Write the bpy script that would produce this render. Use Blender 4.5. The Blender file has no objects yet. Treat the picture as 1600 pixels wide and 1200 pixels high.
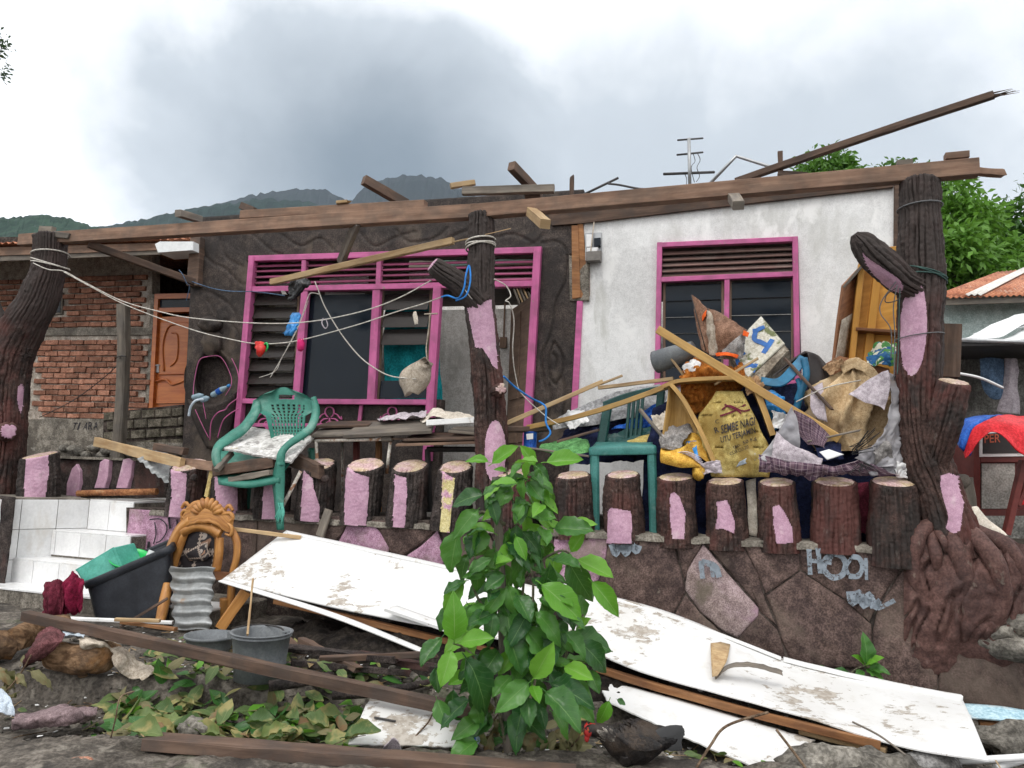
import bpy,math,random
import numpy as np
from mathutils import Vector,Matrix,noise
# camera, sky, sun, exposure
SC=bpy.context.scene
COL=SC.collection
PITCH,ROLL,FPX=math.radians(6.5),math.radians(2.2),1200.0
_f=Vector((0,math.cos(PITCH),math.sin(PITCH)))
_u0=Vector((0,-math.sin(PITCH),math.cos(PITCH)))
_r0=Vector((1,0,0))
_R=_r0*math.cos(ROLL)+_u0*math.sin(ROLL)
_U=_u0*math.cos(ROLL)-_r0*math.sin(ROLL)
CAM=Vector((0,0,1.6))
cd=bpy.data.cameras.new('camera');cd.sensor_width=36;cd.lens=27.0
cd.clip_start=0.05;cd.clip_end=20000
cam=bpy.data.objects.new('camera',cd);COL.objects.link(cam)
cam.matrix_world=Matrix(((_R.x,_U.x,-_f.x,CAM.x),(_R.y,_U.y,-_f.y,CAM.y),(_R.z,_U.z,-_f.z,CAM.z),(0,0,0,1)))
SC.camera=cam
SUN_EL,SUN_AZ=math.radians(58),math.radians(205)
world=bpy.data.worlds.new('World');SC.world=world;world.use_nodes=True
def build_world():
 nt=world.node_tree;N=nt.nodes;L=nt.links;N.clear()
 out=N.new('ShaderNodeOutputWorld');bg=N.new('ShaderNodeBackground');bg.inputs[1].default_value=0.1
 L.new(bg.outputs[0],out.inputs[0])
 sky=N.new('ShaderNodeTexSky');sky.sky_type='NISHITA';sky.sun_disc=False
 sky.sun_elevation=SUN_EL;sky.sun_rotation=SUN_AZ
 tc=N.new('ShaderNodeTexCoord')
 def blob(direction,sz):
  m=N.new('ShaderNodeMapping');m.vector_type='POINT'
  d=Vector(direction).normalized()
  sub=N.new('ShaderNodeVectorMath');sub.operation='SUBTRACT';sub.inputs[1].default_value=d
  L.new(tc.outputs['Generated'],sub.inputs[0])
  sc=N.new('ShaderNodeVectorMath');sc.operation='MULTIPLY';sc.inputs[1].default_value=sz
  L.new(sub.outputs[0],sc.inputs[0])
  ln=N.new('ShaderNodeVectorMath');ln.operation='LENGTH';L.new(sc.outputs[0],ln.inputs[0])
  return ln.outputs['Value']
 def nz(scale,detail,rough=0.55,dist=0.0):
  n=N.new('ShaderNodeTexNoise');n.inputs['Scale'].default_value=scale;n.inputs['Detail'].default_value=detail
  n.inputs['Roughness'].default_value=rough;n.inputs['Distortion'].default_value=dist
  L.new(tc.outputs['Generated'],n.inputs['Vector']);return n.outputs['Fac']
 def math_(op,a,b=None,c=None,clamp=False):
  m=N.new('ShaderNodeMath');m.operation=op;m.use_clamp=clamp
  for i,x in enumerate((a,b,c)):
   if x is None:continue
   if isinstance(x,(int,float)):m.inputs[i].default_value=x
   else:L.new(x,m.inputs[i])
  return m.outputs[0]
 def mr(x,a,b,lo,hi):
  m=N.new('ShaderNodeMapRange');m.interpolation_type='SMOOTHSTEP'
  L.new(x,m.inputs[0]);m.inputs[1].default_value=a;m.inputs[2].default_value=b
  m.inputs[3].default_value=lo;m.inputs[4].default_value=hi
  return m.outputs[0]
 n1=nz(2.6,5,0.52,0.35);n2=nz(7.0,5,0.55,0.3)
 ns=math_('ADD',math_('MULTIPLY',n1,0.7),math_('MULTIPLY',n2,0.3))
 ns=math_('SUBTRACT',ns,0.5)
 b1=blob((-0.20,1,0.38),(2.0,1.0,2.8))
 b2=blob((0.22,1,0.36),(1.7,1.0,3.2))
 m1=mr(math_('ADD',b1,math_('MULTIPLY',ns,0.85)),0.0,0.84,1.0,0.0)
 m2=mr(math_('ADD',b2,math_('MULTIPLY',ns,1.3)),0.1,1.1,0.42,0.0)
 gen=mr(ns,0.03,0.25,0.0,0.22)
 dark=math_('MAXIMUM',math_('MAXIMUM',m1,m2),gen)
 ramp=N.new('ShaderNodeValToRGB');L.new(dark,ramp.inputs[0])
 e=ramp.color_ramp.elements
 e[0].position=0.0;e[0].color=(17.5,17.5,17.5,1)
 e[1].position=1.0;e[1].color=(2.1,2.75,3.4,1)
 x=ramp.color_ramp.elements.new(0.35);x.color=(7.2,7.9,8.6,1)
 mix=N.new('ShaderNodeMix');mix.data_type='RGBA';mix.inputs[0].default_value=0.94
 L.new(sky.outputs[0],mix.inputs[6]);L.new(ramp.outputs[0],mix.inputs[7])
 L.new(mix.outputs[2],bg.inputs[0])
build_world()
sl=bpy.data.lights.new('sun','SUN');sl.energy=1.5;sl.angle=math.radians(24);sl.color=(1.0,0.97,0.92)
so=bpy.data.objects.new('sun',sl);COL.objects.link(so)
_sd=Vector((math.sin(SUN_AZ)*math.cos(SUN_EL),math.cos(SUN_AZ)*math.cos(SUN_EL),math.sin(SUN_EL)))
so.rotation_euler=_sd.to_track_quat('Z','Y').to_euler();so.location=(0,0,30)
SC.view_settings.view_transform='Standard';SC.view_settings.look='None'
SC.view_settings.exposure=-0.04;SC.view_settings.gamma=1.0;SC.view_settings.use_curve_mapping=False
SC.cycles.max_bounces=6;SC.cycles.diffuse_bounces=4;SC.cycles.glossy_bounces=3
SC.cycles.transmission_bounces=4;SC.cycles.transparent_max_bounces=12;SC.cycles.volume_bounces=1
SC.cycles.use_adaptive_sampling=True;SC.cycles.adaptive_threshold=0.02
# where a sight line meets the planes of the place
def ray(px,py):return _f+(px-800)/FPX*_R+(600-py)/FPX*_U
def P(px,py,d=0.0):
 v=ray(px,py);return CAM+v*((6.557-d)/(v.y+.32*v.x))
def Q(px,py,d=0.0):
 v=ray(px,py);return CAM+v*((8.13-d)/(v.y+.28*v.x))
def G(px,py,z):
 v=ray(px,py);return CAM+v*((z-1.6)/v.z)
def D(px,py,Y):
 v=ray(px,py);return CAM+v*(Y/v.y)
def proj(p):
 q=p-CAM;z=q.dot(_f)
 return 800+FPX*q.dot(_R)/z,600-FPX*q.dot(_U)/z
NP=Vector((-.32,-1,0)).normalized()
NQ=Vector((-.28,-1,0)).normalized()
UP_=Vector((1,-.32,0)).normalized()
UQ=Vector((1,-.28,0)).normalized()
Z=Vector((0,0,1))
def nz(p,s=1.0,o=0.0):return noise.noise(Vector((p[0]*s+o,p[1]*s-o*.7,p[2]*s+o*1.3)))
def lerp(a,b,t):return a+(b-a)*t
def sstep(a,b,x):
 t=max(0.0,min(1.0,(x-a)/(b-a)));return t*t*(3-2*t)
RND=random.Random(7)
# mesh collector
class MB:
 def __init__(s):s.v=[];s.f=[];s.uv=[];s.mi=[];s.sm=[]
 def add(s,verts,faces,uvs=None,mi=0,smooth=False):
  b=len(s.v);s.v.extend(Vector(x)for x in verts)
  for i,f in enumerate(faces):
   s.f.append([b+k for k in f]);s.mi.append(mi);s.sm.append(smooth)
   s.uv.append(uvs[i]if uvs else[(0.0,0.0)]*len(f))
  return s
 def merge(s,o):
  b=len(s.v);s.v.extend(o.v)
  s.f.extend([[b+k for k in f]for f in o.f]);s.uv.extend(o.uv);s.mi.extend(o.mi);s.sm.extend(o.sm);return s
 def poly(s,pts,vec,ch=0.003,mi=0):
  """n-gon front face with its body running along vec (away from the viewer)"""
  n=len(pts);c=sum((Vector(p)for p in pts),Vector())/n
  vec=Vector(vec);vl=vec.length;vn=vec/vl;ch=min(ch,vl*.4)
  fr=[]
  for p in pts:
   q=Vector(p)-c;l=q.length
   fr.append(c+q*max(0.2,(l-ch*1.3)/l))
  mid=[Vector(p)+vn*ch for p in pts];bk=[Vector(p)+vec for p in pts]
  vs=fr+mid+bk
  nrm=Vector()
  for i in range(n):
   a,b2=Vector(pts[i])-c,Vector(pts[(i+1)%n])-c;nrm+=a.cross(b2)
  flip=nrm.dot(vec)>0
  ux=(Vector(pts[1])-Vector(pts[0])).normalized();uy=vn.cross(ux)
  def uvp(p):q=p-c;return(q.dot(ux),q.dot(uy))
  fs=[list(range(n))]
  for i in range(n):
   j=(i+1)%n
   fs.append([i+n,j+n,j,i]);fs.append([i+2*n,j+2*n,j+n,i+n])
  fs.append(list(range(3*n-1,2*n-1,-1)))
  if flip:fs=[f[::-1]for f in fs]
  return s.add(vs,fs,[[uvp(vs[k])for k in f]for f in fs],mi)
 def bar(s,p0,p1,w,t,up=Z,ch=0.004,segs=1,bow=None,jag=0.0,mi=0,taper=1.0,rough=0.0):
  """timber from p0 to p1: w across (horizontal), t deep (along up); chamfered edges; jag breaks the far end"""
  p0,p1=Vector(p0),Vector(p1);d=(p1-p0);L=d.length;d/=L
  up=Vector(up);side=d.cross(up)
  if side.length<1e-4:side=d.cross(Vector((1,0,0)))
  side.normalize();upv=side.cross(d).normalized()
  ch=min(ch,w*.3,t*.3);a,b=w/2,t/2
  prof=[(a-ch,b),(a,b-ch),(a,-b+ch),(a-ch,-b),(-a+ch,-b),(-a,-b+ch),(-a,b-ch),(-a+ch,b)]
  per=[0.0]
  for i in range(8):
   q0,q1=prof[i],prof[(i+1)%8];per.append(per[-1]+math.hypot(q1[0]-q0[0],q1[1]-q0[1]))
  vs=[];off=RND.uniform(0,50)
  for k in range(segs+1):
   u=k/segs;c=p0+d*(L*u)
   if bow is not None:c=c+Vector(bow)*(4*u*(1-u))
   sc=lerp(1,taper,u)
   for i,(x,y)in enumerate(prof):
    q=c+side*(x*sc)+upv*(y*sc)
    if rough:q=q+(side*nz((u*L*6,i,off),1)+upv*nz((u*L*6,i+9,off),1))*rough
    if jag and k==segs:q=q+d*(RND.uniform(-jag,jag))
    vs.append(q)
  fs=[];uv=[]
  for k in range(segs):
   for i in range(8):
    j=(i+1)%8
    fs.append([k*8+j,k*8+i,(k+1)*8+i,(k+1)*8+j])
    u0,u1=off+k/segs*L,off+(k+1)/segs*L
    uv.append([(u0,per[i+1]),(u0,per[i]),(u1,per[i]),(u1,per[i+1])])
  fs.append(list(range(8)));uv.append([(off+prof[i][0]*.1,prof[i][1])for i in range(8)])
  e=list(range(segs*8+7,segs*8-1,-1));fs.append(e);uv.append([(off+3+prof[k-segs*8][0]*.1,prof[k-segs*8][1])for k in e])
  return s.add(vs,fs,uv,mi)
 def box(s,c,x,y,z,ch=0.003,mi=0):
  """box with centre c and full edge vectors x, y, z"""
  c,x,y,z=Vector(c),Vector(x),Vector(y),Vector(z)
  return s.bar(c-x/2,c+x/2,y.length,z.length,up=z,ch=ch,mi=mi)
 def tube(s,pts,r,n=8,caps=True,mi=0,smooth=True):
  pts=[Vector(p)for p in pts];m=len(pts)
  rs=r if isinstance(r,(list,tuple))else[r]*m
  vs=[];fs=[];uv=[]
  t=(pts[1]-pts[0]).normalized();a=t.orthogonal().normalized();ln=0;lens=[]
  for k in range(m):
   t2=(pts[min(k+1,m-1)]-pts[max(k-1,0)])
   if t2.length>1e-9:
    t2.normalize();a=(a-t2*a.dot(t2))
    a=a.normalized()if a.length>1e-6 else t2.orthogonal().normalized();t=t2
   b=t.cross(a)
   if k:ln+=(pts[k]-pts[k-1]).length
   lens.append(ln)
   for i in range(n):
    th=2*math.pi*i/n;vs.append(pts[k]+(a*math.cos(th)+b*math.sin(th))*rs[k])
  for k in range(m-1):
   for i in range(n):
    j=(i+1)%n;fs.append([k*n+i,k*n+j,(k+1)*n+j,(k+1)*n+i])
    c0,c1=6.28*rs[k]*i/n,6.28*rs[k]*(i+1)/n
    uv.append([(lens[k],c0),(lens[k],c1),(lens[k+1],c1),(lens[k+1],c0)])
  s.add(vs,fs,uv,mi,smooth)
  if caps:
   b0=len(s.v)-len(vs)
   for f in([b0+i for i in range(n-1,-1,-1)],[b0+(m-1)*n+i for i in range(n)]):
    s.f.append(f);s.uv.append([(0,0)]*n);s.mi.append(mi);s.sm.append(False)
  return s
 def surf(s,rows,thick=0.0,nrm=None,mi=0,smooth=True,closed=False,us=1.0,vs_=1.0,wrap=False):
  """surface through a grid of points rows[j][i]; thick > 0 gives it a back and edges"""
  nv,nu=len(rows),len(rows[0]);pts=[Vector(p)for r in rows for p in r]
  def idx(j,i):return j*nu+i
  fs=[];uv=[]
  for j in range(nv-1):
   for i in range(nu-(0 if wrap else 1)):
    i2=(i+1)%nu
    fs.append([idx(j,i),idx(j,i2),idx(j+1,i2),idx(j+1,i)])
    u0,u1,v0,v1=i/(nu-1)*us,(i+1)/(nu-1)*us,j/(nv-1)*vs_,(j+1)/(nv-1)*vs_
    uv.append([(u0,v0),(u1,v0),(u1,v1),(u0,v1)])
  if thick==0:return s.add(pts,fs,uv,mi,smooth)
  N=[Vector()for _ in pts]
  for f in fs:
   n=(pts[f[1]]-pts[f[0]]).cross(pts[f[3]]-pts[f[0]])
   for k in f:N[k]+=n
  back=[p-(n.normalized()if n.length>1e-12 else Z)*thick for p,n in zip(pts,N)]
  m=len(pts);allv=pts+back
  fb=[[k+m for k in f[::-1]]for f in fs];uvb=[u[::-1]for u in uv]
  ed=[idx(0,i)for i in range(nu)]+[idx(j,nu-1)for j in range(1,nv)]+[idx(nv-1,i)for i in range(nu-2,-1,-1)]+[idx(j,0)for j in range(nv-2,0,-1)]
  fe=[];
  if not wrap:
   for k in range(len(ed)):
    a,b=ed[k],ed[(k+1)%len(ed)];fe.append([b,a,a+m,b+m])
  s.add(allv,fs+fb,uv+uvb,mi,smooth)
  if fe:
   b0=len(s.v)-len(allv)
   for f in fe:s.f.append([b0+k for k in f]);s.uv.append([(0,0)]*4);s.mi.append(mi);s.sm.append(False)
  return s
 def blob(s,c,ax,ay,az,n=16,m=12,amp=0.0,fr=2.0,seed=0.0,mi=0,flat=None,pw=1.0):
  """a lumpy closed ball: half axes ax, ay, az"""
  c=Vector(c);rows=[]
  for j in range(m+1):
   ph=math.pi*j/m;row=[]
   for i in range(n):
    th=2*math.pi*i/n
    d=Vector((math.sin(ph)*math.cos(th),math.sin(ph)*math.sin(th),math.cos(ph)))
    k=1+amp*nz(d,fr,seed)+amp*.5*nz(d,fr*2.3,seed+5)
    e=Vector([math.copysign(abs(x)**pw,x)for x in d])
    q=c+(Vector(ax)*e.x+Vector(ay)*e.y+Vector(az)*e.z)*k
    if flat is not None and q.z<flat:q.z=flat+(q.z-flat)*.08
    row.append(q)
   rows.append(row)
  return s.surf(rows[::-1],wrap=True,mi=mi,us=6,vs_=3)
 def lathe(s,prof,c,axis=Z,ref=None,n=24,mi=0,sx=1.0,sy=1.0):
  """profile [(radius, height)] turned about axis at c"""
  c,axis=Vector(c),Vector(axis).normalized();a=(Vector(ref)if ref is not None else axis.orthogonal());a=(a-axis*a.dot(axis)).normalized();b=axis.cross(a)
  rows=[[c+axis*h+(a*math.cos(6.2831853*i/n)*sx+b*math.sin(6.2831853*i/n)*sy)*r for i in range(n)]for r,h in prof]
  return s.surf(rows,wrap=True,mi=mi)
 def mesh(s,name,origin):
  me=bpy.data.meshes.new(name);o=Vector(origin)
  me.from_pydata([tuple(p-o)for p in s.v],[],s.f)
  ul=me.uv_layers.new(name='UVMap')
  ul.data.foreach_set('uv',[c for f in s.uv for u in f for c in u])
  me.polygons.foreach_set('material_index',s.mi);me.polygons.foreach_set('use_smooth',s.sm)
  me.validate();me.update();return me
 def bounds(s):
  return Vector([min(p[i]for p in s.v)for i in range(3)]),Vector([max(p[i]for p in s.v)for i in range(3)])
def qbox(pts,d,depth,mb=None,ch=0.003,fn=Q,n=NQ):
 """body whose front face has these outline points on the house front (or porch line), d in front of it"""
 mb=mb or MB();return mb.poly([fn(x,y,d)for x,y in pts],-n*depth,ch)
def pbox(pts,d,depth,mb=None,ch=0.003):return qbox(pts,d,depth,mb,ch,P,NP)
def crv(pts,k=6):
 """Catmull-Rom through points"""
 pts=[Vector(p)for p in pts];out=[]
 for i in range(len(pts)-1):
  p0,p1,p2,p3=pts[max(i-1,0)],pts[i],pts[i+1],pts[min(i+2,len(pts)-1)]
  for j in range(k):
   t=j/k;out.append(0.5*((2*p1)+(p2-p0)*t+(2*p0-5*p1+4*p2-p3)*t*t+(3*p1-p0-3*p2+p3)*t**3))
 out.append(pts[-1]);return out
def crs(vals,k=6):return[v.x for v in crv([(a,0,0)for a in vals],k)]
def gridcr(rows,nu,nv):
 """bicubic refinement of a coarse grid of points"""
 def resample(line,n):
  k=8;c=crv(line,k);m=len(c)-1
  o=[]
  for i in range(n):
   x=i/(n-1)*m;a=min(int(x),m-1);o.append(c[a].lerp(c[a+1],x-a))
  return o
 h=[resample(r,nu)for r in rows]
 cols=[resample([r[i]for r in h],nv)for i in range(nu)]
 return[[cols[i][j]for i in range(nu)]for j in range(nv)]
def sheet(rows,nu=24,nv=16,thick=0.003,amp=0.0,fr=4.0,seed=0.0,st=(1,1,1),ridge=0.0,mi=0,us=1.0,vs_=1.0,mb=None,rag=0.0):
 """draped cloth, board or foil through a coarse grid, with creases; rag frays the outline"""
 g=gridcr([[Vector(p)for p in r]for r in rows],nu,nv);out=[]
 for j in range(nv):
  row=[]
  for i in range(nu):
   a,b=g[j][max(i-1,0)],g[j][min(i+1,nu-1)];c,d=g[max(j-1,0)][i],g[min(j+1,nv-1)][i]
   n=(b-a).cross(d-c);n=n.normalized()if n.length>1e-9 else Z
   p=g[j][i];q=Vector((p.x*st[0],p.y*st[1],p.z*st[2]))
   k=nz(q,fr,seed)+.5*nz(q,fr*2.1,seed+3)
   if ridge:k+=ridge*(0.5-abs(nz(q,fr*1.3,seed+9))*2)+ridge*.55*(0.4-abs(nz(q,fr*3.1,seed+19))*2)
   p=p+n*(amp*k)
   if ridge:p=p+Vector((nz(q,fr*.8,seed+31),nz(q,fr*.8,seed+37),nz(q,fr*.8,seed+41)))*(amp*ridge*.9)
   if rag:
    if i in(0,nu-1):p=p+(b-a).normalized()*rag*RND.uniform(-1,1)
    if j in(0,nv-1):p=p+(d-c).normalized()*rag*RND.uniform(-1,1)
   row.append(p)
  out.append(row)
 return(mb or MB()).surf(out,thick,mi=mi,us=us,vs_=vs_)
# things, parts, setting
ORG={}
def _org(o):
 while o.parent:o=o.parent
 return ORG[o.name]
def tagit(o,label,cat,group=None):
 o['label']=label;o['category']=cat
 if group:o['group']=group
 return o
def thing(name,label,cat,loc,group=None):
 o=bpy.data.objects.new(name,None);o.empty_display_size=.1;o.location=loc;COL.objects.link(o)
 ORG[o.name]=Vector(loc);return tagit(o,label,cat,group)
def mats(me,m):
 for x in(m if isinstance(m,(list,tuple))else[m]):me.materials.append(x)
def part(name,mb,m,parent,label=None,kind=None):
 me=mb.mesh(name,_org(parent));mats(me,m)
 o=bpy.data.objects.new(name,me);COL.objects.link(o);o.parent=parent
 if label:o['label']=label
 if kind:o['kind']=kind
 return o
def solo(name,mb,m,label,cat,group=None,kind=None):
 lo,hi=mb.bounds();org=Vector(((lo.x+hi.x)/2,(lo.y+hi.y)/2,lo.z))
 me=mb.mesh(name,org);mats(me,m)
 o=bpy.data.objects.new(name,me);o.location=org;COL.objects.link(o);ORG[o.name]=org
 if kind:o['kind']=kind
 return tagit(o,label,cat,group)
def struct(name,mb,m,kind='structure'):
 me=mb.mesh(name,(0,0,0));mats(me,m)
 o=bpy.data.objects.new(name,me);COL.objects.link(o);o['kind']=kind;ORG[o.name]=Vector();return o
def piece(name,me,parent,loc,rot=None,scale=None):
 """one more piece of a shared mesh"""
 o=bpy.data.objects.new(name,me);COL.objects.link(o);o.parent=parent
 o.location=Vector(loc)-_org(parent)
 if rot is not None:o.rotation_mode='QUATERNION';o.rotation_quaternion=rot
 if scale is not None:o.scale=scale
 return o
def text_mb(s,org,xd,yd,h,w=None,thick=0.002,bold=0.0,mb=None):
 """flat lettering standing on a surface: baseline start org, reading direction xd, up yd"""
 cu=bpy.data.curves.new('lettering','FONT');cu.body=s;cu.size=1.0;cu.offset=bold;cu.extrude=0.0;cu.resolution_u=3
 o=bpy.data.objects.new('lettering',cu);COL.objects.link(o)
 me=bpy.data.meshes.new_from_object(o.evaluated_get(bpy.context.evaluated_depsgraph_get()))
 bpy.data.objects.remove(o);bpy.data.curves.remove(cu)
 xs=[v.co.x for v in me.vertices];ys=[v.co.y for v in me.vertices]
 xd,yd=Vector(xd).normalized(),Vector(yd).normalized();n=xd.cross(yd)
 sy=h/(max(ys)-min(ys));sx=(w/(max(xs)-min(xs)))if w else sy
 fr=[Vector(org)+xd*((v.co.x-min(xs))*sx)+yd*((v.co.y-min(ys))*sy)+n*thick for v in me.vertices]
 mb=mb or MB();mb.add(fr,[list(p.vertices)for p in me.polygons])
 bpy.data.meshes.remove(me);return mb
def ribbon(pts,w,n,thick=0.002,mb=None):
 """a brush stroke: flat band along points, facing n"""
 pts=[Vector(p)for p in pts];n=Vector(n).normalized();L=[];R=[]
 for k,p in enumerate(pts):
  t=(pts[min(k+1,len(pts)-1)]-pts[max(k-1,0)]).normalized();s=t.cross(n)
  ww=w[k]if isinstance(w,(list,tuple))else w*(1+.25*nz(p*30,1,2))
  L.append(p+s*ww/2+n*thick);R.append(p-s*ww/2+n*thick)
 return(mb or MB()).surf([L,R],0.0015,smooth=False)
# materials
class NT:
 def __init__(s,name):
  s.m=bpy.data.materials.new(name);s.m.use_nodes=True;s.t=s.m.node_tree;s.t.nodes.clear()
  s.out=s.n('ShaderNodeOutputMaterial')
  s.tc=s.n('ShaderNodeTexCoord');s.geo=s.n('ShaderNodeNewGeometry');s.oi=s.n('ShaderNodeObjectInfo')
 def n(s,t):return s.t.nodes.new(t)
 def l(s,a,b):s.t.links.new(a,b)
 def set(s,sock,x):
  if hasattr(x,'is_linked')or hasattr(x,'links'):s.l(x,sock)
  else:sock.default_value=(*x,1)if isinstance(x,(tuple,list))and len(x)==3 and sock.type=='RGBA' else x
 def coord(s,kind='pos',st=(1,1,1),rot=(0,0,0),off=(0,0,0)):
  src={'pos':s.geo.outputs['Position'],'uv':s.tc.outputs['UV'],'obj':s.tc.outputs['Object']}[kind]
  mp=s.n('ShaderNodeMapping');s.l(src,mp.inputs[0]);mp.inputs['Scale'].default_value=st;mp.inputs['Rotation'].default_value=rot
  mp.inputs['Location'].default_value=off
  return mp.outputs[0]
 def noise(s,co,scale,detail=5,rough=.55,dist=0.0):
  x=s.n('ShaderNodeTexNoise');s.l(co,x.inputs['Vector']);x.inputs['Scale'].default_value=scale
  x.inputs['Detail'].default_value=detail;x.inputs['Roughness'].default_value=rough;x.inputs['Distortion'].default_value=dist
  return x.outputs['Fac']
 def vor(s,co,scale,feat='F1',out='Distance'):
  x=s.n('ShaderNodeTexVoronoi');x.feature=feat;s.l(co,x.inputs['Vector']);x.inputs['Scale'].default_value=scale
  return x.outputs[out]
 def math(s,op,a,b=0.0,clamp=False):
  x=s.n('ShaderNodeMath');x.operation=op;x.use_clamp=clamp
  s.set(x.inputs[0],a);s.set(x.inputs[1],b);return x.outputs[0]
 def mr(s,x,a,b,lo=0.0,hi=1.0):
  m=s.n('ShaderNodeMapRange');m.interpolation_type='SMOOTHSTEP';s.l(x,m.inputs[0])
  for k,v in zip((1,2,3,4),(a,b,lo,hi)):m.inputs[k].default_value=v
  return m.outputs[0]
 def mix(s,f,a,b,mode='MIX'):
  m=s.n('ShaderNodeMix');m.data_type='RGBA';m.blend_type=mode
  s.set(m.inputs[0],f);s.set(m.inputs[6],a);s.set(m.inputs[7],b);return m.outputs[2]
 def sep(s,v):
  x=s.n('ShaderNodeSeparateXYZ');s.l(v,x.inputs[0]);return x.outputs
 def bump(s,h,strength=.4,dist=.01,prev=None):
  b=s.n('ShaderNodeBump');b.inputs['Strength'].default_value=strength;b.inputs['Distance'].default_value=dist
  s.l(h,b.inputs['Height'])
  if prev is not None:s.l(prev,b.inputs['Normal'])
  return b.outputs[0]
 def bsdf(s,col,rough=.8,spec=.3,nrm=None,metal=0.0,**k):
  p=s.n('ShaderNodeBsdfPrincipled');s.set(p.inputs['Base Color'],col);s.set(p.inputs['Roughness'],rough)
  p.inputs['Specular IOR Level'].default_value=spec;s.set(p.inputs['Metallic'],metal)
  if nrm is not None:s.l(nrm,p.inputs['Normal'])
  for kk,v in k.items():s.set(p.inputs[kk],v)
  s.last=p;s.l(p.outputs[0],s.out.inputs[0]);return p
def surf(name,c1,c2,scale=5,rough=.8,spec=.25,bump=.3,bs=60,bd=.006,kind='pos',st=(1,1,1),stains=(),objvar=0.0,metal=0.0,detail=6,lo=.35,hi=.65,grain=1.0):
 """weathered solid: two tones, stains [(colour, scale, lo, hi, stretch, max)], fine relief, per-object tone"""
 t=NT(name);co=t.coord(kind,st)
 f=t.mr(t.noise(co,scale,detail),lo,hi);c=t.mix(f,c1,c2)
 fine=t.noise(co,bs,4,.6)
 c=t.mix(.42*grain,c,t.mix(t.mr(fine,.36,.64),(0,0,0),(1,1,1)),'SOFT_LIGHT');c=t.mix(.3*grain,c,t.mix(t.mr(t.noise(co,bs*.2,5,.65),.36,.64),(0,0,0),(1,1,1)),'SOFT_LIGHT')
 for(sc,ss,a,b,stt,mx)in stains:
  co2=t.coord(kind,stt,off=(ss*1.7,3.1,9.2));c=t.mix(t.mr(t.noise(co2,ss,7,.62,.3),a,b,0,mx),c,sc)
 if objvar:
  r=t.oi.outputs['Random'];k=t.mr(r,0,1,1-objvar,1+objvar)
  hs=t.n('ShaderNodeHueSaturation');t.l(k,hs.inputs['Value']);t.l(c,hs.inputs['Color']);c=hs.outputs[0]
 nb=None
 if bump:nb=t.bump(t.math('ADD',t.math('MULTIPLY',fine,.6),t.noise(co,bs*.22,4)),bump,bd)
 t.bsdf(c,rough,spec,nb,metal);return t.m
def bark_top(m):
 nt=m.node_tree;N=nt.nodes;p=next(n for n in N if n.type=='BSDF_PRINCIPLED');old=p.inputs['Base Color'].links[0].from_socket
 g=N.new('ShaderNodeNewGeometry');sx=N.new('ShaderNodeSeparateXYZ');nt.links.new(g.outputs['Position'],sx.inputs[0])
 no=N.new('ShaderNodeTexNoise');no.inputs['Scale'].default_value=3.5;no.inputs['Detail'].default_value=6;nt.links.new(g.outputs['Position'],no.inputs['Vector'])
 ad=N.new('ShaderNodeMath');ad.operation='MULTIPLY_ADD';nt.links.new(no.outputs['Fac'],ad.inputs[0]);ad.inputs[1].default_value=1.6;nt.links.new(sx.outputs[2],ad.inputs[2])
 mr=N.new('ShaderNodeMapRange');mr.interpolation_type='SMOOTHSTEP';nt.links.new(ad.outputs[0],mr.inputs[0]);mr.inputs[1].default_value=3.2;mr.inputs[2].default_value=3.9;mr.inputs[4].default_value=.85
 mx=N.new('ShaderNodeMix');mx.data_type='RGBA';nt.links.new(mr.outputs[0],mx.inputs[0]);nt.links.new(old,mx.inputs[6]);mx.inputs[7].default_value=(.046,.038,.035,1);nt.links.new(mx.outputs[2],p.inputs['Base Color'])
 return m
def wood(name,c1,c2,c3=None,rough=.75,grain=55,bump=.35,spec=.2,objvar=.15,weather=0.0,wcol=(.16,.15,.14),paint=None,gloss_chips=0.0):
 """timber with the grain along the length (u of the UV map), knots, weathering and old paint"""
 t=NT(name)
 uv=t.tc.outputs['UV'];add=t.n('ShaderNodeVectorMath');add.operation='ADD'
 rnd=t.n('ShaderNodeCombineXYZ');r=t.oi.outputs['Random']
 t.l(t.math('MULTIPLY',r,37.0),rnd.inputs[0]);t.l(t.math('MULTIPLY',r,91.0),rnd.inputs[1])
 t.l(uv,add.inputs[0]);t.l(rnd.outputs[0],add.inputs[1])
 mp=t.n('ShaderNodeMapping');t.l(add.outputs[0],mp.inputs[0]);mp.inputs['Scale'].default_value=(1.6,grain,1)
 g=t.noise(mp.outputs[0],1.0,6,.62,.35)
 mp2=t.n('ShaderNodeMapping');t.l(add.outputs[0],mp2.inputs[0]);mp2.inputs['Scale'].default_value=(2.2,9,1)
 b=t.noise(mp2.outputs[0],1.2,5,.6)
 c=t.mix(t.mr(g,.33,.68),c1,c2);c=t.mix(t.mr(b,.38,.7,0,.8),c,c3 or tuple(x*.55 for x in c1))
 if weather:c=t.mix(t.mr(t.noise(t.coord('pos'),5.0,6,.6),.42,.66,0,weather),c,wcol)
 if paint:c=t.mix(t.mr(t.noise(t.coord('pos'),paint[1],7,.7,.4),paint[2],paint[2]+.02),c,paint[0])
 hs=t.n('ShaderNodeHueSaturation');t.l(t.mr(r,0,1,1-objvar,1+objvar),hs.inputs['Value']);t.l(c,hs.inputs['Color'])
 t.bsdf(hs.outputs[0],rough,spec,t.bump(g,bump*1.6,.006));return t.m
def plain(name,c,rough=.5,spec=.4,metal=0.0,var=.12,bump=.1,bs=30):
 return surf(name,tuple(x*(1-var)for x in c),tuple(min(1,x*(1+var))for x in c),7,rough,spec,bump,bs,metal=metal,grain=.25)
M={}
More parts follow.
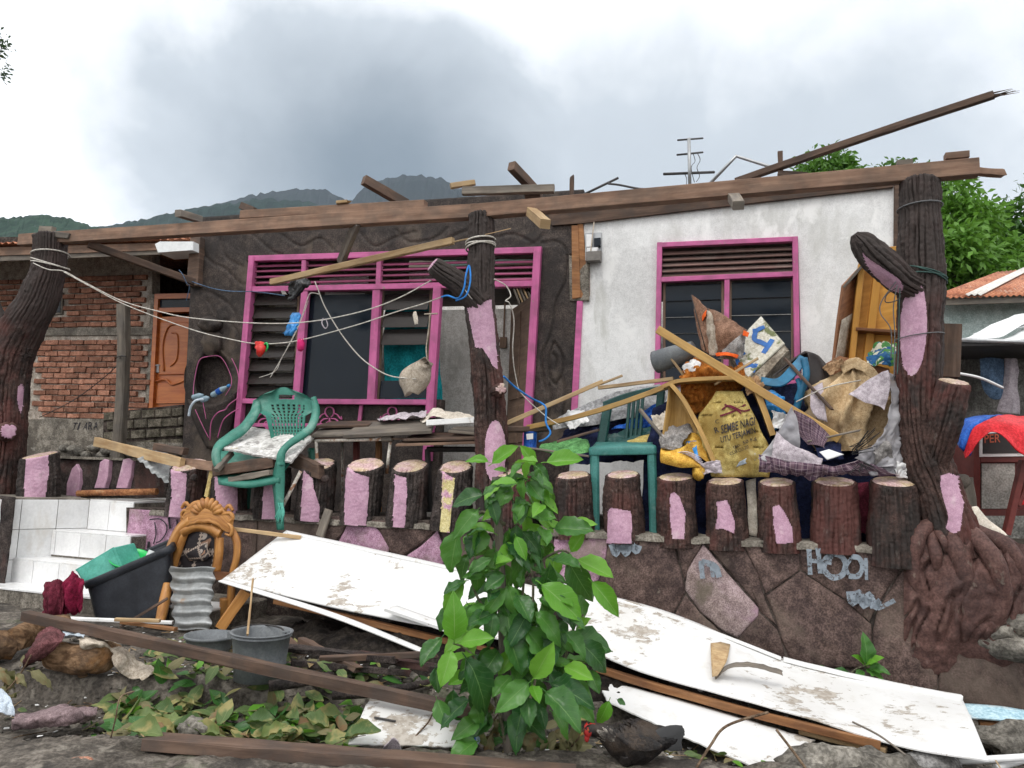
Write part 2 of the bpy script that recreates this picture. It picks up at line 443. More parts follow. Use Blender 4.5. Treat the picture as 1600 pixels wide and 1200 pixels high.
# masonry, plaster, earth
M['bark']=surf('cement_bark',(.026,.017,.015),(.070,.040,.033),5,.78,.25,.8,85,.007,stains=[((.110,.040,.034),2.2,.46,.62,(1,1,.6),.75),((.030,.026,.024),3.0,.50,.66,(1,1,.5),.85),((.15,.13,.115),26,.60,.70,(1,1,.4),.5)])
bark_top(M['bark'])
M['bark_grey']=surf('weathered_cement_bark',(.024,.020,.019),(.056,.044,.040),6,.85,.2,.8,85,.007,stains=[((.085,.042,.036),2.5,.52,.66,(1,1,.6),.7),((.10,.092,.085),22,.58,.70,(1,1,.4),.5)])
M['pink_cement']=surf('pink_painted_cement',(.43,.255,.345),(.51,.31,.405),5,.6,.3,.4,110,.004,grain=.45,stains=[((.24,.17,.19),14,.62,.72,(1,1,.6),.45),((.62,.48,.52),8,.58,.68,(1,1,1),.5)])
M['pink_yellow']=surf('pink_and_yellow_painted_cement',(.52,.30,.40),(.58,.50,.24),5,.65,.3,.6,90,.005,lo=.5,hi=.56,stains=[((.2,.16,.14),16,.58,.7,(1,1,1),.5)])
M['stump_top']=surf('cream_painted_stump_top',(.46,.36,.22),(.52,.36,.36),7,.7,.3,.5,60,.005,objvar=.12,stains=[((.22,.17,.14),18,.54,.68,(1,1,1),.55),((.58,.53,.40),6,.55,.65,(1,1,1),.6)])
M['relief']=surf('dark_cement_relief',(.028,.022,.020),(.054,.041,.035),3,.72,.3,.6,70,.006,stains=[((.13,.10,.075),1.6,.50,.68,(1,1,.7),.8),((.024,.020,.019),2.2,.52,.66,(1,1,1),.8),((.17,.16,.15),40,.66,.74,(1,1,1),.4)])
M['stone_brown']=surf('brown_painted_stone',(.064,.042,.038),(.105,.070,.060),4,.75,.25,.6,80,.006,objvar=.16,stains=[((.15,.115,.092),1.3,.46,.66,(1,1,1),.8),((.030,.020,.019),3,.54,.7,(1,1,.5),.8),((.24,.20,.16),20,.63,.72,(1,1,1),.45)])
M['stone_pink']=surf('pink_painted_stone',(.34,.19,.27),(.46,.27,.37),6,.7,.3,.7,110,.006,stains=[((.20,.16,.13),2.4,.50,.66,(1,1,.8),.75),((.14,.10,.10),18,.58,.7,(1,1,1),.55)])
M['stone_faded']=surf('faded_pink_stone',(.25,.19,.175),(.33,.245,.25),3,.75,.25,.7,110,.006,stains=[((.36,.22,.29),1.6,.47,.6,(1,1,1),.9),((.13,.11,.08),2.4,.54,.66,(1,1,1),.8)])
M['joint']=surf('dark_mortar',(.045,.034,.030),(.075,.06,.052),12,.9,.15,.6,60,.008,stains=[((.02,.017,.015),3,.5,.65,(1,1,1),.8)])
M['plaster']=surf('white_plaster',(.64,.64,.635),(.76,.765,.76),1.6,.75,.25,.18,90,.004,grain=.6,stains=[((.50,.50,.47),2.3,.50,.72,(1,1,.35),.75),((.42,.42,.38),5.5,.60,.78,(1,1,.18),.6),((.83,.83,.82),3.1,.56,.66,(1,1,.7),.8),((.34,.32,.28),45,.70,.77,(1,1,.7),.55)])
M['grey_plaster']=surf('grey_room_plaster',(.60,.575,.54),(.70,.68,.65),1.3,.8,.2,.15,60,.004,stains=[((.33,.31,.28),2.0,.5,.7,(1,1,.5),.7)])
M['teal_plaster']=surf('pale_teal_plaster',(.40,.50,.48),(.50,.58,.56),1.4,.8,.2,.15,50,.004,stains=[((.30,.36,.34),3,.52,.66,(1,1,.4),.7)])
M['concrete']=surf('old_concrete',(.14,.125,.105),(.24,.215,.18),5,.88,.2,.6,60,.008,stains=[((.07,.06,.05),2.3,.5,.66,(1,1,.6),.8),((.32,.30,.26),9,.60,.7,(1,1,1),.6)])
M['dark_concrete']=surf('damp_dark_concrete',(.070,.060,.050),(.13,.113,.095),6,.82,.25,1.0,42,.018,stains=[((.035,.031,.028),1.8,.48,.64,(1,1,1),.85),((.25,.225,.19),7,.54,.68,(1,1,1),.8),((.06,.075,.035),3.2,.6,.7,(1,1,1),.5)])
M['soil']=surf('dark_damp_soil',(.045,.036,.028),(.085,.070,.055),7,.9,.2,.9,45,.02,stains=[((.13,.11,.085),14,.55,.68,(1,1,1),.7),((.025,.021,.018),2.0,.5,.64,(1,1,1),.8)])
M['mortar']=surf('pale_mortar',(.34,.29,.245),(.47,.42,.36),9,.9,.15,.7,60,.008,stains=[((.15,.12,.10),3.5,.52,.66,(1,1,1),.8),((.50,.47,.43),7,.58,.66,(1,1,1),.6)])
M['brick']=surf('red_brick',(.245,.115,.075),(.35,.17,.115),6,.88,.15,.6,90,.006,objvar=.30,stains=[((.10,.055,.04),8,.55,.7,(1,1,1),.6),((.38,.26,.20),13,.60,.72,(1,1,1),.55)])
M['block']=surf('mossy_cement_block',(.10,.088,.068),(.165,.145,.115),7,.9,.15,.7,70,.01,objvar=.2,stains=[((.05,.05,.03),3,.5,.66,(1,1,1),.8)])
M['tile']=surf('white_glazed_tile',(.70,.70,.70),(.78,.78,.775),3,.22,.5,.03,40,.002,objvar=.06,grain=.3,stains=[((.55,.50,.44),3.0,.56,.72,(1,1,.5),.55),((.40,.33,.26),30,.66,.74,(1,1,1),.45)])
# timber
M['beam']=wood('brown_roof_timber',(.235,.142,.098),(.31,.20,.14),(.13,.078,.055),grain=38,weather=.5,wcol=(.11,.085,.07))
M['beam_dark']=wood('dark_old_timber',(.105,.066,.048),(.15,.10,.074),(.055,.036,.028),grain=38,weather=.6,wcol=(.06,.05,.045))
M['grey_wood']=wood('grey_weathered_timber',(.17,.145,.12),(.255,.22,.18),(.09,.078,.066),grain=48,weather=.5,wcol=(.12,.11,.10))
M['pale_wood']=wood('fresh_pale_timber',(.42,.29,.155),(.53,.39,.225),(.30,.18,.085),grain=40,weather=.3,wcol=(.26,.20,.14))
M['yellow_wood']=wood('varnished_yellow_board',(.41,.245,.075),(.50,.315,.11),(.30,.165,.045),rough=.5,grain=34,spec=.35,weather=.3,wcol=(.25,.16,.07))
M['batten']=wood('reddish_batten',(.28,.125,.05),(.36,.185,.085),(.14,.06,.03),grain=40,weather=.3,wcol=(.1,.055,.035))
M['orange_door']=wood('orange_varnished_door',(.46,.125,.026),(.56,.18,.04),(.36,.085,.02),rough=.32,grain=26,spec=.5,bump=.1,objvar=.04)
M['brown_door']=wood('dull_brown_door',(.155,.10,.07),(.21,.142,.10),(.09,.06,.045),grain=30,spec=.3,bump=.15,objvar=.05)
M['cabinet']=wood('orange_plywood',(.56,.27,.045),(.66,.34,.07),(.45,.20,.035),rough=.5,grain=20,spec=.35,objvar=.08)
M['cabinet_dark']=wood('red_brown_cabinet_wood',(.22,.092,.042),(.29,.135,.065),(.12,.05,.025),rough=.5,grain=30,spec=.3)
M['carved']=wood('carved_teak',(.40,.175,.042),(.50,.245,.075),(.24,.088,.022),rough=.42,grain=30,spec=.4,objvar=.04)
M['pink_wood']=wood('magenta_painted_wood',(.52,.115,.29),(.60,.15,.345),(.45,.095,.25),rough=.55,grain=24,spec=.35,bump=.3,objvar=.08,weather=.6,wcol=(.28,.085,.165),paint=((.30,.235,.21),14,.645))
M['pink_slat']=wood('faded_magenta_slat',(.27,.06,.13),(.34,.085,.175),(.2,.05,.1),rough=.6,grain=24,bump=.25,objvar=.2,weather=.5,wcol=(.14,.06,.08))
M['brown_slat']=wood('faded_brown_slat',(.15,.085,.075),(.21,.13,.11),(.09,.05,.045),rough=.65,grain=30,objvar=.2,weather=.4,wcol=(.2,.17,.15))
def flaking(name,base,under,under2):
 """old paint that has come off in clustered flakes"""
 t=NT(name);co=t.coord('pos');big=t.noise(co,1.5,4,.55);mid=t.noise(co,4.2,5,.6)
 sm=t.noise(t.coord('pos',(.55,1,1)),20,8,.72,.5);k=t.math('ADD',sm,t.math('ADD',t.math('MULTIPLY',t.math('SUBTRACT',big,.5),.85),t.math('MULTIPLY',t.math('SUBTRACT',mid,.5),.75)))
 f=t.mr(k,.635,.655);c=t.mix(t.mr(big,.42,.68,0,.75),base,tuple(x*.86*w for x,w in zip(base,(1,.985,.96))));c=t.mix(t.mr(t.noise(co,9,6,.65),.52,.70,0,.35),c,(.52,.49,.44))
 c=t.mix(f,c,t.mix(t.mr(t.noise(co,30,5),.4,.6),under,under2));t.bsdf(c,.6,.3,t.bump(t.math('SUBTRACT',1,f),.5,.003));return t.m
M['white_board']=flaking('peeling_white_board',(.72,.72,.715),(.34,.30,.255),(.46,.42,.37))
M['white_trim']=surf('white_painted_batten',(.76,.76,.75),(.84,.84,.83),3,.55,.35,.15,50,.003,grain=.3,stains=[((.5,.46,.40),9,.60,.68,(1,1,1),.7)])
M['blue_board']=surf('pale_blue_board',(.40,.58,.66),(.48,.65,.72),4,.6,.3,.2,50,.004,stains=[((.7,.72,.7),5,.55,.66,(1,1,1),.7)])
M['blue_paint']=plain('blue_brush_paint',(.02,.13,.42),.5,.35)
M['foam']=surf('mossy_white_foam',(.58,.55,.46),(.70,.68,.60),8,.8,.2,.7,45,.01,stains=[((.13,.155,.05),5.5,.53,.60,(1,1,1),.9),((.30,.25,.17),7,.58,.66,(1,1,1),.7)])
M['foam_side']=surf('dirty_foam_side',(.24,.20,.155),(.36,.32,.26),9,.85,.2,.7,45,.01,stains=[((.13,.10,.08),5,.5,.65,(1,1,1),.8)])
M['grey_paint']=surf('grey_blue_wall_paint',(.225,.26,.30),(.30,.335,.38),12,.6,.3,.2,80,.003)
def thin_paint(name,c,sc,a,b):
 t=NT(name);p=t.bsdf(t.mix(t.mr(t.noise(t.coord('pos'),14,5),.35,.65),tuple(x*.75 for x in c),c),.65,.25);tr=t.n('ShaderNodeBsdfTransparent');mx=t.n('ShaderNodeMixShader')
 t.l(t.mr(t.noise(t.coord('pos'),sc,7,.7),a,b,.08,.95),mx.inputs[0]);t.l(tr.outputs[0],mx.inputs[1]);t.l(p.outputs[0],mx.inputs[2]);t.l(mx.outputs[0],t.out.inputs[0]);return t.m
M['grey_paint']=thin_paint('faded_grey_blue_paint',(.26,.30,.345),26,.36,.50)
M['black_paint']=surf('black_spray_paint',(.02,.018,.022),(.035,.032,.04),12,.7,.25,.1,80,.002)
# metal, plastic, cloth
M['zinc']=surf('weathered_zinc_sheet',(.27,.28,.28),(.38,.39,.39),5,.5,.5,.15,50,.004,metal=.35,grain=.3,stains=[((.18,.175,.16),3.2,.5,.66,(1,1,.6),.7),((.30,.17,.08),5,.64,.74,(1,1,1),.6)])
M['rust_roof']=surf('rusty_red_roofing',(.36,.125,.062),(.46,.20,.11),2.4,.7,.3,.2,40,.004,metal=.1,stains=[((.24,.09,.05),2.2,.5,.64,(1,1,1),.85),((.55,.42,.34),1.7,.60,.70,(1,1,1),.8)])
M['pale_roof']=surf('bare_zinc_strip',(.56,.53,.49),(.66,.64,.60),3,.5,.4,.1,40,.004,metal=.2,grain=.3,stains=[((.46,.26,.15),3,.56,.7,(1,1,1),.7)])
M['rust']=surf('rusty_pipe',(.22,.085,.035),(.34,.15,.06),9,.8,.3,.5,60,.005,stains=[((.42,.30,.18),12,.58,.68,(1,1,1),.7)])
M['chipped_pipe']=surf('white_chipped_pipe',(.52,.48,.42),(.62,.58,.52),9,.6,.3,.3,60,.004,stains=[((.28,.12,.05),14,.52,.60,(1,1,1),.9)])
M['iron']=plain('dark_iron',(.045,.042,.042),.6,.4,.3)
M['alu']=plain('grey_aluminium',(.36,.37,.38),.4,.5,.6)
M['white_metal']=plain('white_painted_metal',(.74,.76,.76),.45,.4,0,.05)
M['green_plastic']=surf('faded_green_plastic',(.026,.155,.115),(.045,.215,.160),5,.5,.4,.12,120,.002,grain=.3,stains=[((.20,.33,.28),3.5,.55,.7,(1,1,1),.55),((.03,.09,.07),6,.62,.72,(1,1,1),.5)])
M['dark_green_plastic']=surf('dark_green_plastic',(.012,.060,.055),(.02,.085,.078),5,.45,.4,.1,80,.002,grain=.3)
M['teal_plastic']=surf('scuffed_teal_plastic',(.030,.150,.135),(.048,.200,.180),5,.5,.4,.1,80,.002,grain=.3,stains=[((.13,.25,.23),6,.55,.68,(1,1,1),.6)])
M['mint_plastic']=surf('worn_mint_plastic',(.065,.32,.25),(.10,.39,.31),6,.5,.4,.1,60,.002,grain=.3,stains=[((.28,.40,.36),5,.56,.66,(1,1,1),.7)])
M['bright_green']=plain('bright_green_plastic',(.012,.43,.09),.35,.5)
M['black_plastic']=surf('scratched_black_plastic',(.013,.015,.02),(.024,.027,.034),5,.5,.35,.1,60,.002,grain=.3,stains=[((.075,.078,.085),30,.66,.71,(1,.3,.3),.6)])
M['grey_plastic']=surf('dusty_grey_bucket_plastic',(.115,.125,.135),(.16,.172,.18),5,.6,.35,.15,70,.003,grain=.3,stains=[((.24,.24,.235),6,.55,.7,(1,1,.5),.6)])
M['blue_plastic']=plain('sea_blue_plastic',(.018,.145,.27),.45,.4,0,.2)
M['black_vinyl']=surf('black_vinyl',(.014,.010,.010),(.03,.022,.02),4,.4,.4,.2,40,.004,grain=.3)
M['blue_bag']=plain('blue_plastic_bag',(.02,.20,.50),.35,.5,0,.25)
M['rope']=surf('dirty_white_rope',(.46,.43,.38),(.60,.57,.52),30,.85,.2,.5,200,.002)
M['blue_rope']=plain('blue_twine',(.02,.16,.46),.7,.3,0,.3)
M['grey_wire']=plain('grey_wire',(.13,.135,.14),.6,.4,.2)
M['green_wire']=plain('green_grey_twine',(.04,.085,.075),.7,.3)
def cloth(name,c,var=.2,fr=7,rough=.9,weave=220,bump=.25,stains=()):
 return surf(name,tuple(x*(1-var)for x in c),tuple(min(1,x*(1+var))for x in c),fr,rough,.15,bump,weave,.003,stains=stains)
M['maroon']=cloth('maroon_cloth',(.105,.017,.030),.3)
M['dull_maroon']=cloth('dusty_maroon_cloth',(.115,.047,.050),.3)
M['crimson']=cloth('crimson_cloth',(.165,.010,.035),.3)
M['cream_cloth']=cloth('dirty_cream_cloth',(.40,.345,.28),.2,stains=[((.22,.18,.14),6,.52,.66,(1,1,1),.7)])
M['mauve']=cloth('dusty_mauve_cloth',(.20,.145,.150),.2)
M['pale_blue_cloth']=cloth('pale_blue_cloth',(.42,.48,.54),.2)
M['orange_cloth']=cloth('orange_cloth',(.36,.125,.022),.35)
M['bright_orange']=cloth('bright_orange_lining',(.72,.115,.022),.15)
M['beige_sack']=cloth('stained_beige_sack',(.46,.335,.195),.2,5,stains=[((.27,.17,.09),3.5,.50,.66,(1,1,.5),.75),((.58,.47,.33),4,.55,.68,(1,1,1),.6)])
M['yellow_sack']=cloth('dirty_yellow_sack',(.42,.325,.11),.22,5,.7,160,.3,stains=[((.24,.155,.04),4,.5,.66,(1,1,.6),.8),((.60,.52,.26),5,.56,.68,(1,1,1),.6)])
M['gold_sack']=cloth('golden_plastic_sack',(.52,.30,.05),.25,5,.5,100,.2,stains=[((.30,.155,.03),4,.5,.66,(1,1,1),.75)])
M['grey_cloth']=cloth('grey_wool_cloth',(.25,.235,.225),.3)
M['green_cloth']=cloth('green_cloth',(.095,.245,.085),.3)
M['navy']=cloth('navy_cloth',(.012,.016,.045),.3)
M['denim']=cloth('faded_blue_cloth',(.09,.145,.23),.3)
M['lilac_cloth']=cloth('pale_lilac_cloth',(.42,.37,.40),.15)
M['grey_tarp']=cloth('grey_tarpaulin',(.28,.28,.285),.15,4,.4,40,.15)
M['red_tarp']=cloth('red_tarpaulin',(.60,.022,.030),.15,4,.4,60,.1)
M['blue_tarp']=cloth('blue_tarpaulin',(.02,.10,.42),.2,4,.4,60,.1)
M['brown_fabric']=cloth('brown_umbrella_fabric',(.225,.125,.082),.2,4,.6,120,.15,stains=[((.33,.24,.18),4,.55,.7,(1,1,1),.6)])
M['pale_cloth']=cloth('off_white_cloth',(.60,.54,.46),.15)
M['teal_cloth']=cloth('teal_curtain',(.012,.24,.265),.2)
M['yellow_cloth']=cloth('pale_yellow_cloth',(.60,.46,.20),.2)
M['white_plastic']=plain('white_plastic',(.74,.74,.74),.4,.45,0,.05)
M['red_plastic']=plain('red_plastic',(.55,.018,.012),.4,.45)
M['magenta_plastic']=plain('magenta_cloth_scrap',(.50,.02,.13),.8,.2)
M['black_bag']=plain('black_plastic_bag',(.012,.012,.013),.35,.5)
M['red_paint']=plain('dark_red_cabinet_paint',(.13,.025,.020),.5,.35)
M['rock']=surf('rough_rubble',(.10,.092,.080),(.19,.175,.15),7,.9,.2,.9,40,.015,objvar=.25,stains=[((.05,.045,.04),4,.5,.66,(1,1,1),.7)])
M['log']=surf('rough_log_bark',(.115,.066,.036),(.20,.125,.072),8,.9,.15,1.0,35,.02,st=(.5,1,1),stains=[((.30,.15,.06),5,.56,.68,(1,1,1),.7),((.05,.035,.028),4,.5,.65,(1,1,1),.7)])
M['stem']=surf('grey_green_stem',(.10,.095,.06),(.16,.15,.10),14,.8,.25,.5,60,.004)
M['twig']=surf('dry_twig',(.10,.065,.042),(.17,.12,.08),14,.85,.2,.4,60,.003)
def glass(name,tint,alpha,rough=.08,spec=.5):
 t=NT(name);co=t.coord('pos')
 p=t.bsdf(tint,t.mr(t.noise(co,5,5),.3,.7,rough,rough+.12),spec)
 tr=t.n('ShaderNodeBsdfTransparent');tr.inputs[0].default_value=(.55,.6,.62,1);mx=t.n('ShaderNodeMixShader');mx.inputs[0].default_value=alpha
 t.l(tr.outputs[0],mx.inputs[1]);t.l(p.outputs[0],mx.inputs[2]);t.l(mx.outputs[0],t.out.inputs[0]);return t.m
M['dark_glass']=glass('dark_tinted_glass',(.008,.014,.022),.88,.10,.22)
M['louvre_glass']=glass('dusty_louvre_glass',(.040,.033,.030),.72,.22,.25)
M['bottle']=glass('clear_blue_bottle',(.45,.62,.72),.55)
M['cup']=glass('clear_cup',(.75,.78,.78),.6)
def net():
 t=NT('grey_mesh_net');co=t.coord('uv',(1,1,1))
 w=t.mr(t.noise(t.coord('pos'),9,5),.3,.7,.58,.9)
 p=t.bsdf(t.mix(t.mr(t.noise(t.coord('pos'),3.5,4),.4,.62),(.30,.29,.31),(.46,.45,.47)),.6,.3)
 tr=t.n('ShaderNodeBsdfTransparent');mx=t.n('ShaderNodeMixShader');t.l(w,mx.inputs[0])
 t.l(tr.outputs[0],mx.inputs[1]);t.l(p.outputs[0],mx.inputs[2]);t.l(mx.outputs[0],t.out.inputs[0]);return t.m
M['net']=net()
def plaid():
 t=NT('purple_plaid_cloth');uv=t.sep(t.coord('uv',(1,1,1)))
 def stripe(x,k,w):return t.math('LESS_THAN',t.math('FRACT',t.math('MULTIPLY',x,k)),w)
 c=t.mix(stripe(uv[0],9,.4),(.155,.10,.125),(.085,.05,.075));c=t.mix(t.math('MULTIPLY',stripe(uv[1],7,.32),.6),c,(.07,.04,.065))
 c=t.mix(t.math('MULTIPLY',stripe(uv[0],14,.08),.6),c,(.42,.34,.36));c=t.mix(t.math('MULTIPLY',stripe(uv[1],14,.08),.6),c,(.42,.34,.36))
 t.bsdf(c,.85,.15,t.bump(t.noise(t.coord('pos'),200,2),.2,.003));return t.m
M['plaid']=plaid()
def floral():
 t=NT('torn_patterned_upholstery');co=t.coord('uv',(1,1,1));uv=t.sep(co)
 base=t.mix(t.mr(t.vor(co,3.4),.25,.3),(.30,.26,.23),(.022,.018,.02))
 band=t.math('LESS_THAN',t.math('FRACT',t.math('MULTIPLY',uv[0],2.3)),.22);band2=t.math('LESS_THAN',t.math('FRACT',t.math('MULTIPLY',uv[1],1.7)),.22)
 sq=t.math('MULTIPLY',t.math('LESS_THAN',t.math('FRACT',t.math('MULTIPLY',uv[0],14)),.5),t.math('LESS_THAN',t.math('FRACT',t.math('MULTIPLY',uv[1],12)),.5))
 bd=t.mix(sq,(.30,.24,.20),(.025,.02,.02));c=t.mix(t.math('MAXIMUM',band,band2),base,bd)
 c=t.mix(t.mr(t.noise(co,1.6,3),.56,.6,0,.8),c,(.30,.17,.11))
 t.bsdf(c,.7,.25,t.bump(t.noise(t.coord('pos'),25,4),.4,.01));return t.m
M['floral']=floral()
def quilt():
 t=NT('blue_green_floral_cloth');co=t.coord('pos')
 c=t.mix(t.mr(t.noise(co,9,3,.5,.6),.5,.53),(.02,.10,.24),(.07,.22,.06));c=t.mix(t.mr(t.noise(co,13,3,.5,.6),.56,.59),c,(.62,.60,.48))
 t.bsdf(c,.7,.25,t.bump(t.noise(co,60,3),.3,.004));return t.m
M['quilt']=quilt()
def leafmat(name,dark,light,vein,dry=0.0,drycol=(.30,.26,.10),tr=.26,rough=.34):
 t=NT(name);uv=t.sep(t.tc.outputs['UV']);x,y=uv[0],uv[1]
 r=t.oi.outputs['Random']
 rr=t.math('FRACT',t.math('ADD',t.math('MULTIPLY',r,1.0),t.math('MULTIPLY',uv[2],0)))
 ax=t.math('ABSOLUTE',t.math('SUBTRACT',x,.5))
 mid=t.mr(ax,.0,.022,1,0)
 ph=t.math('FRACT',t.math('SUBTRACT',t.math('MULTIPLY',y,8.0),t.math('MULTIPLY',ax,4.2)))
 side=t.mr(t.math('ABSOLUTE',t.math('SUBTRACT',ph,.5)),.0,.07,1,0)
 n=t.noise(t.coord('pos'),10,4)
 c=t.mix(t.mr(t.math('ADD',t.math('MULTIPLY',rr,.75),t.math('MULTIPLY',n,.5)),.25,1.05),dark,light)
 if dry:c=t.mix(t.mr(t.noise(t.coord('pos'),7,4),.62-dry,.74-dry),c,drycol)
 c=t.mix(t.math('MULTIPLY',side,.22),c,vein);c=t.mix(t.math('MULTIPLY',mid,.8),c,vein)
 nb=t.bump(t.math('ADD',t.math('MULTIPLY',side,-.5),t.math('MULTIPLY',n,.5)),.35,.006)
 p=t.bsdf(c,rough,.4,nb);td=t.n('ShaderNodeBsdfTranslucent');t.l(t.mix(.5,c,(.16,.32,.03)),td.inputs[0])
 mx=t.n('ShaderNodeMixShader');mx.inputs[0].default_value=tr
 t.l(p.outputs[0],mx.inputs[1]);t.l(td.outputs[0],mx.inputs[2]);t.l(mx.outputs[0],t.out.inputs[0]);return t.m
M['leaf']=leafmat('glossy_green_leaf',(.020,.085,.022),(.085,.24,.038),(.20,.34,.11))
M['leaf_young']=leafmat('young_yellow_green_leaf',(.11,.32,.026),(.20,.46,.055),(.32,.50,.16),tr=.38)
M['leaf_fallen']=leafmat('wilted_leaf',(.055,.105,.030),(.155,.205,.065),(.24,.28,.12),.12,tr=.15,rough=.6)
M['leaf_dry']=leafmat('dry_olive_leaf',(.13,.12,.055),(.22,.20,.10),(.28,.25,.14),.1,(.22,.13,.06),tr=.1,rough=.7)
M['tree_leaf']=leafmat('tree_foliage',(.028,.095,.014),(.15,.33,.045),(.10,.2,.04),tr=.3,rough=.5)
M['dark_tree_leaf']=leafmat('dark_tree_foliage',(.012,.034,.016),(.03,.07,.03),(.04,.09,.04),tr=.2,rough=.5)
def hillmat(name,a,b):
 t=NT(name);co=t.coord('pos')
 c=t.mix(t.mr(t.noise(co,.03,6,.7),.35,.65),a,b);t.bsdf(c,.95,.05);return t.m
M['hill']=hillmat('forested_hill',(.010,.026,.018),(.030,.062,.040))
M['ridge']=hillmat('far_forested_ridge',(.007,.017,.016),(.016,.036,.030))
M['peak']=hillmat('far_mountain',(.004,.010,.013),(.009,.018,.020))
# misty air
def haze():
 t=NT('misty_air');v=t.n('ShaderNodeVolumePrincipled');v.inputs['Density'].default_value=.000045;v.inputs['Color'].default_value=(.74,.84,.97,1);v.inputs['Anisotropy'].default_value=0.0
 t.l(v.outputs[0],t.out.inputs['Volume']);return t.m
M['haze']=haze()
# terrain
def ground_h(x,y):
 k=4.30+.03*nz((x,0,0),1.1)
 k2=5.06+.05*nz((x,7,0),.9)-.03*x*(x<0)
 h=.11*(1-sstep(k,k+.05,y))
 yard=.185+.05*sstep(5.2,6.2,y)-.055*max(0,x)
 h+=yard*sstep(k2,k2+.055,y)
 lump=.03*nz((x,y,0),1.7)+.022*nz((x,y,3),5)+.014*nz((x,y,5),13)+.012*nz((x,y,7),27)
 return h+lump*(1 if y>3.2 else .2)
def build_ground():
 mb=MB();rows=[]
 ys=list(np.arange(3.0,4.2,.08))+list(np.arange(4.2,5.4,.025))+list(np.arange(5.4,9.0,.08))
 xs=list(np.arange(-7.0,6.0,.05))
 for y in ys:rows.append([Vector((x,y,ground_h(x,y)))for x in xs])
 mb.surf(rows);struct('ground',mb,M['dark_concrete'])
 mb=MB()
 def ring(x0,x1,y0,y1,z):return[Vector((x0,y0,z)),Vector((x1,y0,z)),Vector((x1,y1,z)),Vector((x0,y1,z))]
 mb.add([(-5000,-600,-.06),(5000,-600,-.06),(5000,6400,-.06),(-5000,6400,-.06)],[[0,1,2,3]])
 struct('terrain',mb,M['soil'])
 mb=MB();mb.add([(-60,-8,-.045),(60,-8,-.045),(60,3.05,-.045),(-60,3.05,-.045)],[[0,1,2,3]])
 struct('road',mb,surf('asphalt',(.04,.04,.042),(.06,.06,.06),9,.9,.2,.6,60,.006))
build_ground()
def ridge(name,prof,Y,depth,m,seed,tree_h):
 """a wooded hill: sky line through the picture points, falling to the plain in front and behind"""
 pts=crv([(x,y,0)for x,y in prof],14);rows=[]
 tops=[D(p.x,p.y,Y)for p in pts]
 nv=26
 for j in range(nv+1):
  v=j/nv;row=[]
  for q in tops:
   f=math.sin(math.pi*min(1,v*.62+.0))if v<.8 else math.cos((v-.8)/.2*math.pi/2)
   prof_h=(v/.8)**1.25 if v<.8 else max(0,1-((v-.8)/.2)**1.5)
   y=Y-depth*(1-v/.8)if v<.8 else Y+depth*(v-.8)
   h=q.z*prof_h
   k=y/Y
   p=Vector((q.x*k,y,h));a=tree_h*(1 if 0<v<1 else 0)
   p.z+=a*(noise.noise(Vector((p.x,p.y,0))/(tree_h*2.2)+Vector((seed,0,0)))+.6*noise.noise(Vector((p.x,p.y,0))/(tree_h*.9)+Vector((seed,4,0))))+tree_h*4*prof_h*(1-prof_h)*nz(p,.9/(tree_h*22),seed)*4
   row.append(p)
  rows.append(row)
 mb=MB();mb.surf(rows,smooth=False);return struct(name,mb,m)
ridge('hill',[(-700,352),(-420,342),(-200,350),(-60,340),(10,336),(60,332),(105,336),(150,350),(185,362),(260,372),(420,380),(640,388),(900,395)],1300,800,M['hill'],1,6)
ridge('hill',[(-600,420),(-200,392),(60,366),(160,349),(230,338),(300,322),(360,312),(430,306),(500,314),(600,330),(700,316),(760,318),(830,340),(1000,362),(1400,384),(2100,402)],2400,1300,M['ridge'],4,10)
ridge('mountain',[(-200,408),(150,366),(320,320),(420,296),(500,292),(545,308),(566,292),(590,278),(640,269),(690,275),(722,292),(790,318),(900,332),(1100,350),(1500,372)],4200,1700,M['peak'],8,14)
# trees
def leaf_mesh(name,mat,L=1.0,W=.5,droop=.25,fold=.18,wave=.05,seed=0,nu=7,nv=12,petiole=.12,curl=0.0):
 """one leaf lying along +Y from its stalk at the origin, face up +Z"""
 rows=[]
 for j in range(nv+1):
  v=j/nv;wd=W*.5*(math.sin(math.pi*v**.92)**.85 if 0<v<1 else .015)*(1-.08*v)*(1+.05*math.sin(v*31))
  row=[]
  for i in range(nu):
   u=i/(nu-1)*2-1
   x=u*wd;z=abs(u)*wd*fold*2-droop*L*v*v+wave*L*nz((u*1.3,v*4,seed),1.4)*(.25+abs(u))-curl*(u*u)*wd
   row.append(Vector((x,L*(petiole+v*(1-petiole)),z)))
  rows.append(row)
 mb=MB();mb.surf(rows)
 if petiole>.02:mb.tube([(0,0,.0),(0,L*petiole*.5,.01*L),(0,L*petiole,0)],.012*L,4,False)
 me=mb.mesh(name,(0,0,0));me.materials.append(mat);return me
def frame_quat(d,n):
 """rotation that lays +Y along d with +Z as near to n as it can be"""
 y=Vector(d).normalized();z=(Vector(n)-y*Vector(n).dot(y))
 z=z.normalized()if z.length>1e-5 else y.orthogonal().normalized();x=y.cross(z)
 return Matrix((x,y,z)).transposed().to_quaternion()
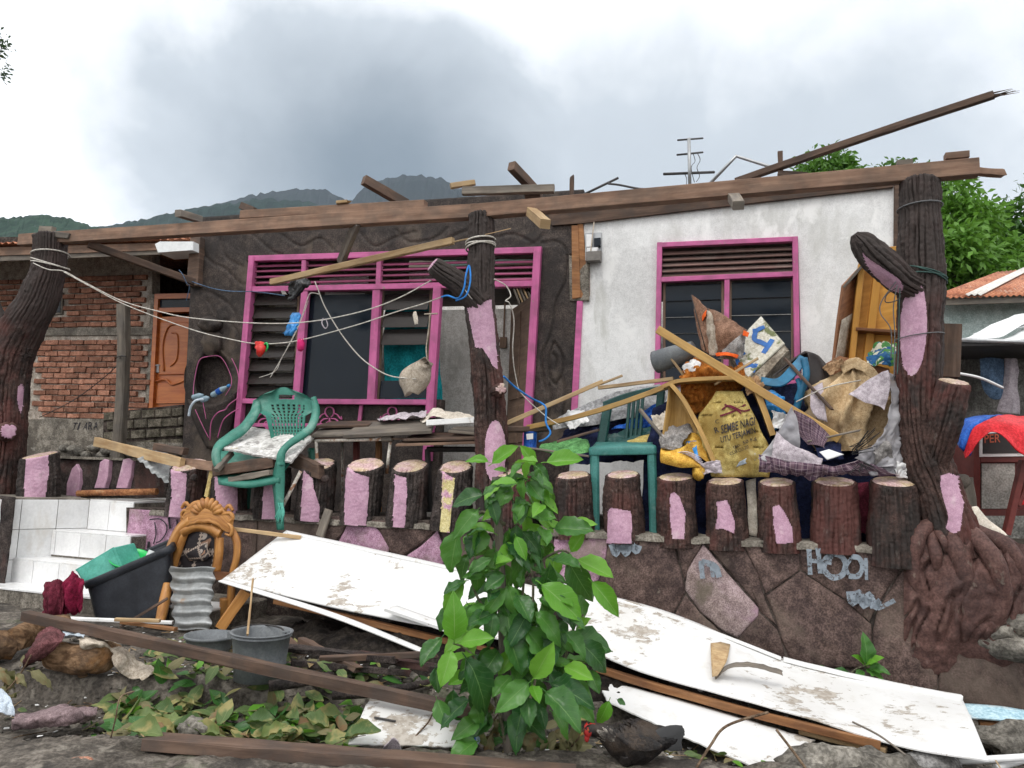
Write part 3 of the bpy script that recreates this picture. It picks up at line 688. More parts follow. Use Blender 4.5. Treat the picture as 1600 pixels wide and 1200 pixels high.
def crown(blobs,n,size,mb=None,seed=1,droop=.35,bunch=9):
 """foliage: bunches of real leaves through the volume of several uneven clumps"""
 r=random.Random(seed);mb=mb or MB();vs=[];fs=[];uv=[]
 tot=sum(b[1]**2 for b in blobs)
 for c,rad in blobs:
  c=Vector(c)
  for k in range(int(n*rad**2/tot/bunch)):
   d=Vector((r.gauss(0,1),r.gauss(0,1),r.gauss(0,1))).normalized()
   rr=rad*(r.random()**.45)*(1+.35*nz(d,1.8,seed))
   o=c+Vector((d.x*rr,d.y*rr,d.z*rr*.8))
   for q in range(bunch):
    e=(d*.8+Vector((r.gauss(0,.7),r.gauss(0,.7),r.gauss(0,.5)-droop*.4))).normalized()
    s=size*r.uniform(.7,1.3);side=e.cross(Vector((r.gauss(0,1),r.gauss(0,1),r.gauss(0,1)))).normalized()
    b=o+Vector((r.gauss(0,1),r.gauss(0,1),r.gauss(0,1)))*size*.45
    i0=len(vs);tip=b+e*s-Z*s*droop*.5;m=b+e*s*.5
    vs+=[b,m+side*s*.2,tip,m-side*s*.2]
    fs.append([i0,i0+1,i0+2,i0+3]);uv.append([(.5,0),(1,.5),(.5,1),(0,.5)])
 return mb.add(vs,fs,uv,0,False)
def tree(label,base,blobs,n,size,leafm,seed,trunk_r=.18,group='trees behind the houses'):
 t=thing('broadleaf_tree',label,'tree',base,group)
 b=Vector(base);mb=MB()
 c0=Vector(blobs[0][0]);mid=b.lerp(c0,.55)+Vector((.15,0,0))
 mb.tube(crv([b,b.lerp(mid,.5)+Vector((-.1,0,0)),mid,c0],4),crs([trunk_r,trunk_r*.8,trunk_r*.6,trunk_r*.25],4),9)
 for c,r in blobs[1:]:mb.tube(crv([mid-Z*.3,mid.lerp(Vector(c),.5)+Z*.2,Vector(c)],4),crs([trunk_r*.5,trunk_r*.35,trunk_r*.12],4),6)
 part('trunk',mb,M['stem'],t);part('crown',crown(blobs,n,size,None,seed),leafm,t);return t
def at(px,py,Y):return D(px,py,Y)
tree('bright green leafy tree rising right behind the thick bark column and rusty roof',(8.6,15.5,0),[(at(1505,345,15.5),.62),(at(1515,412,15.2),.6),(at(1478,300,15.6),.5),(at(1558,392,15.8),.5),(at(1488,385,15),.55),(at(1440,420,15.6),.8),(at(1530,445,15.4),.55),(at(1540,350,15.7),.35),(at(1490,440,15.5),.6)],9500,.19,M['tree_leaf'],3)
tree('darker tree with open crown beyond the rusty roof at the far right',(12.6,19,0),[(at(1588,345,19),.6),(at(1612,395,19),.8),(at(1568,378,19),.45),(at(1650,350,19),1.3),(at(1580,415,19),.5)],5200,.19,M['tree_leaf'],5)
tree('rounded treetop showing just above the roof beam beside the leaning broken pole',(7.6,21,0),[(at(1295,262,21),.62),(at(1320,275,21),.5),(at(1262,275,21),.42),(at(1290,330,21),1.2)],7000,.2,M['tree_leaf'],7)
tree('low treetop just peeping over the roof beam left of the thick bark column',(9.6,22,0),[(at(1405,268,22),.35),(at(1385,272,22),.28),(at(1420,300,22),.8)],3000,.2,M['tree_leaf'],8)
def overhang():
 t=thing('overhanging_branch','dark leafy branch tip hanging into the sky at the upper left corner','branch',D(-60,70,7))
 mb=MB();mb.tube(crv([D(-60,60,7),D(-25,75,7),D(4,90,7)],5),.006,5);part('twig',mb,M['twig'],t)
 part('foliage',crown([(D(-4,66,7),.10),(D(2,76,7),.06),(D(-6,112,7),.07),(D(-30,85,7),.2)],420,.05,None,4,.2),M['dark_tree_leaf'],t)
overhang()
# neighbour on the left: unplastered brick house
def B(x,y,d=0.0):return Q(x,y,-1.0+d)
def bq(pts,d,depth,mb=None,ch=.003):return qbox(pts,d,depth,mb,ch,B,NQ)
def brick_house():
 h=thing('brick_house','unplastered red brick house with rusty roof behind the left bark column','house',B(150,690))
 mb=MB();bq([(-330,380),(238,380),(236,700),(-330,700)],-.016,.16,mb);bq([(300,380),(420,380),(420,700),(300,700)],-.016,.16,mb)
 part('wall',mb,M['mortar'],h)
 part('interior_wall',bq([(-200,370),(420,370),(420,700),(-200,700)],-1.4,.1),M['joint'],h)
 part('concrete_band',bq([(-300,516),(238,512),(237,523),(-300,528)],.012,.04),M['concrete'],h)
 mb=bq([(-300,659),(236,653),(235,700),(-300,700)],.02,.06);f=part('plinth',mb,M['concrete'],h)
 o=B(111,671,.023);x=(B(154,668,.023)-o)
 mb=MB();ht=(B(111,659,.023)-o).z
 for i,ch in enumerate(['T','I','A','R','A']):
  a,b=B(112+i*8.6,672-i*.2,.02),B(118.5+i*8.6,672-i*.2,.02)
  text_mb(ch,a,b-a,Z+(b-a).normalized()*(.25 if i<3 else 0),ht,(b-a).length*(.35 if ch=='I' else 1),.004,.004,mb)
 part('lettering',mb,M['black_paint'],f)
 mbs=[]
 for k in range(3):
  m=MB();m.bar((-.106,0,0),(.106,0,0),.05,.066,ch=.006,segs=3,rough=.005);me=m.mesh('brick',(0,0,0));me.materials.append(M['brick']);mbs.append(me)
 zz=lambda py:B(140,py).z
 u0=B(-30,600,0);r=random.Random(4)
 rot0=UQ.to_track_quat('X','Z')
 for(ya,yb)in((512,432),(655,531)):
  z0,z1=zz(ya),zz(yb);n=int((z1-z0)/.077)
  for j in range(n):
   z=z0+.045+j*(z1-z0)/n
   s0=(j%2)*.115+r.uniform(-.02,.02)
   uu=s0
   while True:
    p=u0+UQ*uu;p.z=z+r.uniform(-.004,.004);px,py=proj(p)
    uu+=.224+r.uniform(-.008,.008)
    if px>226:break
    if 66<px<103 and 452<py<492:continue
    if px<18+(40 if py>560 else-40):continue
    q=Matrix.Rotation(r.uniform(-.012,.012),3,'Y').to_quaternion()
    piece('brick',r.choice(mbs),h,p+NQ*r.uniform(-.006,.006),rot0@q,(r.uniform(.93,1.04),1,r.uniform(.9,1.05)))
 w=part('window',bq([(66,458),(98,457),(97,491),(65,492)],.014,.03),M['concrete'],h)
 part('pane',bq([(69,461),(95,460),(94,488),(68,489)],.020,.015),M['dark_glass'],w)
 d=part('door',bq([(246,495),(300,494),(297,640),(240,641)],-.05,.05),M['orange_door'],h)
 for pts in([(250,503),(296,503),(295,585),(247,586)],[(246,598),(294,598),(292,630),(243,631)]):
  part('panel',bq(pts,-.03,.02,ch=.02),M['orange_door'],d)
 mb=MB();mb.tube(crv([B(256,580,-.02),B(254,540,-.02),B(262,512,-.02),B(275,506,-.02)],6),.012,6);mb.tube(crv([B(243,596,-.02),B(258,593,-.02),B(268,601,-.02),B(285,596,-.02),B(296,590,-.02)],6),.012,6)
 mb.tube(crv([B(268,520,-.02),B(277,525,-.02),B(276,560,-.02),B(266,572,-.02)],6),.01,6);part('moulding',mb,M['orange_door'],d)
 mb=MB();bq([(241,569),(248,569),(248,582),(241,582)],-.02,.03,mb);mb.tube([B(243,571,.03),B(250,571,.03)],.009,6);part('handle',mb,M['alu'],d)
 mb=MB();bq([(241,459),(300,458),(300,466),(241,467)],.01,.1,mb);bq([(241,467),(247,467),(238,640),(232,640)],.012,.1,mb);bq([(248,481),(300,480),(300,487),(247,488)],.008,.1,mb)
 f=part('door_frame',mb,M['orange_door'],h);part('transom_pane',bq([(248,467),(300,466),(300,480),(248,481)],-.03,.01),M['dark_glass'],f)
 part('door_post',bq([(236,460),(241,460),(232,641),(226,641)],.0,.14),M['concrete'],h)
 rows=[];n=150
 a0,a1=B(-170,384,1.0),B(330,371,1.0)
 for j in range(3):
  v=j/2;rows.append([a0.lerp(a1,i/n)+Z*(.018*math.cos(i/n*2*math.pi*46))-NQ*(v*2.6)+Z*v*.30 for i in range(n+1)])
 mb=MB();mb.surf(rows,.004);part('roof',mb,M['rust_roof'],h)
 part('fascia',bq([(-170,391),(330,377),(330,388),(-170,405)],.92,.03),M['beam'],h)
 part('fascia_board',bq([(-170,405),(330,388),(330,394),(-170,415)],.90,.03),M['grey_wood'],h)
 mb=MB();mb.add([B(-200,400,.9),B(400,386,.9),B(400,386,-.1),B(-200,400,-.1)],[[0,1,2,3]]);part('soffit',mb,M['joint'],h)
brick_house()
def block_wall():
 h=thing('block_wall','low mossy block wall in front of the orange door','wall',B(225,690,.35))
 part('core',bq([(162,645),(284,632),(284,700),(160,700)],.30,.12),M['joint'],h)
 r=random.Random(3);y0s=[640,655,671,688]
 for j,yy in enumerate(y0s):
  x=160+(j%2)*9-4
  while x<280:
   w=r.uniform(19,27)
   yo=-(x-222)*.06
   pts=[(max(x,160)+1,yy+yo+1),(min(x+w,285)-1,yy+yo-1+r.uniform(-1,1)),(min(x+w,285)-1,yy+yo+12),(max(x,160)+1,yy+yo+13.5)]
   if pts[1][0]-pts[0][0]>5:part('block',bq(pts,.32+r.uniform(-.01,.02),.12,ch=.012),M['block'],h)
   x+=w
block_wall()
mb=MB();bq([(-40,686),(290,692),(290,790),(-40,790)],.62,.5,mb);struct('path',mb,M['concrete'])
def rubble_ledge():
 r=random.Random(8)
 g='rough stones under the brick house ledge'
 lab=['rough grey rubble stone in the row under the brick house plinth']
 for k in range(17):
  x=88+k*12+r.uniform(-3,3);y=706+r.uniform(-6,7);c=B(x,y,.68);s=r.uniform(.055,.085)
  mb=MB();mb.blob(c,UQ*s*1.25,NQ*s,Z*s*.8,10,7,.35,1.6,k);solo('rubble_stone',mb,M['rock'],lab[0],'stone',g)
rubble_ledge()
mb=MB();mb.bar(B(193,476,.75),B(183,722,.75),.135,.13,up=NQ,ch=.02,segs=10,rough=.014,bow=(.03,0,0));solo('wooden_post',mb,M['grey_wood'],'upright old grey timber post standing before the brick wall','post')
mb=MB();mb.tube(crv([B(188,558,.82),B(176,578,.7),B(120,622,.6),B(62,652,.6)],6),.006,5);mb.tube(crv([B(183,558,.84),B(190,556,.84),B(197,557,.84)],3),.008,5);solo('cable',mb,M['iron'],'thin dark cable drooping from the grey post across the brick wall','cable')
mb=MB();bq([(241,381),(249,377),(301,377),(301,391),(246,395)],1.25,.30,mb,.01);solo('gutter_box',mb,M['white_metal'],'short white metal gutter box under the roof beam at the left','gutter')
# neighbour on the right
def right_house():
 h=thing('pale_house','pale teal house with rusty corrugated roof at the right edge','house',D(1560,520,11))
 W=lambda x,y,d=0:D(x,y,11-d)
 part('wall',qbox([(1440,462),(1800,455),(1800,640),(1440,640)],0,.15,None,.003,W,Vector((0,-1,0))),M['teal_plaster'],h)
 n=216;a0,a1=W(1452,466,.5),W(1790,455,.5);b0,b1=D(1560,425,13.5),D(1800,401,13.5);rows=[]
 for j in range(4):
  v=j/3;rows.append([a0.lerp(a1,i/n).lerp(b0.lerp(b1,i/n),v)+Z*.013*math.cos(i/n*2*math.pi*36)for i in range(n+1)])
 mb=MB();mb.surf(rows,.004);part('roof',mb,M['rust_roof'],h)
 rows2=[[p+Z*.03 for p in r[36:55]]for r in rows];mb=MB();mb.surf(rows2,.004);part('roof_sheet',mb,M['pale_roof'],h,'bare pale zinc strip on the rusty roof')
 part('fascia',qbox([(1462,468),(1800,458),(1800,466),(1462,477)],.45,.05,None,.003,W,Vector((0,-1,0))),M['grey_wood'],h)
right_house()
mb=MB();mb.poly([Vector((3.35,6.0,1.08)),Vector((9.5,5.2,1.08)),Vector((9.5,9.2,1.08)),Vector((3.35,9.2,1.08))],Vector((0,0,-1.2)),.02);struct('yard',mb,M['soil'])
def shed():
 S=lambda x,y,d=0:D(x,y,8.6-d)
 h=thing('lean_to_shed','dark lean-to shed with fallen metal sheets on top and washing inside','shed',S(1560,800))
 n=Vector((0,-1,0))
 part('back_wall',qbox([(1462,540),(1800,535),(1800,900),(1462,900)],0,.1,None,.003,S,n),surf('shed_wall',(.13,.125,.115),(.19,.185,.17),2,.85,.2,.3,40,stains=[((.07,.065,.06),2,.5,.66,(1,1,.4),.8)]),h)
 mb=MB();a,b=S(1478,541,1.0),S(1800,536,1.0);mb.add([a,b,b-n*1.2,a-n*1.2,a+Z*.04,b+Z*.04,b-n*1.2+Z*.04,a-n*1.2+Z*.04],[[0,1,2,3],[4,5,6,7],[0,1,5,4],[1,2,6,5],[2,3,7,6],[3,0,4,7]]);part('roof',mb,M['iron'],h)
 mb=MB();mb.tube([S(1492,531,1.02),S(1800,541,1.0)],.022,8);part('roof_pipe',mb,M['alu'],h)
 for(pts,nm)in(([(1488,536,.9),(1560,528,.95),(1640,486,.2),(1585,492,.0)],0),([(1520,524,.6),(1600,512,.6),(1680,480,-.2),(1600,496,-.1)],1),([(1560,533,.98),(1640,529,.98),(1690,505,.3),(1610,510,.3)],2)):
  p=[S(x,y,d)for x,y,d in pts];mb=sheet([[p[0],p[1]],[p[3],p[2]]],14,8,.006,.03,2.0,nm*3)
  solo('metal_sheet',mb,M['white_metal'],['long pale metal sheet lying lowest on the dark shed roof','narrow pale metal sheet sticking up towards the teal wall','pale metal sheet at the right edge of the shed roof'][nm],'sheet','fallen metal sheets on the shed')
 mb=MB();mb.tube([S(1480,545,.4),S(1700,556,.4)],.004,5);solo('washing_line',mb,M['grey_wire'],'thin washing line under the shed roof at right','line')
 def hang(pts,m,lab,amp,seed):
  g=[[S(x,y,d)for x,y,d in r]for r in pts];solo('hanging_garment',sheet(g,16,18,.004,amp,5,seed,(2.2,1,.5),.8),m,lab,'laundry','washing hanging under the shed roof')
 hang([[(1530,560,.4),(1550,560,.45),(1570,561,.4)],[(1533,600,.42),(1552,600,.5),(1569,598,.42)],[(1548,622,.42),(1556,624,.45),(1566,620,.42)]],M['denim'],'faded blue shirt hanging leftmost in the dark shed',.02,2)
 hang([[(1570,560,.4),(1582,560,.45),(1588,561,.4)],[(1566,600,.42),(1578,600,.48),(1590,600,.42)],[(1557,642,.42),(1575,645,.46),(1591,648,.42)]],M['lilac_cloth'],'pale lilac trousers hanging beside the blue shirt',.02,5)
 mb=MB();mb.tube(crv([S(1488,582,1.4),S(1530,590,1.35),S(1567,606,1.3)],6),.013,6);solo('bent_strip',mb,M['white_plastic'],'bent thin white strip sticking out right of the bark column','strip')
 K=lambda x,y,d=0:D(x,y,6.9-d)
 c=thing('stall_cabinet','dark red wooden stall cabinet with white panels under the red and blue tarpaulin','cabinet',K(1565,815))
 ky=Vector((0,-1,0));kb=lambda pts,d,dep,ch=.003:qbox(pts,d,dep,None,ch,K,ky)
 part('carcass',kb([(1525,672),(1660,670),(1660,800),(1523,800)],-.02,.5),M['red_paint'],c)
 mb=MB()
 for pts in([(1522,668),(1532,668),(1531,812),(1521,812)],[(1532,712),(1660,712),(1660,722),(1532,722)],[(1532,796),(1660,796),(1660,806),(1532,806)]):qbox(pts,.02,.05,mb,.004,K,ky)
 part('frame',mb,M['red_paint'],c)
 part('lower_panel',kb([(1534,724),(1586,724),(1586,795),(1534,795)],0,.015),surf('cream_panel',(.34,.34,.31),(.42,.42,.38),2,.5,.4,.05),c)
 f=part('upper_frame',kb([(1531,673),(1600,668),(1600,713),(1531,714)],.03,.02),M['white_trim'],c)
 part('glass_panel',kb([(1536,678),(1600,673),(1600,708),(1536,709)],.035,.015),M['black_vinyl'],f)
 a,b=K(1538,692,.037),K(1563,691,.037);part('lettering',text_mb('PER',a,b-a,Z,.075,(b-a).length,.003,.01),plain('red_lettering',(.45,.10,.05),.6),f)
 for i,(pts,m,lab)in enumerate((([[(1494,690,.4),(1500,700,.55),(1514,712,.5)],[(1500,662,.3),(1520,660,.5),(1545,655,.5)],[(1530,650,.1),(1555,649,.2),(1580,648,.2)]],M['blue_tarp'],'blue end of a tarpaulin folded over the stall cabinet'),([[(1504,708,.56),(1520,668,.56),(1545,655,.56),(1580,650,.4),(1620,652,.3)],[(1506,712,.6),(1528,676,.62),(1552,664,.64),(1600,668,.6),(1660,676,.5)],[(1508,716,.62),(1533,684,.66),(1556,674,.68),(1598,712,.68),(1660,718,.6)]],M['red_tarp'],'red tarpaulin draped over the stall cabinet'))):
  g=[[K(x,y,d)for x,y,d in r]for r in pts];solo('tarpaulin',sheet(g,26,16,.005,.02,3,i*4,(1,1,1),.6),m,lab,'tarpaulin')
 mb=MB();mb.bar(K(1599,720,.5),K(1572,835,.5),.05,.06,up=ky);mb.bar(K(1610,740,.5),K(1590,790,.5),.03,.05,up=ky);solo('leaning_board',mb,M['red_paint'],'dark red timber leaning against the stall cabinet at the right edge','board')
 mb=MB();mb.add([],[]);qbox([(1588,762),(1600,720),(1680,715),(1680,780),(1588,790)],.42,.02,mb,.003,K,ky);solo('sign_board',mb,M['red_tarp'],'red sign board cut off by the right picture edge','board')
 mb=MB();mb.bar(K(1500,747,.3),K(1512,836,.3),.2,.1,up=ky,ch=.02,segs=6,rough=.02);mb.blob(K(1503,752,.36),(.07,0,0),(0,.05,0),(0,0,.06),10,8,.3);solo('tree_stump',mb,M['grey_wood'],'old grey wooden post end standing right of the bark column','post')
 g=[[K(1510,790,.9),K(1527,805,.95),K(1540,822,.9)],[K(1512,812,1.0),K(1535,826,1.08),K(1565,842,1.0)],[K(1525,845,.98),K(1570,860,1.05),K(1600,905,1.0)]]
 mb=MB();mb.tube(crv([K(1515,795,.85),K(1530,825,.9),K(1560,852,.9),K(1590,895,.9)],5),crs([.06,.095,.10,.07],5),10);solo('rolled_mat',mb,M['pale_cloth'],'rolled off-white mat lying behind the cement roots','mat')
shed()
def air():
 x0,x1,y0,y1,z0,z1=-5200,5200,-700,6600,-1.1,1900
 mb=MB();mb.add([(x0,y0,z0),(x1,y0,z0),(x1,y1,z0),(x0,y1,z0),(x0,y0,z1),(x1,y0,z1),(x1,y1,z1),(x0,y1,z1)],[[0,3,2,1],[4,5,6,7],[0,1,5,4],[1,2,6,5],[2,3,7,6],[3,0,4,7]])
 struct('haze',mb,M['haze'],'stuff')
air()
# the ruined house
def inpoly(x,y,poly):
 c=False;j=len(poly)-1
 for i in range(len(poly)):
  xi,yi=poly[i];xj,yj=poly[j]
  if(yi>y)!=(yj>y)and x<(xj-xi)*(y-yi)/(yj-yi)+xi:c=not c
  j=i
 return c
def segd(x,y,a,b):
 dx,dy=b[0]-a[0],b[1]-a[1];t=max(0,min(1,((x-a[0])*dx+(y-a[1])*dy)/(dx*dx+dy*dy+1e-9)))
 return math.hypot(x-a[0]-t*dx,y-a[1]-t*dy)
def smooth2(pl,k=5):return[(v.x,v.y)for v in crv([(x,y,0)for x,y in pl],k)]
GROOVES=[smooth2(p)for p in([(312,385),(330,410),(352,420),(372,440),(385,446)],[(345,372),(352,400),(380,418)],[(300,452),(330,458),(360,478),(372,500)],[(325,470),(338,495),(345,540),(360,560)],[(352,500),(372,520),(372,560),(362,575)],[(440,366),(470,385),(500,372),(520,390)],[(395,366),(425,392),(440,398)],[(560,360),(585,385),(620,370),(650,362)],[(620,360),(640,378),(680,372),(700,355)],[(700,372),(730,360)],[(772,372),(800,366),(822,374),(838,384)],[(850,366),(838,378),(826,384)],[(846,380),(870,378),(886,392),(888,402),(900,398)],[(888,404),(884,440),(870,470),(866,500)],[(872,462),(862,520),(846,560),(852,610)],[(866,535),(858,560),(860,590),(868,600)],[(866,535),(878,555),(880,580),(870,600)],[(864,552),(870,562),(868,580)],[(878,590),(884,620),(880,650)],[(858,600),(862,630),(856,655)])]
def relief(q,nu,nv,d0,amp,mb=None,seed=0,thick=.14):
 rows=[]
 segs=[(a,b)for g in GROOVES for a,b in zip(g,g[1:])]
 for j in range(nv+1):
  v=j/nv;row=[]
  for i in range(nu+1):
   u=i/nu
   x=lerp(lerp(q[0][0],q[1][0],u),lerp(q[3][0],q[2][0],u),v);y=lerp(lerp(q[0][1],q[1][1],u),lerp(q[3][1],q[2][1],u),v)
   near=min((segd(x,y,a,b)for a,b in segs if abs(a[0]-x)<26 and abs(a[1]-y)<26),default=99)
   e=min(u,1-u,1)*8;e=min(1,e+.15)
   k=amp*(.9*nz((x/60,y/60,seed),1.0)+.20*nz((x/22,y/22,seed),1)+.08*nz((x/7,y/7,seed),1))*e
   if seed==1:
    e2=((x-334)/30)**2+((y-592)/44)**2;k-=.17*(1-sstep(.5,1.05,e2))
   k-=(.026 if seed==3 else .015)*math.exp(-(near/1.5)**2);k+=.003*math.exp(-((near-6)/3.5)**2)
   row.append(Q(x,y,d0+k))
  rows.append(row)
 return(mb or MB()).surf(rows,-thick)
def qbar(mb,x0,y0,x1,y1,wpx,d,dep,**k):
 a,b=Q(x0,y0,d),Q(x1,y1,d);w=wpx*(a.y+b.y)/2400
 return mb.bar(a,b,w,dep,up=NQ,**k)
def house():
 h=thing('ruined_house','roofless house with magenta window frames, dark cement relief and white plaster walls','house',Q(700,760))
 mb=MB()
 relief([(303,340),(396,334),(362,800),(280,800)],44,150,.03,.032,mb,1)
 relief([(385,330),(912,296),(912,398),(385,408)],190,40,.03,.012,mb,2)
 relief([(838,385),(912,380),(885,800),(816,800)],36,130,.028,.014,mb,3)
 part('relief_wall',mb,M['relief'],h)
 part('lower_wall',qbox([(384,622),(690,624),(682,800),(368,800)],-.01,.12),M['relief'],h)
 mb=MB();mb.blob(Q(330,508,.05),UQ*.17,NQ*.12,Z*.09,20,14,.3,1.6,3);mb.blob(Q(333,535,.03),UQ*.15,NQ*.10,Z*.16,20,14,.3,1.5,6);part('relief_lump',mb,M['relief'],h)
 o=[(903,322),(1400,262),(1400,830),(880,800)];i=[(1028,380),(1247,370),(1253,604),(1022,604)]
 mb=MB();vs=[Q(x,y,.02)for x,y in o+i];bk=[p-NQ*.15 for p in vs]
 fs=[[k,(k+1)%4,(k+1)%4+4,k+4]for k in range(4)];fs+=[[a+8 for a in f[::-1]]for f in fs]+[[k,(k+1)%4,(k+1)%4+8,k+8]for k in range(4)]+[[k+4,(k+1)%4+4,(k+1)%4+12,k+12]for k in range(4)]
 mb.add(vs+bk,fs);part('plaster_wall',mb,M['plaster'],h)
 mb=MB();a=Q(300,740,-.16);b=Q(1400,740,-.16);up=Z*3.5;z0=Vector((0,0,1.02))
 a.z=b.z=1.02
 i2=-NQ*3.0
 mb.add([a+i2,b+i2,b+i2+up,a+i2+up,a,b,b+up,a+up],[[0,1,2,3],[1,5,6,2],[4,0,3,7]])
 c=Q(852,740,-.16);c.z=1.02;mb.add([c,c+i2,c+i2+up,c+up],[[0,1,2,3]]);part('room_wall',mb,M['grey_plaster'],h)
 mb=MB();f0,f1=P(140,800,-.05),P(1420,860,-.05);f0.z=f1.z=1.02;mb.add([f0,f1,b+i2,a+i2],[[0,1,2,3]]);part('floor',mb,M['concrete'],h)
 for(xa,xb,d0,d1)in((300,640,-.2,-2.95),(850,1400,-.25,-2.95),(640,850,-.75,-2.95)):
  p=[Q(xa,395,d0),Q(xb,395,d0),Q(xb,395,d1),Q(xa,395,d1)]
  for k in p:k.z=4.03
  mb=MB();mb.poly(p,Z*.02,.002);part('ceiling_remnant',mb,M['beam_dark'],h)
 c0,c1=Q(640,740,-1.05),Q(860,740,-1.05);c0.z=c1.z=1.02
 mb=MB();mb.add([c0,c1,c1+Z*2.55,c0+Z*2.55],[[0,1,2,3]]);part('room_wall',mb,M['grey_plaster'],h)
 mb=MB();mb.bar(Q(789,474,-1.0),Q(787,528,-1.0),.02,.02,up=NQ);mb.bar(Q(787,527,-1.0),Q(786,544,-1.0),.085,.04,up=NQ);part('switch_box',mb,M['brown_door'],h)
 w=part('window',MB().merge(win_frame()),M['pink_wood'],h)
 r=random.Random(5)
 def slats(x0,x1,ys,m,tilt,dd=.02):
  for(ya,yb)in ys:
   mb=MB();a,b=Q(x0,ya,dd),Q(x1,yb,dd);u=(NQ*math.cos(tilt)+Z*math.sin(tilt)).normalized()
   mb.bar(a,b,.012,.062,up=u,ch=.002,segs=3,rough=.002);part('vent_slat',mb,m,w)
 for x0,x1,o in((398,475,0),(481,591,-1),(598,735,-2.5),(770,833,-6)):
  slats(x0,x1,[(y+o,y+o-(x1-x0)*.028)for y in(416,424,433,442)]if x0<700 else[(y+o,y+o-1.5)for y in(416,425,434,443)],M['pink_slat'],-.6)
 def panes(x0,x1,x0b,x1b,y0,y1,n,tilt,m,tgt,d=-.01,keep=None):
  for k in range(n):
   if keep and k not in keep:continue
   t0,t1=(k+.04)/n,(k+1.0)/n;tm=(t0+t1)/2
   xa,xb=lerp(x0,x0b,tm),lerp(x1,x1b,tm);yy=lerp(y0,y1,tm);sl=(xb-xa)*-.012
   a,b=Q(xa,yy,d),Q(xb,yy+sl,d);hh=(Q(xa,lerp(y0,y1,t0),d)-Q(xa,lerp(y0,y1,t1),d)).z*1.08
   u=(Z*math.cos(tilt+r.uniform(-.03,.03))+NQ*math.sin(tilt)).normalized()
   mb=MB();mb.bar(a,b,.006,hh,up=u,ch=.001);part('louvre_pane',mb,m,tgt)
 panes(400,466,385,458,458,622,8,-.50,M['louvre_glass'],w)
 panes(600,671,594,666,458,622,6,-.38,M['louvre_glass'],w,keep=(0,1,2))
 panes(600,671,594,666,458,622,6,-.1,M['dark_glass'],w,keep=(5,))
 part('fixed_pane',qbox([(483,461),(584,459),(576,624),(469,624)],-.015,.008),M['dark_glass'],w)
 for x0,y0,x1,y1 in((398,456,384,622),(468,455,460,622),(598,455,591,624),(674,453,668,624)):part('louvre_frame',qbar(MB(),x0,y0,x1,y1,4,-.03,.04),M['brown_door'],w)
 for cx in(418,515,613):
  mb=MB();e=.016
  def st(pts,wd):ribbon_t(mb,[Q(cx+x,652+y,e)for x,y in pts],wd)
  for s in(-1,1):
   st([(0,-16),(s*5,-14),(s*7,-8),(s*5,-3),(s*2,0)],.020);st([(s*7,-6),(s*12,-4),(s*16,1),(s*19,3),(s*18,-2)],.018);st([(s*2,2),(s*9,3),(s*14,8),(s*12,14),(s*6,12)],.020);st([(s*2,6),(s*5,10),(s*3,16),(0,20)],.018)
  st([(0,1),(0,10),(0,22)],.028)
  part('scroll_ornament',mb,M['pink_wood'],w)
 mb=MB();qbar(mb,565,630,561,668,6,.012,.03);qbar(mb,390,664,680,666,6,.012,.03);qbar(mb,470,630,466,668,6,.012,.03);part('board_divider',mb,M['pink_wood'],w)
 mb=MB();a,b=Q(827,459,-.08),Q(827,690,-.08);e=Vector((-.27,.95,0)).normalized()*.92;hz=Z*(a.z-1.04)
 lf=Q(827,690,-.08);lf.z=1.04
 thickv=Vector((.045,.0,0));mb.poly([lf+e,lf,lf+hz,lf+e+hz],thickv,.002);dl=part('door',mb,M['brown_door'],h)
 for k in range(2):
  for zz in((.12,.80),(.88,1.30),(1.38,hz.z-.1)):
   p0=lf+e*(.10+.42*k);p1=lf+e*(.44+.46*k);o=Vector((-.012,0,0))
   mb=MB();mb.poly([p1+Z*zz[0]+o,p0+Z*zz[0]+o,p0+Z*zz[1]+o,p1+Z*zz[1]+o],-o*.9,.004);part('panel',mb,M['brown_door'],dl)
 mb=MB();mb.tube([lf+e*.93+Z*1.0+Vector((-.02,0,0)),lf+e*.93+Z*1.0+Vector((-.07,0,0)),lf+e*.84+Z*1.0+Vector((-.07,0,0))],.009,6);part('handle',mb,M['alu'],dl)
 part('pink_strip',qbox([(902,462),(911,462),(898,720),(888,720)],.045,.05),M['pink_wood'],h)
 mb=MB()
 for k,(pts,d)in enumerate(([[(893,352),(903,352),(907,465),(894,467)],.06],[(((902,348)),(911,350),(919,464),(906,466)),.05],[((911,398),(921,402),(921,462),(914,464)),.045])):qbox(list(pts),d,.04,mb,.004)
 part('corner_lath',mb,M['batten'],h);part('broken_mortar',relief([(889,400),(922,400),(921,470),(890,470)],12,30,.045,.03,None,9,.05),M['concrete'],h)
 mb=MB()
 for x0,y0,x1,y1,wd in((1031,380,1027,606,8),(1242,371,1246,606,8.5)):qbar(mb,x0,y0,x1,y1,wd,.035,.07)
 for x0,y0,x1,y1,wd in((1028,384,1246,374.5,8),(1034,438,1240,429,8),(1028,600,1248,599,8)):qbar(mb,x0,y0,x1,y1,wd,.03,.07)
 qbar(mb,1136,434,1134,600,8,.028,.06);w2=part('window',mb,M['pink_wood'],h)
 r2=random.Random(9)
 for k,yy in enumerate((393,402,411,420,428)):
  mb=MB();mb.bar(Q(1035,yy+3.5,.0),Q(1239,yy-5,.0),.012,.07,up=(NQ*.75-Z*.65),ch=.002,segs=5,rough=.004);part('vent_slat',mb,M['brown_slat'],w2)
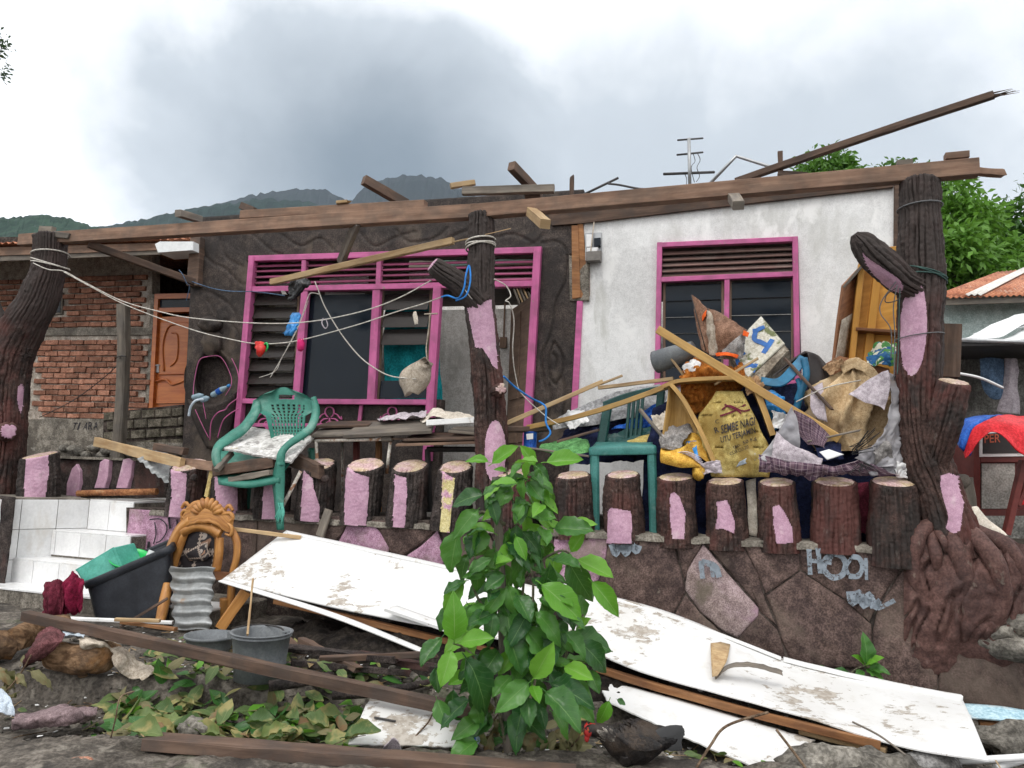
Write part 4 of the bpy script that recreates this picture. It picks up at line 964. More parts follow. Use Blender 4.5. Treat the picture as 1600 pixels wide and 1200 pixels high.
 for x0,x1 in((1040,1127),(1143,1236)):
  for k in range(6):
   t=(k+.5)/6;yy=lerp(446,597,t)-(x0-1040)*.045*(1-t);a,b=Q(x0,yy,-.005),Q(x1,yy-3.5*(1-t),-.005)
   mb=MB();mb.bar(a,b,.006,.168,up=Z+NQ*-.10*(1+.2*r2.random()),ch=.001);part('louvre_pane',mb,M['dark_glass'],w2)
 for x in(1038,1129,1141,1238):part('louvre_frame',qbar(MB(),x,440,x,598,4,-.01,.04),M['brown_door'],w2)
 mb=MB();qbox([(856,335),(1396,272),(1396,292),(1140,321),(905,349),(862,352)],.07,.035,mb);part('wall_plate',mb,M['beam_dark'],h)
 part('corner_board',qbox([(1398,262),(1412,262),(1410,392),(1397,396)],.06,.10),M['beam_dark'],h)
 part('corner_post',qbox([(297,372),(313,370),(309,446),(291,446)],.13,.10),M['beam_dark'],h)
 mb=MB();a,b=Q(1398,720,-.13),Q(1398,720,-3.2);a.z=b.z=.9;mb.add([a,b,b+Z*3.0,a+Z*3.0,a+UQ*.12,b+UQ*.12,b+Z*3.0+UQ*.12,a+Z*3.0+UQ*.12],[[0,1,2,3],[4,5,6,7],[0,4,7,3],[3,2,6,7]]);part('side_wall',mb,M['plaster'],h)
 a,b=Q(302,720,-.12),Q(302,720,-3.2);a.z=b.z=.9;mb=MB();mb.add([a,b,b+Z*3.0,a+Z*3.0],[[0,1,2,3]]);part('side_wall',mb,M['relief'],h)
 mb=MB();rows=[]
 for j in range(15):
  v=j/14;row=[]
  for i in range(17):
   u=i/16*2-1;px=lerp(332,338,v)+u*lerp(36,12,v**1.6);py=lerp(618+14*(1-u*u)-6*u,700,v)
   row.append(Q(px,py,.05+.20*(1-u*u)**.6*(1-.55*v)))
  rows.append(row)
 mb.surf(rows,.02);bk=part('moulded_basket',mb,M['relief'],h)
 mb=MB()
 for pts,wd in(([(372,622,.16),(358,632,.2),(352,640,.2),(340,645,.22),(330,660,.2),(328,688,.15)],.012),([(374,638,.14),(360,646,.17),(348,658,.19),(340,684,.15)],.012),([(305,640,.13),(316,664,.17),(326,684,.15)],.008),([(317,628,.19),(322,655,.2)],.007),([(302,625,.12),(303,600,.09),(311,564,.08),(325,557,.08)],.010),([(325,557,.08),(345,558,.08),(360,585,.08),(361,602,.09),(352,618,.15)],.007),([(362,560,.07),(371,580,.07),(373,600,.07),(370,628,.08)],.010)):
  mb.tube(crv([Q(x,y,d+(.065 if y>618 else .03))for x,y,d in pts],5),wd*.55,5)
 part('pink_line',mb,M['pink_wood'],bk)
def ribbon_t(mb,pts,wd):
 c=crv(pts,4);n=len(c);mb.tube([p for p in c],[wd*.5*(1-.45*abs(2*k/(n-1)-1)**2)for k in range(n)],6)
def win_frame():
 mb=MB()
 for x0,y0,x1,y1,wd in((396,402,369,720,10),(841,390,822,720,12),(685,448,668,720,13)):qbar(mb,x0,y0,x1,y1,wd,.05,.09)
 for x0,y0,x1,y1,wd in((391,405,847,391.5,9.5),(396,453,835,444,9),(381,627,676,629,8)):qbar(mb,x0,y0,x1,y1,wd,.045,.08)
 for x0,y0,x1,y1,wd in((477,408,475,450,8),(594,404,592,448,8),(478,456,464,625,12),(590,453,581,626,13)):qbar(mb,x0,y0,x1,y1,wd,.042,.07)
 return mb
house()
mb=sheet([[Q(602,470,-.22),Q(640,470,-.26),Q(690,480,-.24)],[Q(600,560,-.22),Q(640,560,-.28),Q(688,560,-.24)],[Q(602,628,-.22),Q(645,632,-.26),Q(694,640,-.22)]],30,20,.004,.025,5,1,(2.5,2.5,.3),.8)
solo('curtain',mb,M['teal_cloth'],'teal curtain behind the right louvres and door post of the magenta window','curtain')
r=random.Random(11)
for k in range(5):
 mb=MB();mb.bar(Q(803+k*5,452,-.9-.05*k),Q(815+k*4.2,482-k*3,-.6),.02,.018,segs=3,rough=.004)
 solo('bamboo_lath',mb,M['pale_wood']if k%2 else M['grey_wood'],'thin broken roof lath fanned out over the open brown door','lath','broken laths over the door')
for k,(x0,y0,x1,y1,d)in enumerate(((404,449,462,446,-.5),(404,428,470,410,-1.2),(500,446,575,440,-.6),(625,420,690,408,-1.4),(640,436,700,425,-.9))):
 mb=MB();mb.bar(Q(x0,y0,d),Q(x1,y1,d),.16,.03,up=NQ);mb.bar(Q(x0+8,y0+14,d-.1),Q(x1-5,y1+22,d-.3),.05,.05);solo('fallen_rafter',mb,M['white_trim']if k in(0,2,4)else M['grey_wood'],['pale board behind the left vent slats, lowest','grey board behind the upper left vent slats','pale board behind the middle vent slats','grey board behind the right vent slats near the bark column','pale board behind the lower right vent slats'][k],'rafter','fallen roof boards inside the room')
def meter():
 t=thing('electric_meter','grey electricity meter box on the white wall by the broken corner','meter',Q(926,408,.05))
 part('back_plate',qbox([(914,364),(940,363),(940,404),(914,407)],.05,.03,None,.004),M['alu'],t)
 part('terminal_cover',qbox([(915,393),(939,391),(938,407),(915,408)],.14,.09,None,.008),plain('meter_cover',(.16,.145,.13),.4,.5),t)
 part('window',qbox([(928,372),(938,371),(938,384),(928,385)],.10,.05,None,.004),M['dark_glass'],t)
 mb=MB();qbox([(916,366),(925,366),(924,385),(916,386)],.09,.04,mb,.004);qbox([(917,387),(934,386),(933,392),(917,393)],.12,.06,mb,.004);part('body',mb,M['white_plastic'],t)
 mb=MB();mb.bar(Q(929,340,.055),Q(923,392,.13),.012,.004,up=NQ);part('cable',mb,M['cream_cloth'],t)
meter()
# roof timbers
def pbar(name,lab,x0,y0,x1,y1,tpx,d0=0.0,d1=None,w=.08,m='beam',cat='beam',group=None,**k):
 d1=d0 if d1 is None else d1
 a,b=P(x0,y0,d0),P(x1,y1,d1);t=tpx*(a.y+b.y)/2400
 mb=MB();mb.bar(a,b,w,t,segs=k.pop('segs',6),rough=k.pop('rough',.004),**k);return solo(name,mb,M[m],lab,cat,group)
GB='timbers left of the roof'
pbar('roof_beam','long brown roof beam along the left half of the porch, from the left bark column to the middle one',34,376,745,331,20,0,w=.10,jag=.02)
pbar('roof_beam','long brown roof beam along the right half of the porch, rising to the right bark column',738,332,1528,262.5,25,.02,w=.10)
mb=MB();a,b=P(1526,268,.02),P(1566,271,.02);mb.bar(a,b,.06,.05,segs=4,jag=.03,rough=.012);solo('beam_splinter',mb,M['beam'],'splintered timber end projecting past the right end of the roof beam','timber')
pbar('purlin','timber lying on top of the left roof beam, from its raised left end',379,337,665,321,14,-.02,w=.09,rough=.003)
pbar('rafter_stub','dark rafter end tilted up over the left half of the roof',568,281,633,318,15,.05,-.35,w=.07,m='beam_dark',cat='rafter',jag=.02)
pbar('rafter_stub','rafter end tilted up above the middle bark column',799,259,840,302,15,.15,-.3,w=.07,m='beam_dark',cat='rafter',jag=.02)
pbar('rafter_block','short dark block under the tilted rafter above the middle column',822,306,846,304,12,-.1,w=.09,m='beam_dark',cat='block')
pbar('plank','pale grey plank lying level above the middle bark column',723,299,866,295,13,.08,-.02,w=.06,m='grey_wood',cat='plank')
pbar('timber_offcut','small yellow offcut on the left end of the level pale plank',704,291,742,285,8,.12,.0,w=.05,m='pale_wood',cat='offcut',jag=.01)
pbar('timber_offcut','splintered chip lying on the timber over the left roof beam',527,317,545,315,5,.02,w=.05,m='pale_wood',cat='offcut',jag=.02)
pbar('timber_offcut','dark short block sticking up at the left end of the top timber',378,322,398,330,11,-.1,w=.07,m='beam_dark',cat='offcut')
pbar('rafter_stub','short pale rafter end on the left roof beam beside the white gutter box',278,333,312,343,11,.12,-.2,w=.08,m='grey_wood',cat='rafter')
pbar('timber_offcut','wood block on the beam end over the left bark column',64,358,84,359,9,-.02,w=.06,m='grey_wood',cat='offcut')
pbar('timber_offcut','crumbling wood block on the beam just right of the left bark column',84,366,108,369,9,.06,w=.04,m='grey_wood',cat='offcut',jag=.015)
pbar('brace','dark diagonal brace running down from the left beam to the house corner',138,381,304,441,11,-.02,-.95,w=.07,m='beam_dark',cat='brace')
pbar('brace','short pale brace propped between the left roof beam and the magenta vents',558,346,532,411,8,.03,-.55,w=.095,m='grey_wood',cat='brace',up=NP)
pbar('stick','long pale stick hanging slantwise across the magenta vents',424,441,708,376,10,-.55,-.1,w=.05,m='pale_wood',cat='stick',segs=8)
pbar('stick','thin split lath pointing right from the end of the slanting pale stick',705,379,798,357,3,-.1,.25,w=.012,m='pale_wood',cat='stick',taper=.2)
pbar('beam_end','pale sawn timber end jutting out below the beam right of the middle column',830,331,852,350,15,.05,.5,w=.085,m='pale_wood',cat='timber')
pbar('beam_end','pale sawn timber end jutting out below the beam over the white wall',1146,308,1154,321,14,.05,.45,w=.085,m='grey_wood',cat='timber')
pbar('timber_peg','dark upright batten standing above the beam right of the middle',893,306,894,276,6,-.2,w=.035,m='beam_dark',cat='batten',up=NP,jag=.02)
pbar('timber_peg','dark upright batten against which the long broken pole leans',1220,278,1219,237,7,-.4,w=.04,m='beam_dark',cat='batten',up=NP)
pbar('timber_offcut','dark wood piece at the foot of the upright batten by the long pole',1215,273,1262,276,8,-.35,w=.1,m='beam_dark',cat='offcut')
pbar('timber_offcut','block on the beam over the right bark column',1476,246,1513,243,11,-.02,w=.08,m='beam',cat='offcut')
pbar('timber_offcut','small block on the beam just left of the right bark column',1401,257,1425,255,9,-.02,w=.08,m='grey_wood',cat='offcut')
def pole():
 mb=MB();a,b=P(1150,284,-.45),P(1553,148,.25);mb.bar(a,b,.055,.055,segs=14,rough=.004,bow=(0,0,.008),taper=.95)
 d=(b-a).normalized()
 for k in range(6):mb.bar(b-d*.04+Vector((RND.uniform(-.02,.02),0,RND.uniform(-.02,.02))),b+d*RND.uniform(.04,.15)+Vector((RND.uniform(-.03,.03),0,-.02+RND.uniform(-.03,.02))),.016,.014,taper=.1,segs=2)
 solo('broken_pole',mb,M['beam_dark'],'long broken pole with splintered tip leaning up into the sky at right','pole')
pole()
mb=MB();mb.tube([P(1108,288,-.8),P(1150,244,-.8),P(1205,261,-.9),P(1240,276,-.9)],.016,7);solo('bent_pipe',mb,M['alu'],'bent grey metal pipe rising behind the beam near the aerial','pipe')
mb=MB();mb.tube([P(912,304,-.9),P(966,278,-1.0)],.012,6);mb.tube(crv([P(950,287,-.95),P(968,289,-.9),P(1000,295,-.8),P(1030,295,-.8)],4),.010,6);solo('bent_pipe',mb,M['iron'],'thin bent rods sticking up behind the beam left of the aerial','pipe')
mb=MB();mb.bar(P(985,296,-1.2),P(1030,293,-1.2),.01,.02);
def aerial():
 Y=9.6;t=thing('television_aerial','grey television aerial on a mast above the roof beam','aerial',D(1077,300,Y))
 mb=MB();mb.tube([D(1078,300,Y),D(1076.5,216,Y)],.022,8);part('mast',mb,M['alu'],t)
 for x0,y0,x1,y1,rr in((1059,219,1098,216,.012),(1058,242,1098,238,.013),(1037,272,1116,269,.018)):
  mb=MB();mb.tube([D(x0,y0,Y-.02),D(x1,y1,Y+.3)],rr,6);part('crossbar',mb,M['iron'],t)
 mb=MB()
 for q in([(1083,240),(1086,252),(1080,262),(1085,285)],[(1090,240),(1094,250),(1089,262),(1093,275),(1088,284)],[(1070,272),(1073,280),(1072,290)]):mb.tube(crv([D(x,y,Y-.03)for x,y in q],5),.005,4)
 part('cable',mb,M['iron'],t)
aerial()
# cement tree-trunk columns and stumps
def trunk_mesh(pts,rad,nt,nv,patches=(),seed=0,groove=.012,rw=.034,tilt=0.0,tilt_pow=3,taper_top=True,base=False,shift_dir=None):
 """trunk moulded in cement: deep broken bark grooves; faces inside the picture outlines in patches are bare painted spots.
    returns (bark, [patch meshes], top ring centre, top ring points)"""
 P_=crv(pts,8);R_=crs(rad,8);n=len(P_)
 L=[0.0]
 for k in range(1,n):L.append(L[-1]+(P_[k]-P_[k-1]).length)
 tot=L[-1];rows=[];t0=(P_[1]-P_[0]).normalized();a=Vector((1,.1,.02));a=(a-t0*a.dot(t0)).normalized()
 kk=max(5,round(2*math.pi*(sum(R_)/n)/rw));inside=[[None]*nt for _ in range(nv+1)];sd=shift_dir or NP
 for j in range(nv+1):
  s=tot*j/nv;k=min(max(0,next((q for q in range(n-1)if L[q+1]>=s),n-2)),n-2)
  u=(s-L[k])/max(1e-9,L[k+1]-L[k]);c=P_[k].lerp(P_[k+1],u);r=lerp(R_[k],R_[k+1],u)
  tv=(P_[min(k+2,n-1)]-P_[max(k-1,0)]).normalized();a=(a-tv*a.dot(tv)).normalized();b=tv.cross(a)
  if taper_top and j==nv:r*=.90
  if taper_top and j==nv-1:r*=.965
  row=[];dc=CAM-c;th0=math.atan2(dc.dot(b),dc.dot(a))
  for i in range(nt):
   ph_=2*math.pi*(i/nt-.5);th=th0+ph_-.62*math.sin(ph_);d=a*math.cos(th)+b*math.sin(th);p0=c+d*r
   px,py=proj(p0);hit=None
   if d.dot(CAM-p0)>0:
    for q,poly in enumerate(patches):
     wob=.9*nz((px/9,py/9,seed),1)
     if inpoly(px+wob,py+wob*.7,poly):hit=q
   inside[j][i]=hit
   sx,cx=math.sin(th)*1.6,math.cos(th)*1.6
   ph=(th%(2*math.pi))*kk/(2*math.pi)+.55*nz((cx,sx,s*1.4+seed),1.0)+.30*nz((cx*3,sx*3,s*6+seed),1)
   f=abs((ph%1.0)-.5)*2;g=sstep(.52,.9,f)*(.30+1.0*sstep(-.30,.20,nz((cx*2.2,sx*2.2,s*3.6+seed*2),1)))
   cell=math.floor(ph);br=nz((cell*7.3,s*7+cell*3.1,seed),1)
   h=-groove*g+groove*.8*nz((cell*3.7,s*2.5,seed),1)+groove*.35*sstep(.25,.5,abs(br))+.006*nz((p0.x,p0.y,p0.z),40,seed)+.012*nz((p0.x,p0.y,p0.z),5,seed)
   if hit is not None:h=-.004+.003*nz((p0.x,p0.y,p0.z),40)+.006*nz((p0.x,p0.y,p0.z),6)
   p=c+d*(r+h)
   if tilt:p=p+tv*(-tilt*(d.dot(sd))*r*(j/nv)**tilt_pow)
   row.append(p)
  rows.append(row)
 bark=MB();pm=[MB()for _ in patches]
 def cellof(j,i):
  i2=(i+1)%nt;hs=[inside[j][i],inside[j][i2],inside[j+1][i2],inside[j+1][i]]
  for h in set(hs):
   if h is not None and hs.count(h)>=3:return h
  return None
 for j in range(nv):
  for i in range(nt):
   i2=(i+1)%nt;q=[rows[j][i],rows[j][i2],rows[j+1][i2],rows[j+1][i]];h=cellof(j,i)
   (bark if h is None else pm[h]).f.append((j,i,i2))
 def fin(m):
  fl=m.f;m.f=[];idx={}
  def vid(j,i):
   if(j,i)not in idx:idx[(j,i)]=len(m.v);m.v.append(rows[j][i])
   return idx[(j,i)]
  for j,i,i2 in fl:
   m.f.append([vid(j,i),vid(j,i2),vid(j+1,i2),vid(j+1,i)]);m.uv.append([(0,0)]*4);m.mi.append(0);m.sm.append(True)
  return m
 fin(bark);pm=[fin(x)for x in pm]
 return bark,pm,rows
def cap_mesh(ring,h=.006,ins=1.0,drop=0.004):
 n=len(ring);c=sum(ring,Vector())/n;nr=Vector()
 for i in range(n):nr+=(ring[i]-c).cross(ring[(i+1)%n]-c)
 nr.normalize();mb=MB();rows=[]
 for k,f in enumerate((1.0,.93,.80,.5,.2,.001)):
  rows.append([c+(p-c)*f*ins+nr*((-drop if k==0 else h*(.4 if k==1 else 1))+.003*nz(p*f,22))for p in ring])
 return mb.surf(rows,wrap=True)
def px_r(rpx,p):return rpx*p.y/FPX*1.0
def column(label,spine,d,nt,nv,patches,branches,seed,bm='bark',name='bark_column',sd=0):
 pts=[P(x,y,d)for x,y,r in spine];nt=int(nt*1.25);nv=int(nv*1.3);rad=[px_r(r,p)for p,(x,y,r)in zip(pts,spine)]
 t=thing(name,label,'column',pts[0],'cement columns shaped like tree trunks')
 bk,pm,rows=trunk_mesh(pts,rad,nt,nv,patches,seed,.019,.040)
 part('bark',bk,M[bm],t)
 for x in pm:
  if x.f:part('pink_patch',x,M['pink_cement'],t)
 part('top',cap_mesh(rows[-1],.004),M[bm],t)
 for(bs,b_nt,b_nv,b_p,tm,tl)in branches:
  bp=[P(x,y,dd)for x,y,r,dd in bs];br=[px_r(r,p)for p,(x,y,r,dd)in zip(bp,bs)]
  b,pm,rows=trunk_mesh(bp,br,int(b_nt*1.3),int(b_nv*1.3),b_p,seed+7,.014,.036,tilt=tl,shift_dir=NP)
  o=part('branch',b,M[bm],t)
  for x in pm:
   if x.f:part('pink_patch',x,M['pink_cement'],o)
  part('cut_top',cap_mesh(rows[-1]),M[tm],o)
 return t
E_=lambda cx,cy,rx,ry,rot=0,n=18:[(cx+rx*math.cos(2*math.pi*k/n)*math.cos(rot)-ry*math.sin(2*math.pi*k/n)*math.sin(rot),cy+rx*math.cos(2*math.pi*k/n)*math.sin(rot)+ry*math.sin(2*math.pi*k/n)*math.cos(rot))for k in range(n)]
column('thick right bark column with long pink patch and a cut branch on each side',[(1492,870,42),(1482,820,38),(1466,770,35),(1450,730,34),(1441,690,33),(1437,640,32),(1436,580,33),(1438,500,34),(1440,430,34),(1437,350,31),(1436,281,29)],0.0,110,230,[E_(1427,512,22,76,.04,28),[(1470,742),(1482,738),(1497,742),(1500,760),(1507,785),(1504,808),(1500,830),(1489,836),(1478,826),(1482,808),(1474,780),(1469,760)]],[([(1448,458,22,.03),(1412,440,23,.12),(1385,418,25,.2),(1362,398,23,.26),(1345,378,17,.3),(1336,367,7,.32)],56,60,[[(1345,392),(1354,402),(1370,412),(1388,424),(1405,436),(1412,448),(1408,459),(1396,456),(1380,446),(1364,430),(1352,412)]],'bark',0),([(1452,735,20,.03),(1465,700,24,.1),(1476,660,25,.14),(1486,620,24,.15),(1490,596,24,.15)],56,60,[],'stump_top',.34)],1)
column('slim middle bark column with pink patches and a branch stub to its left',[(770,800,27),(769,740,26),(768,700,26),(766,650,25.5),(764,610,25),(758,560,24),(753,510,23.5),(750,465,23.5),(751,420,22),(752,370,20.5),(752,334,20)],0.0,84,220,[[(729,477),(748,473),(768,467),(773,500),(776,540),(779,578),(770,572),(762,556),(754,545),(742,543),(738,525),(733,500)],E_(774,706,17.5,50,.0,24)],[([(752,476,21,.02),(728,452,20,.1),(704,433,18,.18),(686,421,15.5,.24),(676,413,13,.28)],48,44,[],'pink_cement',0),([(772,613,10,.06),(780,609,10,.16),(783,608,9,.22)],24,8,[],'stump_top',0)],2,'bark')
column('left bark column bending at a fork, held by a white rope',[(-8,790,38),(-2,740,35),(4,690,33),(6,640,32),(10,590,32),(20,545,33),(40,505,31),(60,470,28),(74,430,25),(79,395,24),(80,368,24)],0.0,84,220,[[(28,604),(34,599),(39,610),(37,632),(33,650),(30,640),(26,620)]],[([(8,552,28,.02),(-6,520,24,.05),(-18,490,21,.08),(-30,450,18,.1)],40,40,[],'bark',0),([(12,674,15,.10),(13,674,15,.28),(14,674,13,.33)],30,8,[],'pink_cement',0)],3)
def stump(label,top,bot,wt,wb,d,patches,seed,bm='bark',top_m='stump_top',tilt=.30,knob=None):
 b=P(bot[0],bot[1],d);tp=P(top[0],top[1],d);rt,rb=px_r(wt/2,b),px_r(wb/2,b)
 pts=[b-Z*.04,b.lerp(tp,.3),b.lerp(tp,.65),tp-Z*.02]
 t=thing('cement_stump',label,'balustrade post',b,'balustrade posts shaped like tree stumps')
 bk,pm,rows=trunk_mesh(pts,[rb,lerp(rb,rt,.3),lerp(rb,rt,.7),rt],84,84,patches,seed,.015,.036,tilt=tilt,tilt_pow=2)
 part('bark',bk,M[bm],t)
 for x,m in zip(pm,(['pink_cement']*3)):
  if x.f:part('pink_patch',x,M['pink_yellow' if seed==16 else m],t)
 part('cut_top',cap_mesh(rows[-1],.008),M[top_m],t)
 if knob:
  mb=MB();mb.blob(P(knob[0],knob[1],d+rb*.9),UP_*.04,NP*.03,Z*.035,12,8,.1);part('knot',mb,M[bm],t)
S_=[('short stump post by the left bark column with a broad pink front',(63,708),(60,778),54,60,.06,[[(40,708),(77,708),(77,740),(70,790),(36,790),(37,750)]],11,None),('stump post at the head of the white stairs, with a knot and narrow pink stripe',(296,723),(288,800),54,56,.05,[[(267,720),(293,730),(291,770),(287,810),(262,810),(267,770)]],12,(303,746)),('stump post under the green chair, left, with a pink front',(357,735),(357,800),52,56,.0,[[(334,728),(370,732),(372,760),(372,810),(338,812),(335,770)]],21,None),('stump post behind the front leg of the green chair',(427,730),(424,803),52,56,.0,[[(412,736),(436,734),(434,812),(408,812)]],22,None),('stump post right of the green chair with a pink left side and a knot',(498,722),(490,806),54,58,.0,[[(474,722),(490,740),(491,760),(500,790),(500,816),(468,816),(470,780)]],13,(508,748)),('stump post under the rusty table, left of two, with a broad pink front',(572,722),(562,812),58,62,.0,[[(540,716),(578,738),(577,770),(573,822),(536,822),(538,770)]],14,None),('stump post under the pile of grey planks with a pink stripe down its front',(641,724),(634,815),56,62,.0,[[(616,730),(636,736),(637,770),(632,826),(612,826),(615,770)]],15,None),('stump post left of the sapling with a yellow and pink stripe',(712,725),(704,822),54,62,.0,[[(690,724),(712,738),(709,770),(702,836),(686,836),(690,770)]],16,None),('stump post hidden behind the sapling top',(800,735),(800,830),58,62,.0,[],23,None),('stump post right of the sapling with a pinkish sloping top',(896,738),(898,834),56,60,.0,[],17,None),('stump post before the dark green chair with a short pink patch at its foot',(973,737),(975,840),56,64,.0,[[(949,796),(956,791),(972,794),(986,796),(989,812),(987,850),(946,850)]],18,None),('stump post with a tall rounded pink patch right of the dark green chair',(1056,741),(1059,846),56,64,.0,[[(1046,768),(1053,763),(1062,772),(1072,800),(1070,842),(1050,843),(1046,810)]],19,None),('stump post with a ragged pink patch under the yellow sack',(1133,747),(1136,850),56,64,.0,[[(1118,780),(1136,776),(1143,795),(1149,815),(1148,834),(1130,826),(1116,826),(1120,806)]],20,None),('stump post with a slanting pink patch, under the plaid cloth',(1213,749),(1218,854),58,66,.0,[[(1206,788),(1217,784),(1228,800),(1240,826),(1240,849),(1213,850),(1208,818)]],24,None),('plain brown stump post left of the last one, with a pale pink top',(1304,748),(1306,855),64,74,.0,[],25,None),('last and widest plain brown stump post, next to the right bark column',(1396,748),(1398,876),68,78,.03,[],26,None)]
for(lab,tp,bt,wt,wb,d,pt,sd,kn)in S_:stump(lab,tp,bt,wt,wb,d,pt,sd,'bark_grey' if sd in(11,12,13,21,22,14,15,16)else 'bark','stump_top',.42 if sd in(12,13,14,15,16)else .26,kn)
# retaining wall of big cut stones
def stone(mb_pts,d,th,seed,ch=.022):
 """stone with a rough, slightly domed face"""
 n=len(mb_pts);c=sum((Vector((x,y,0))for x,y in mb_pts),Vector())/n;mb_pts=[(x+(x-c.x)/math.hypot(x-c.x,y-c.y)*1.7,y+(y-c.y)/math.hypot(x-c.x,y-c.y)*1.7)for x,y in mb_pts];mb=MB();ring=[]
 for k in range(n):
  a,b=mb_pts[k],mb_pts[(k+1)%n]
  m=max(2,int(math.hypot(b[0]-a[0],b[1]-a[1])/9))
  for q in range(m):
   x,y=lerp(a[0],b[0],q/m),lerp(a[1],b[1],q/m);w=1.0;ring.append((x+w*nz((x/12,y/12,seed),1),y+w*nz((x/12,y/12,seed+5),1)))
 rows=[]
 for f,dd in((1.0,-th),(1.0,.0),(.982,.010),(.94,.015),(.8,.018),(.6,.021),(.4,.023),(.2,.023),(.003,.023)):
  rows.append([P(c.x+(x-c.x)*f,c.y+(y-c.y)*f,d+dd+(.012*nz(((c.x+(x-c.x)*f)/25,(c.y+(y-c.y)*f)/25,seed),1)if f<.99 else 0))for x,y in ring])
 mb.surf(rows,wrap=True);return mb
STONES=[('stone_pink',[(204,796),(290,802),(286,880),(194,880)]),('stone_brown',[(293,802),(402,803),(398,880),(370,905),(290,900)]),('stone_brown',[(405,803),(546,808),(535,832),(500,870),(402,880)]),('stone_pink',[(549,810),(572,813),(592,830),(607,856),(600,900),(530,890),(520,870),(536,836)]),('stone_brown',[(577,812),(680,819),(682,826),(655,850),(628,868),(611,862),(597,834)]),('stone_pink',[(683,830),(690,850),(692,886),(640,900),(615,895),(610,872),(632,872),(658,854)]),('stone_brown',[(690,824),(760,828),(795,900),(700,900),(696,850)]),('stone_brown',[(765,828),(865,832),(858,890),(800,905)]),('stone_pink',[(868,838),(950,840),(946,870),(934,905),(905,925),(862,892)]),('stone_brown',[(953,841),(1051,846),(1070,925),(1046,965),(960,945),(938,908),(948,872)]),('stone_brown',[(1055,847),(1097,850),(1076,885),(1070,905)]),('stone_faded',[(1099,851),(1140,902),(1184,950),(1183,962),(1152,995),(1130,985),(1096,955),(1072,922),(1074,892)]),('stone_brown',[(1104,850),(1160,852),(1184,900),(1194,935),(1212,975),(1188,955),(1186,946),(1145,899)]),('stone_brown',[(1164,853),(1247,854),(1248,890),(1197,926),(1180,885)]),('stone_brown',[(1252,855),(1375,854),(1408,876),(1405,890),(1364,955),(1358,970),(1320,935),(1253,890)]),('stone_brown',[(1251,894),(1318,939),(1360,976),(1362,1045),(1240,1040),(1225,1005),(1215,970),(1199,932)]),('stone_brown',[(1072,932),(1094,960),(1128,990),(1110,1002),(1075,985),(1052,966)]),('stone_brown',[(1187,960),(1213,985),(1222,1010),(1230,1060),(1140,1030),(1155,998)]),('stone_brown',[(1410,892),(1440,885),(1470,950),(1462,1090),(1366,1060),(1366,985),(1372,955)]),('stone_brown',[(1474,960),(1530,1000),(1610,1010),(1620,1120),(1466,1095)])]
def wall():
 w=thing('retaining_wall','retaining wall of large brown and pink cut stones below the stump balustrade','wall',P(900,1060,.12))
 part('wall_core',pbox([(196,793),(520,802),(700,816),(960,838),(1200,850),(1445,860),(1640,872),(1640,1180),(900,1140),(196,985)],.085,.42,None,.01),M['joint'],w)
 for k,(m,pts)in enumerate(STONES):part('stone',stone(pts,.085,.03,k*3.1),M[m],w,{'stone_faded':'diamond shaped stone fading from pink to grey','stone_pink':'pink painted stone'}.get(m))
 rows=[]
 for j in range(7):
  rows.append([P(lerp(196,1450,i/200),0,0)for i in range(2)])
 mb=MB();a,b=P(262,799,-.14),P(1450,858,-.14);n=220;prof=[(-.15,-.02),(-.14,.018),(-.05,.03),(.08,.03),(.20,.028),(.245,.012),(.25,-.03)]
 rows=[[a.lerp(b,i/n)+NP*x+Z*(z+.012*nz((i*.35,x*9,2),1)+(.008*nz((i,x*20,5),1)))for i in range(n+1)]for x,z in prof]
 mb.surf(rows);part('coping',mb,M['concrete'],w)
 mb=MB();e=.115+.012
 def br(pts,wd):mb.merge(ribbon(crv([P(x,y,e+.012)for x,y in pts],5),wd*1.5,NP,.002))
 for pts,wd in(([(1264,858),(1266,898)],.022),([(1278,856),(1282,896)],.022),([(1266,876),(1290,878)],.02),([(1300,868),(1290,874),(1288,890),(1300,902),(1316,898),(1321,880),(1312,868),(1298,866),(1294,882)],.026),([(1330,870),(1342,872),(1348,886),(1340,900),(1326,900)],.024),([(1353,872),(1354,906)],.016),([(1330,872),(1322,886),(1326,898)],.018)):br(pts,wd)
 br([(1328,924),(1332,942),(1342,926),(1350,946),(1358,930),(1366,950)],.035);br([(1366,952),(1374,938),(1372,950),(1398,938)],.022);br([(1330,934),(1362,940)],.04)
 br([(956,850),(962,866),(970,848),(978,866),(985,850),(994,862),(998,852)],.035);br([(958,856),(996,856)],.03)
 br([(1095,876),(1098,904)],.025);br([(1096,878),(1116,884),(1124,902)],.03);br([(1112,880),(1114,902)],.02)
 part('brush_marks',mb,M['grey_paint'],w)
 mb=MB()
 for pts,wd in(([(242,816),(244,834),(240,850)],.014),([(234,812),(250,811),(260,820),(260,832),(252,844),(244,848)],.012),([(264,808),(266,826)],.026),([(233,846),(232,858)],.03),([(277,812),(276,836)],.014),([(276,812),(286,832)],.013)):
  mb.merge(ribbon(crv([P(x,y,.128)for x,y in pts],5),wd,NP,.003))
 part('spray_letters',mb,M['black_paint'],w)
 mb=MB()
 for k in range(26):
  x=RND.uniform(930,1430);mb.blob(P(x,lerp(836,858,(x-930)/500),RND.uniform(-.05,.12)),(.022,0,0),(0,.02,0),(0,0,.014),7,5,.4,1.5,k)
 part('coping_crumbs',mb,M['rock'],w,None,'stuff')
wall()
M['bark_red']=surf('reddish_cement_roots',(.055,.028,.025),(.098,.050,.042),4,.72,.3,.7,60,.008,grain=.7,stains=[((.05,.028,.025),2.5,.5,.66,(1,1,.5),.8),((.21,.12,.10),4,.56,.68,(1,1,1),.6),((.20,.17,.14),16,.6,.7,(1,1,.6),.5)])
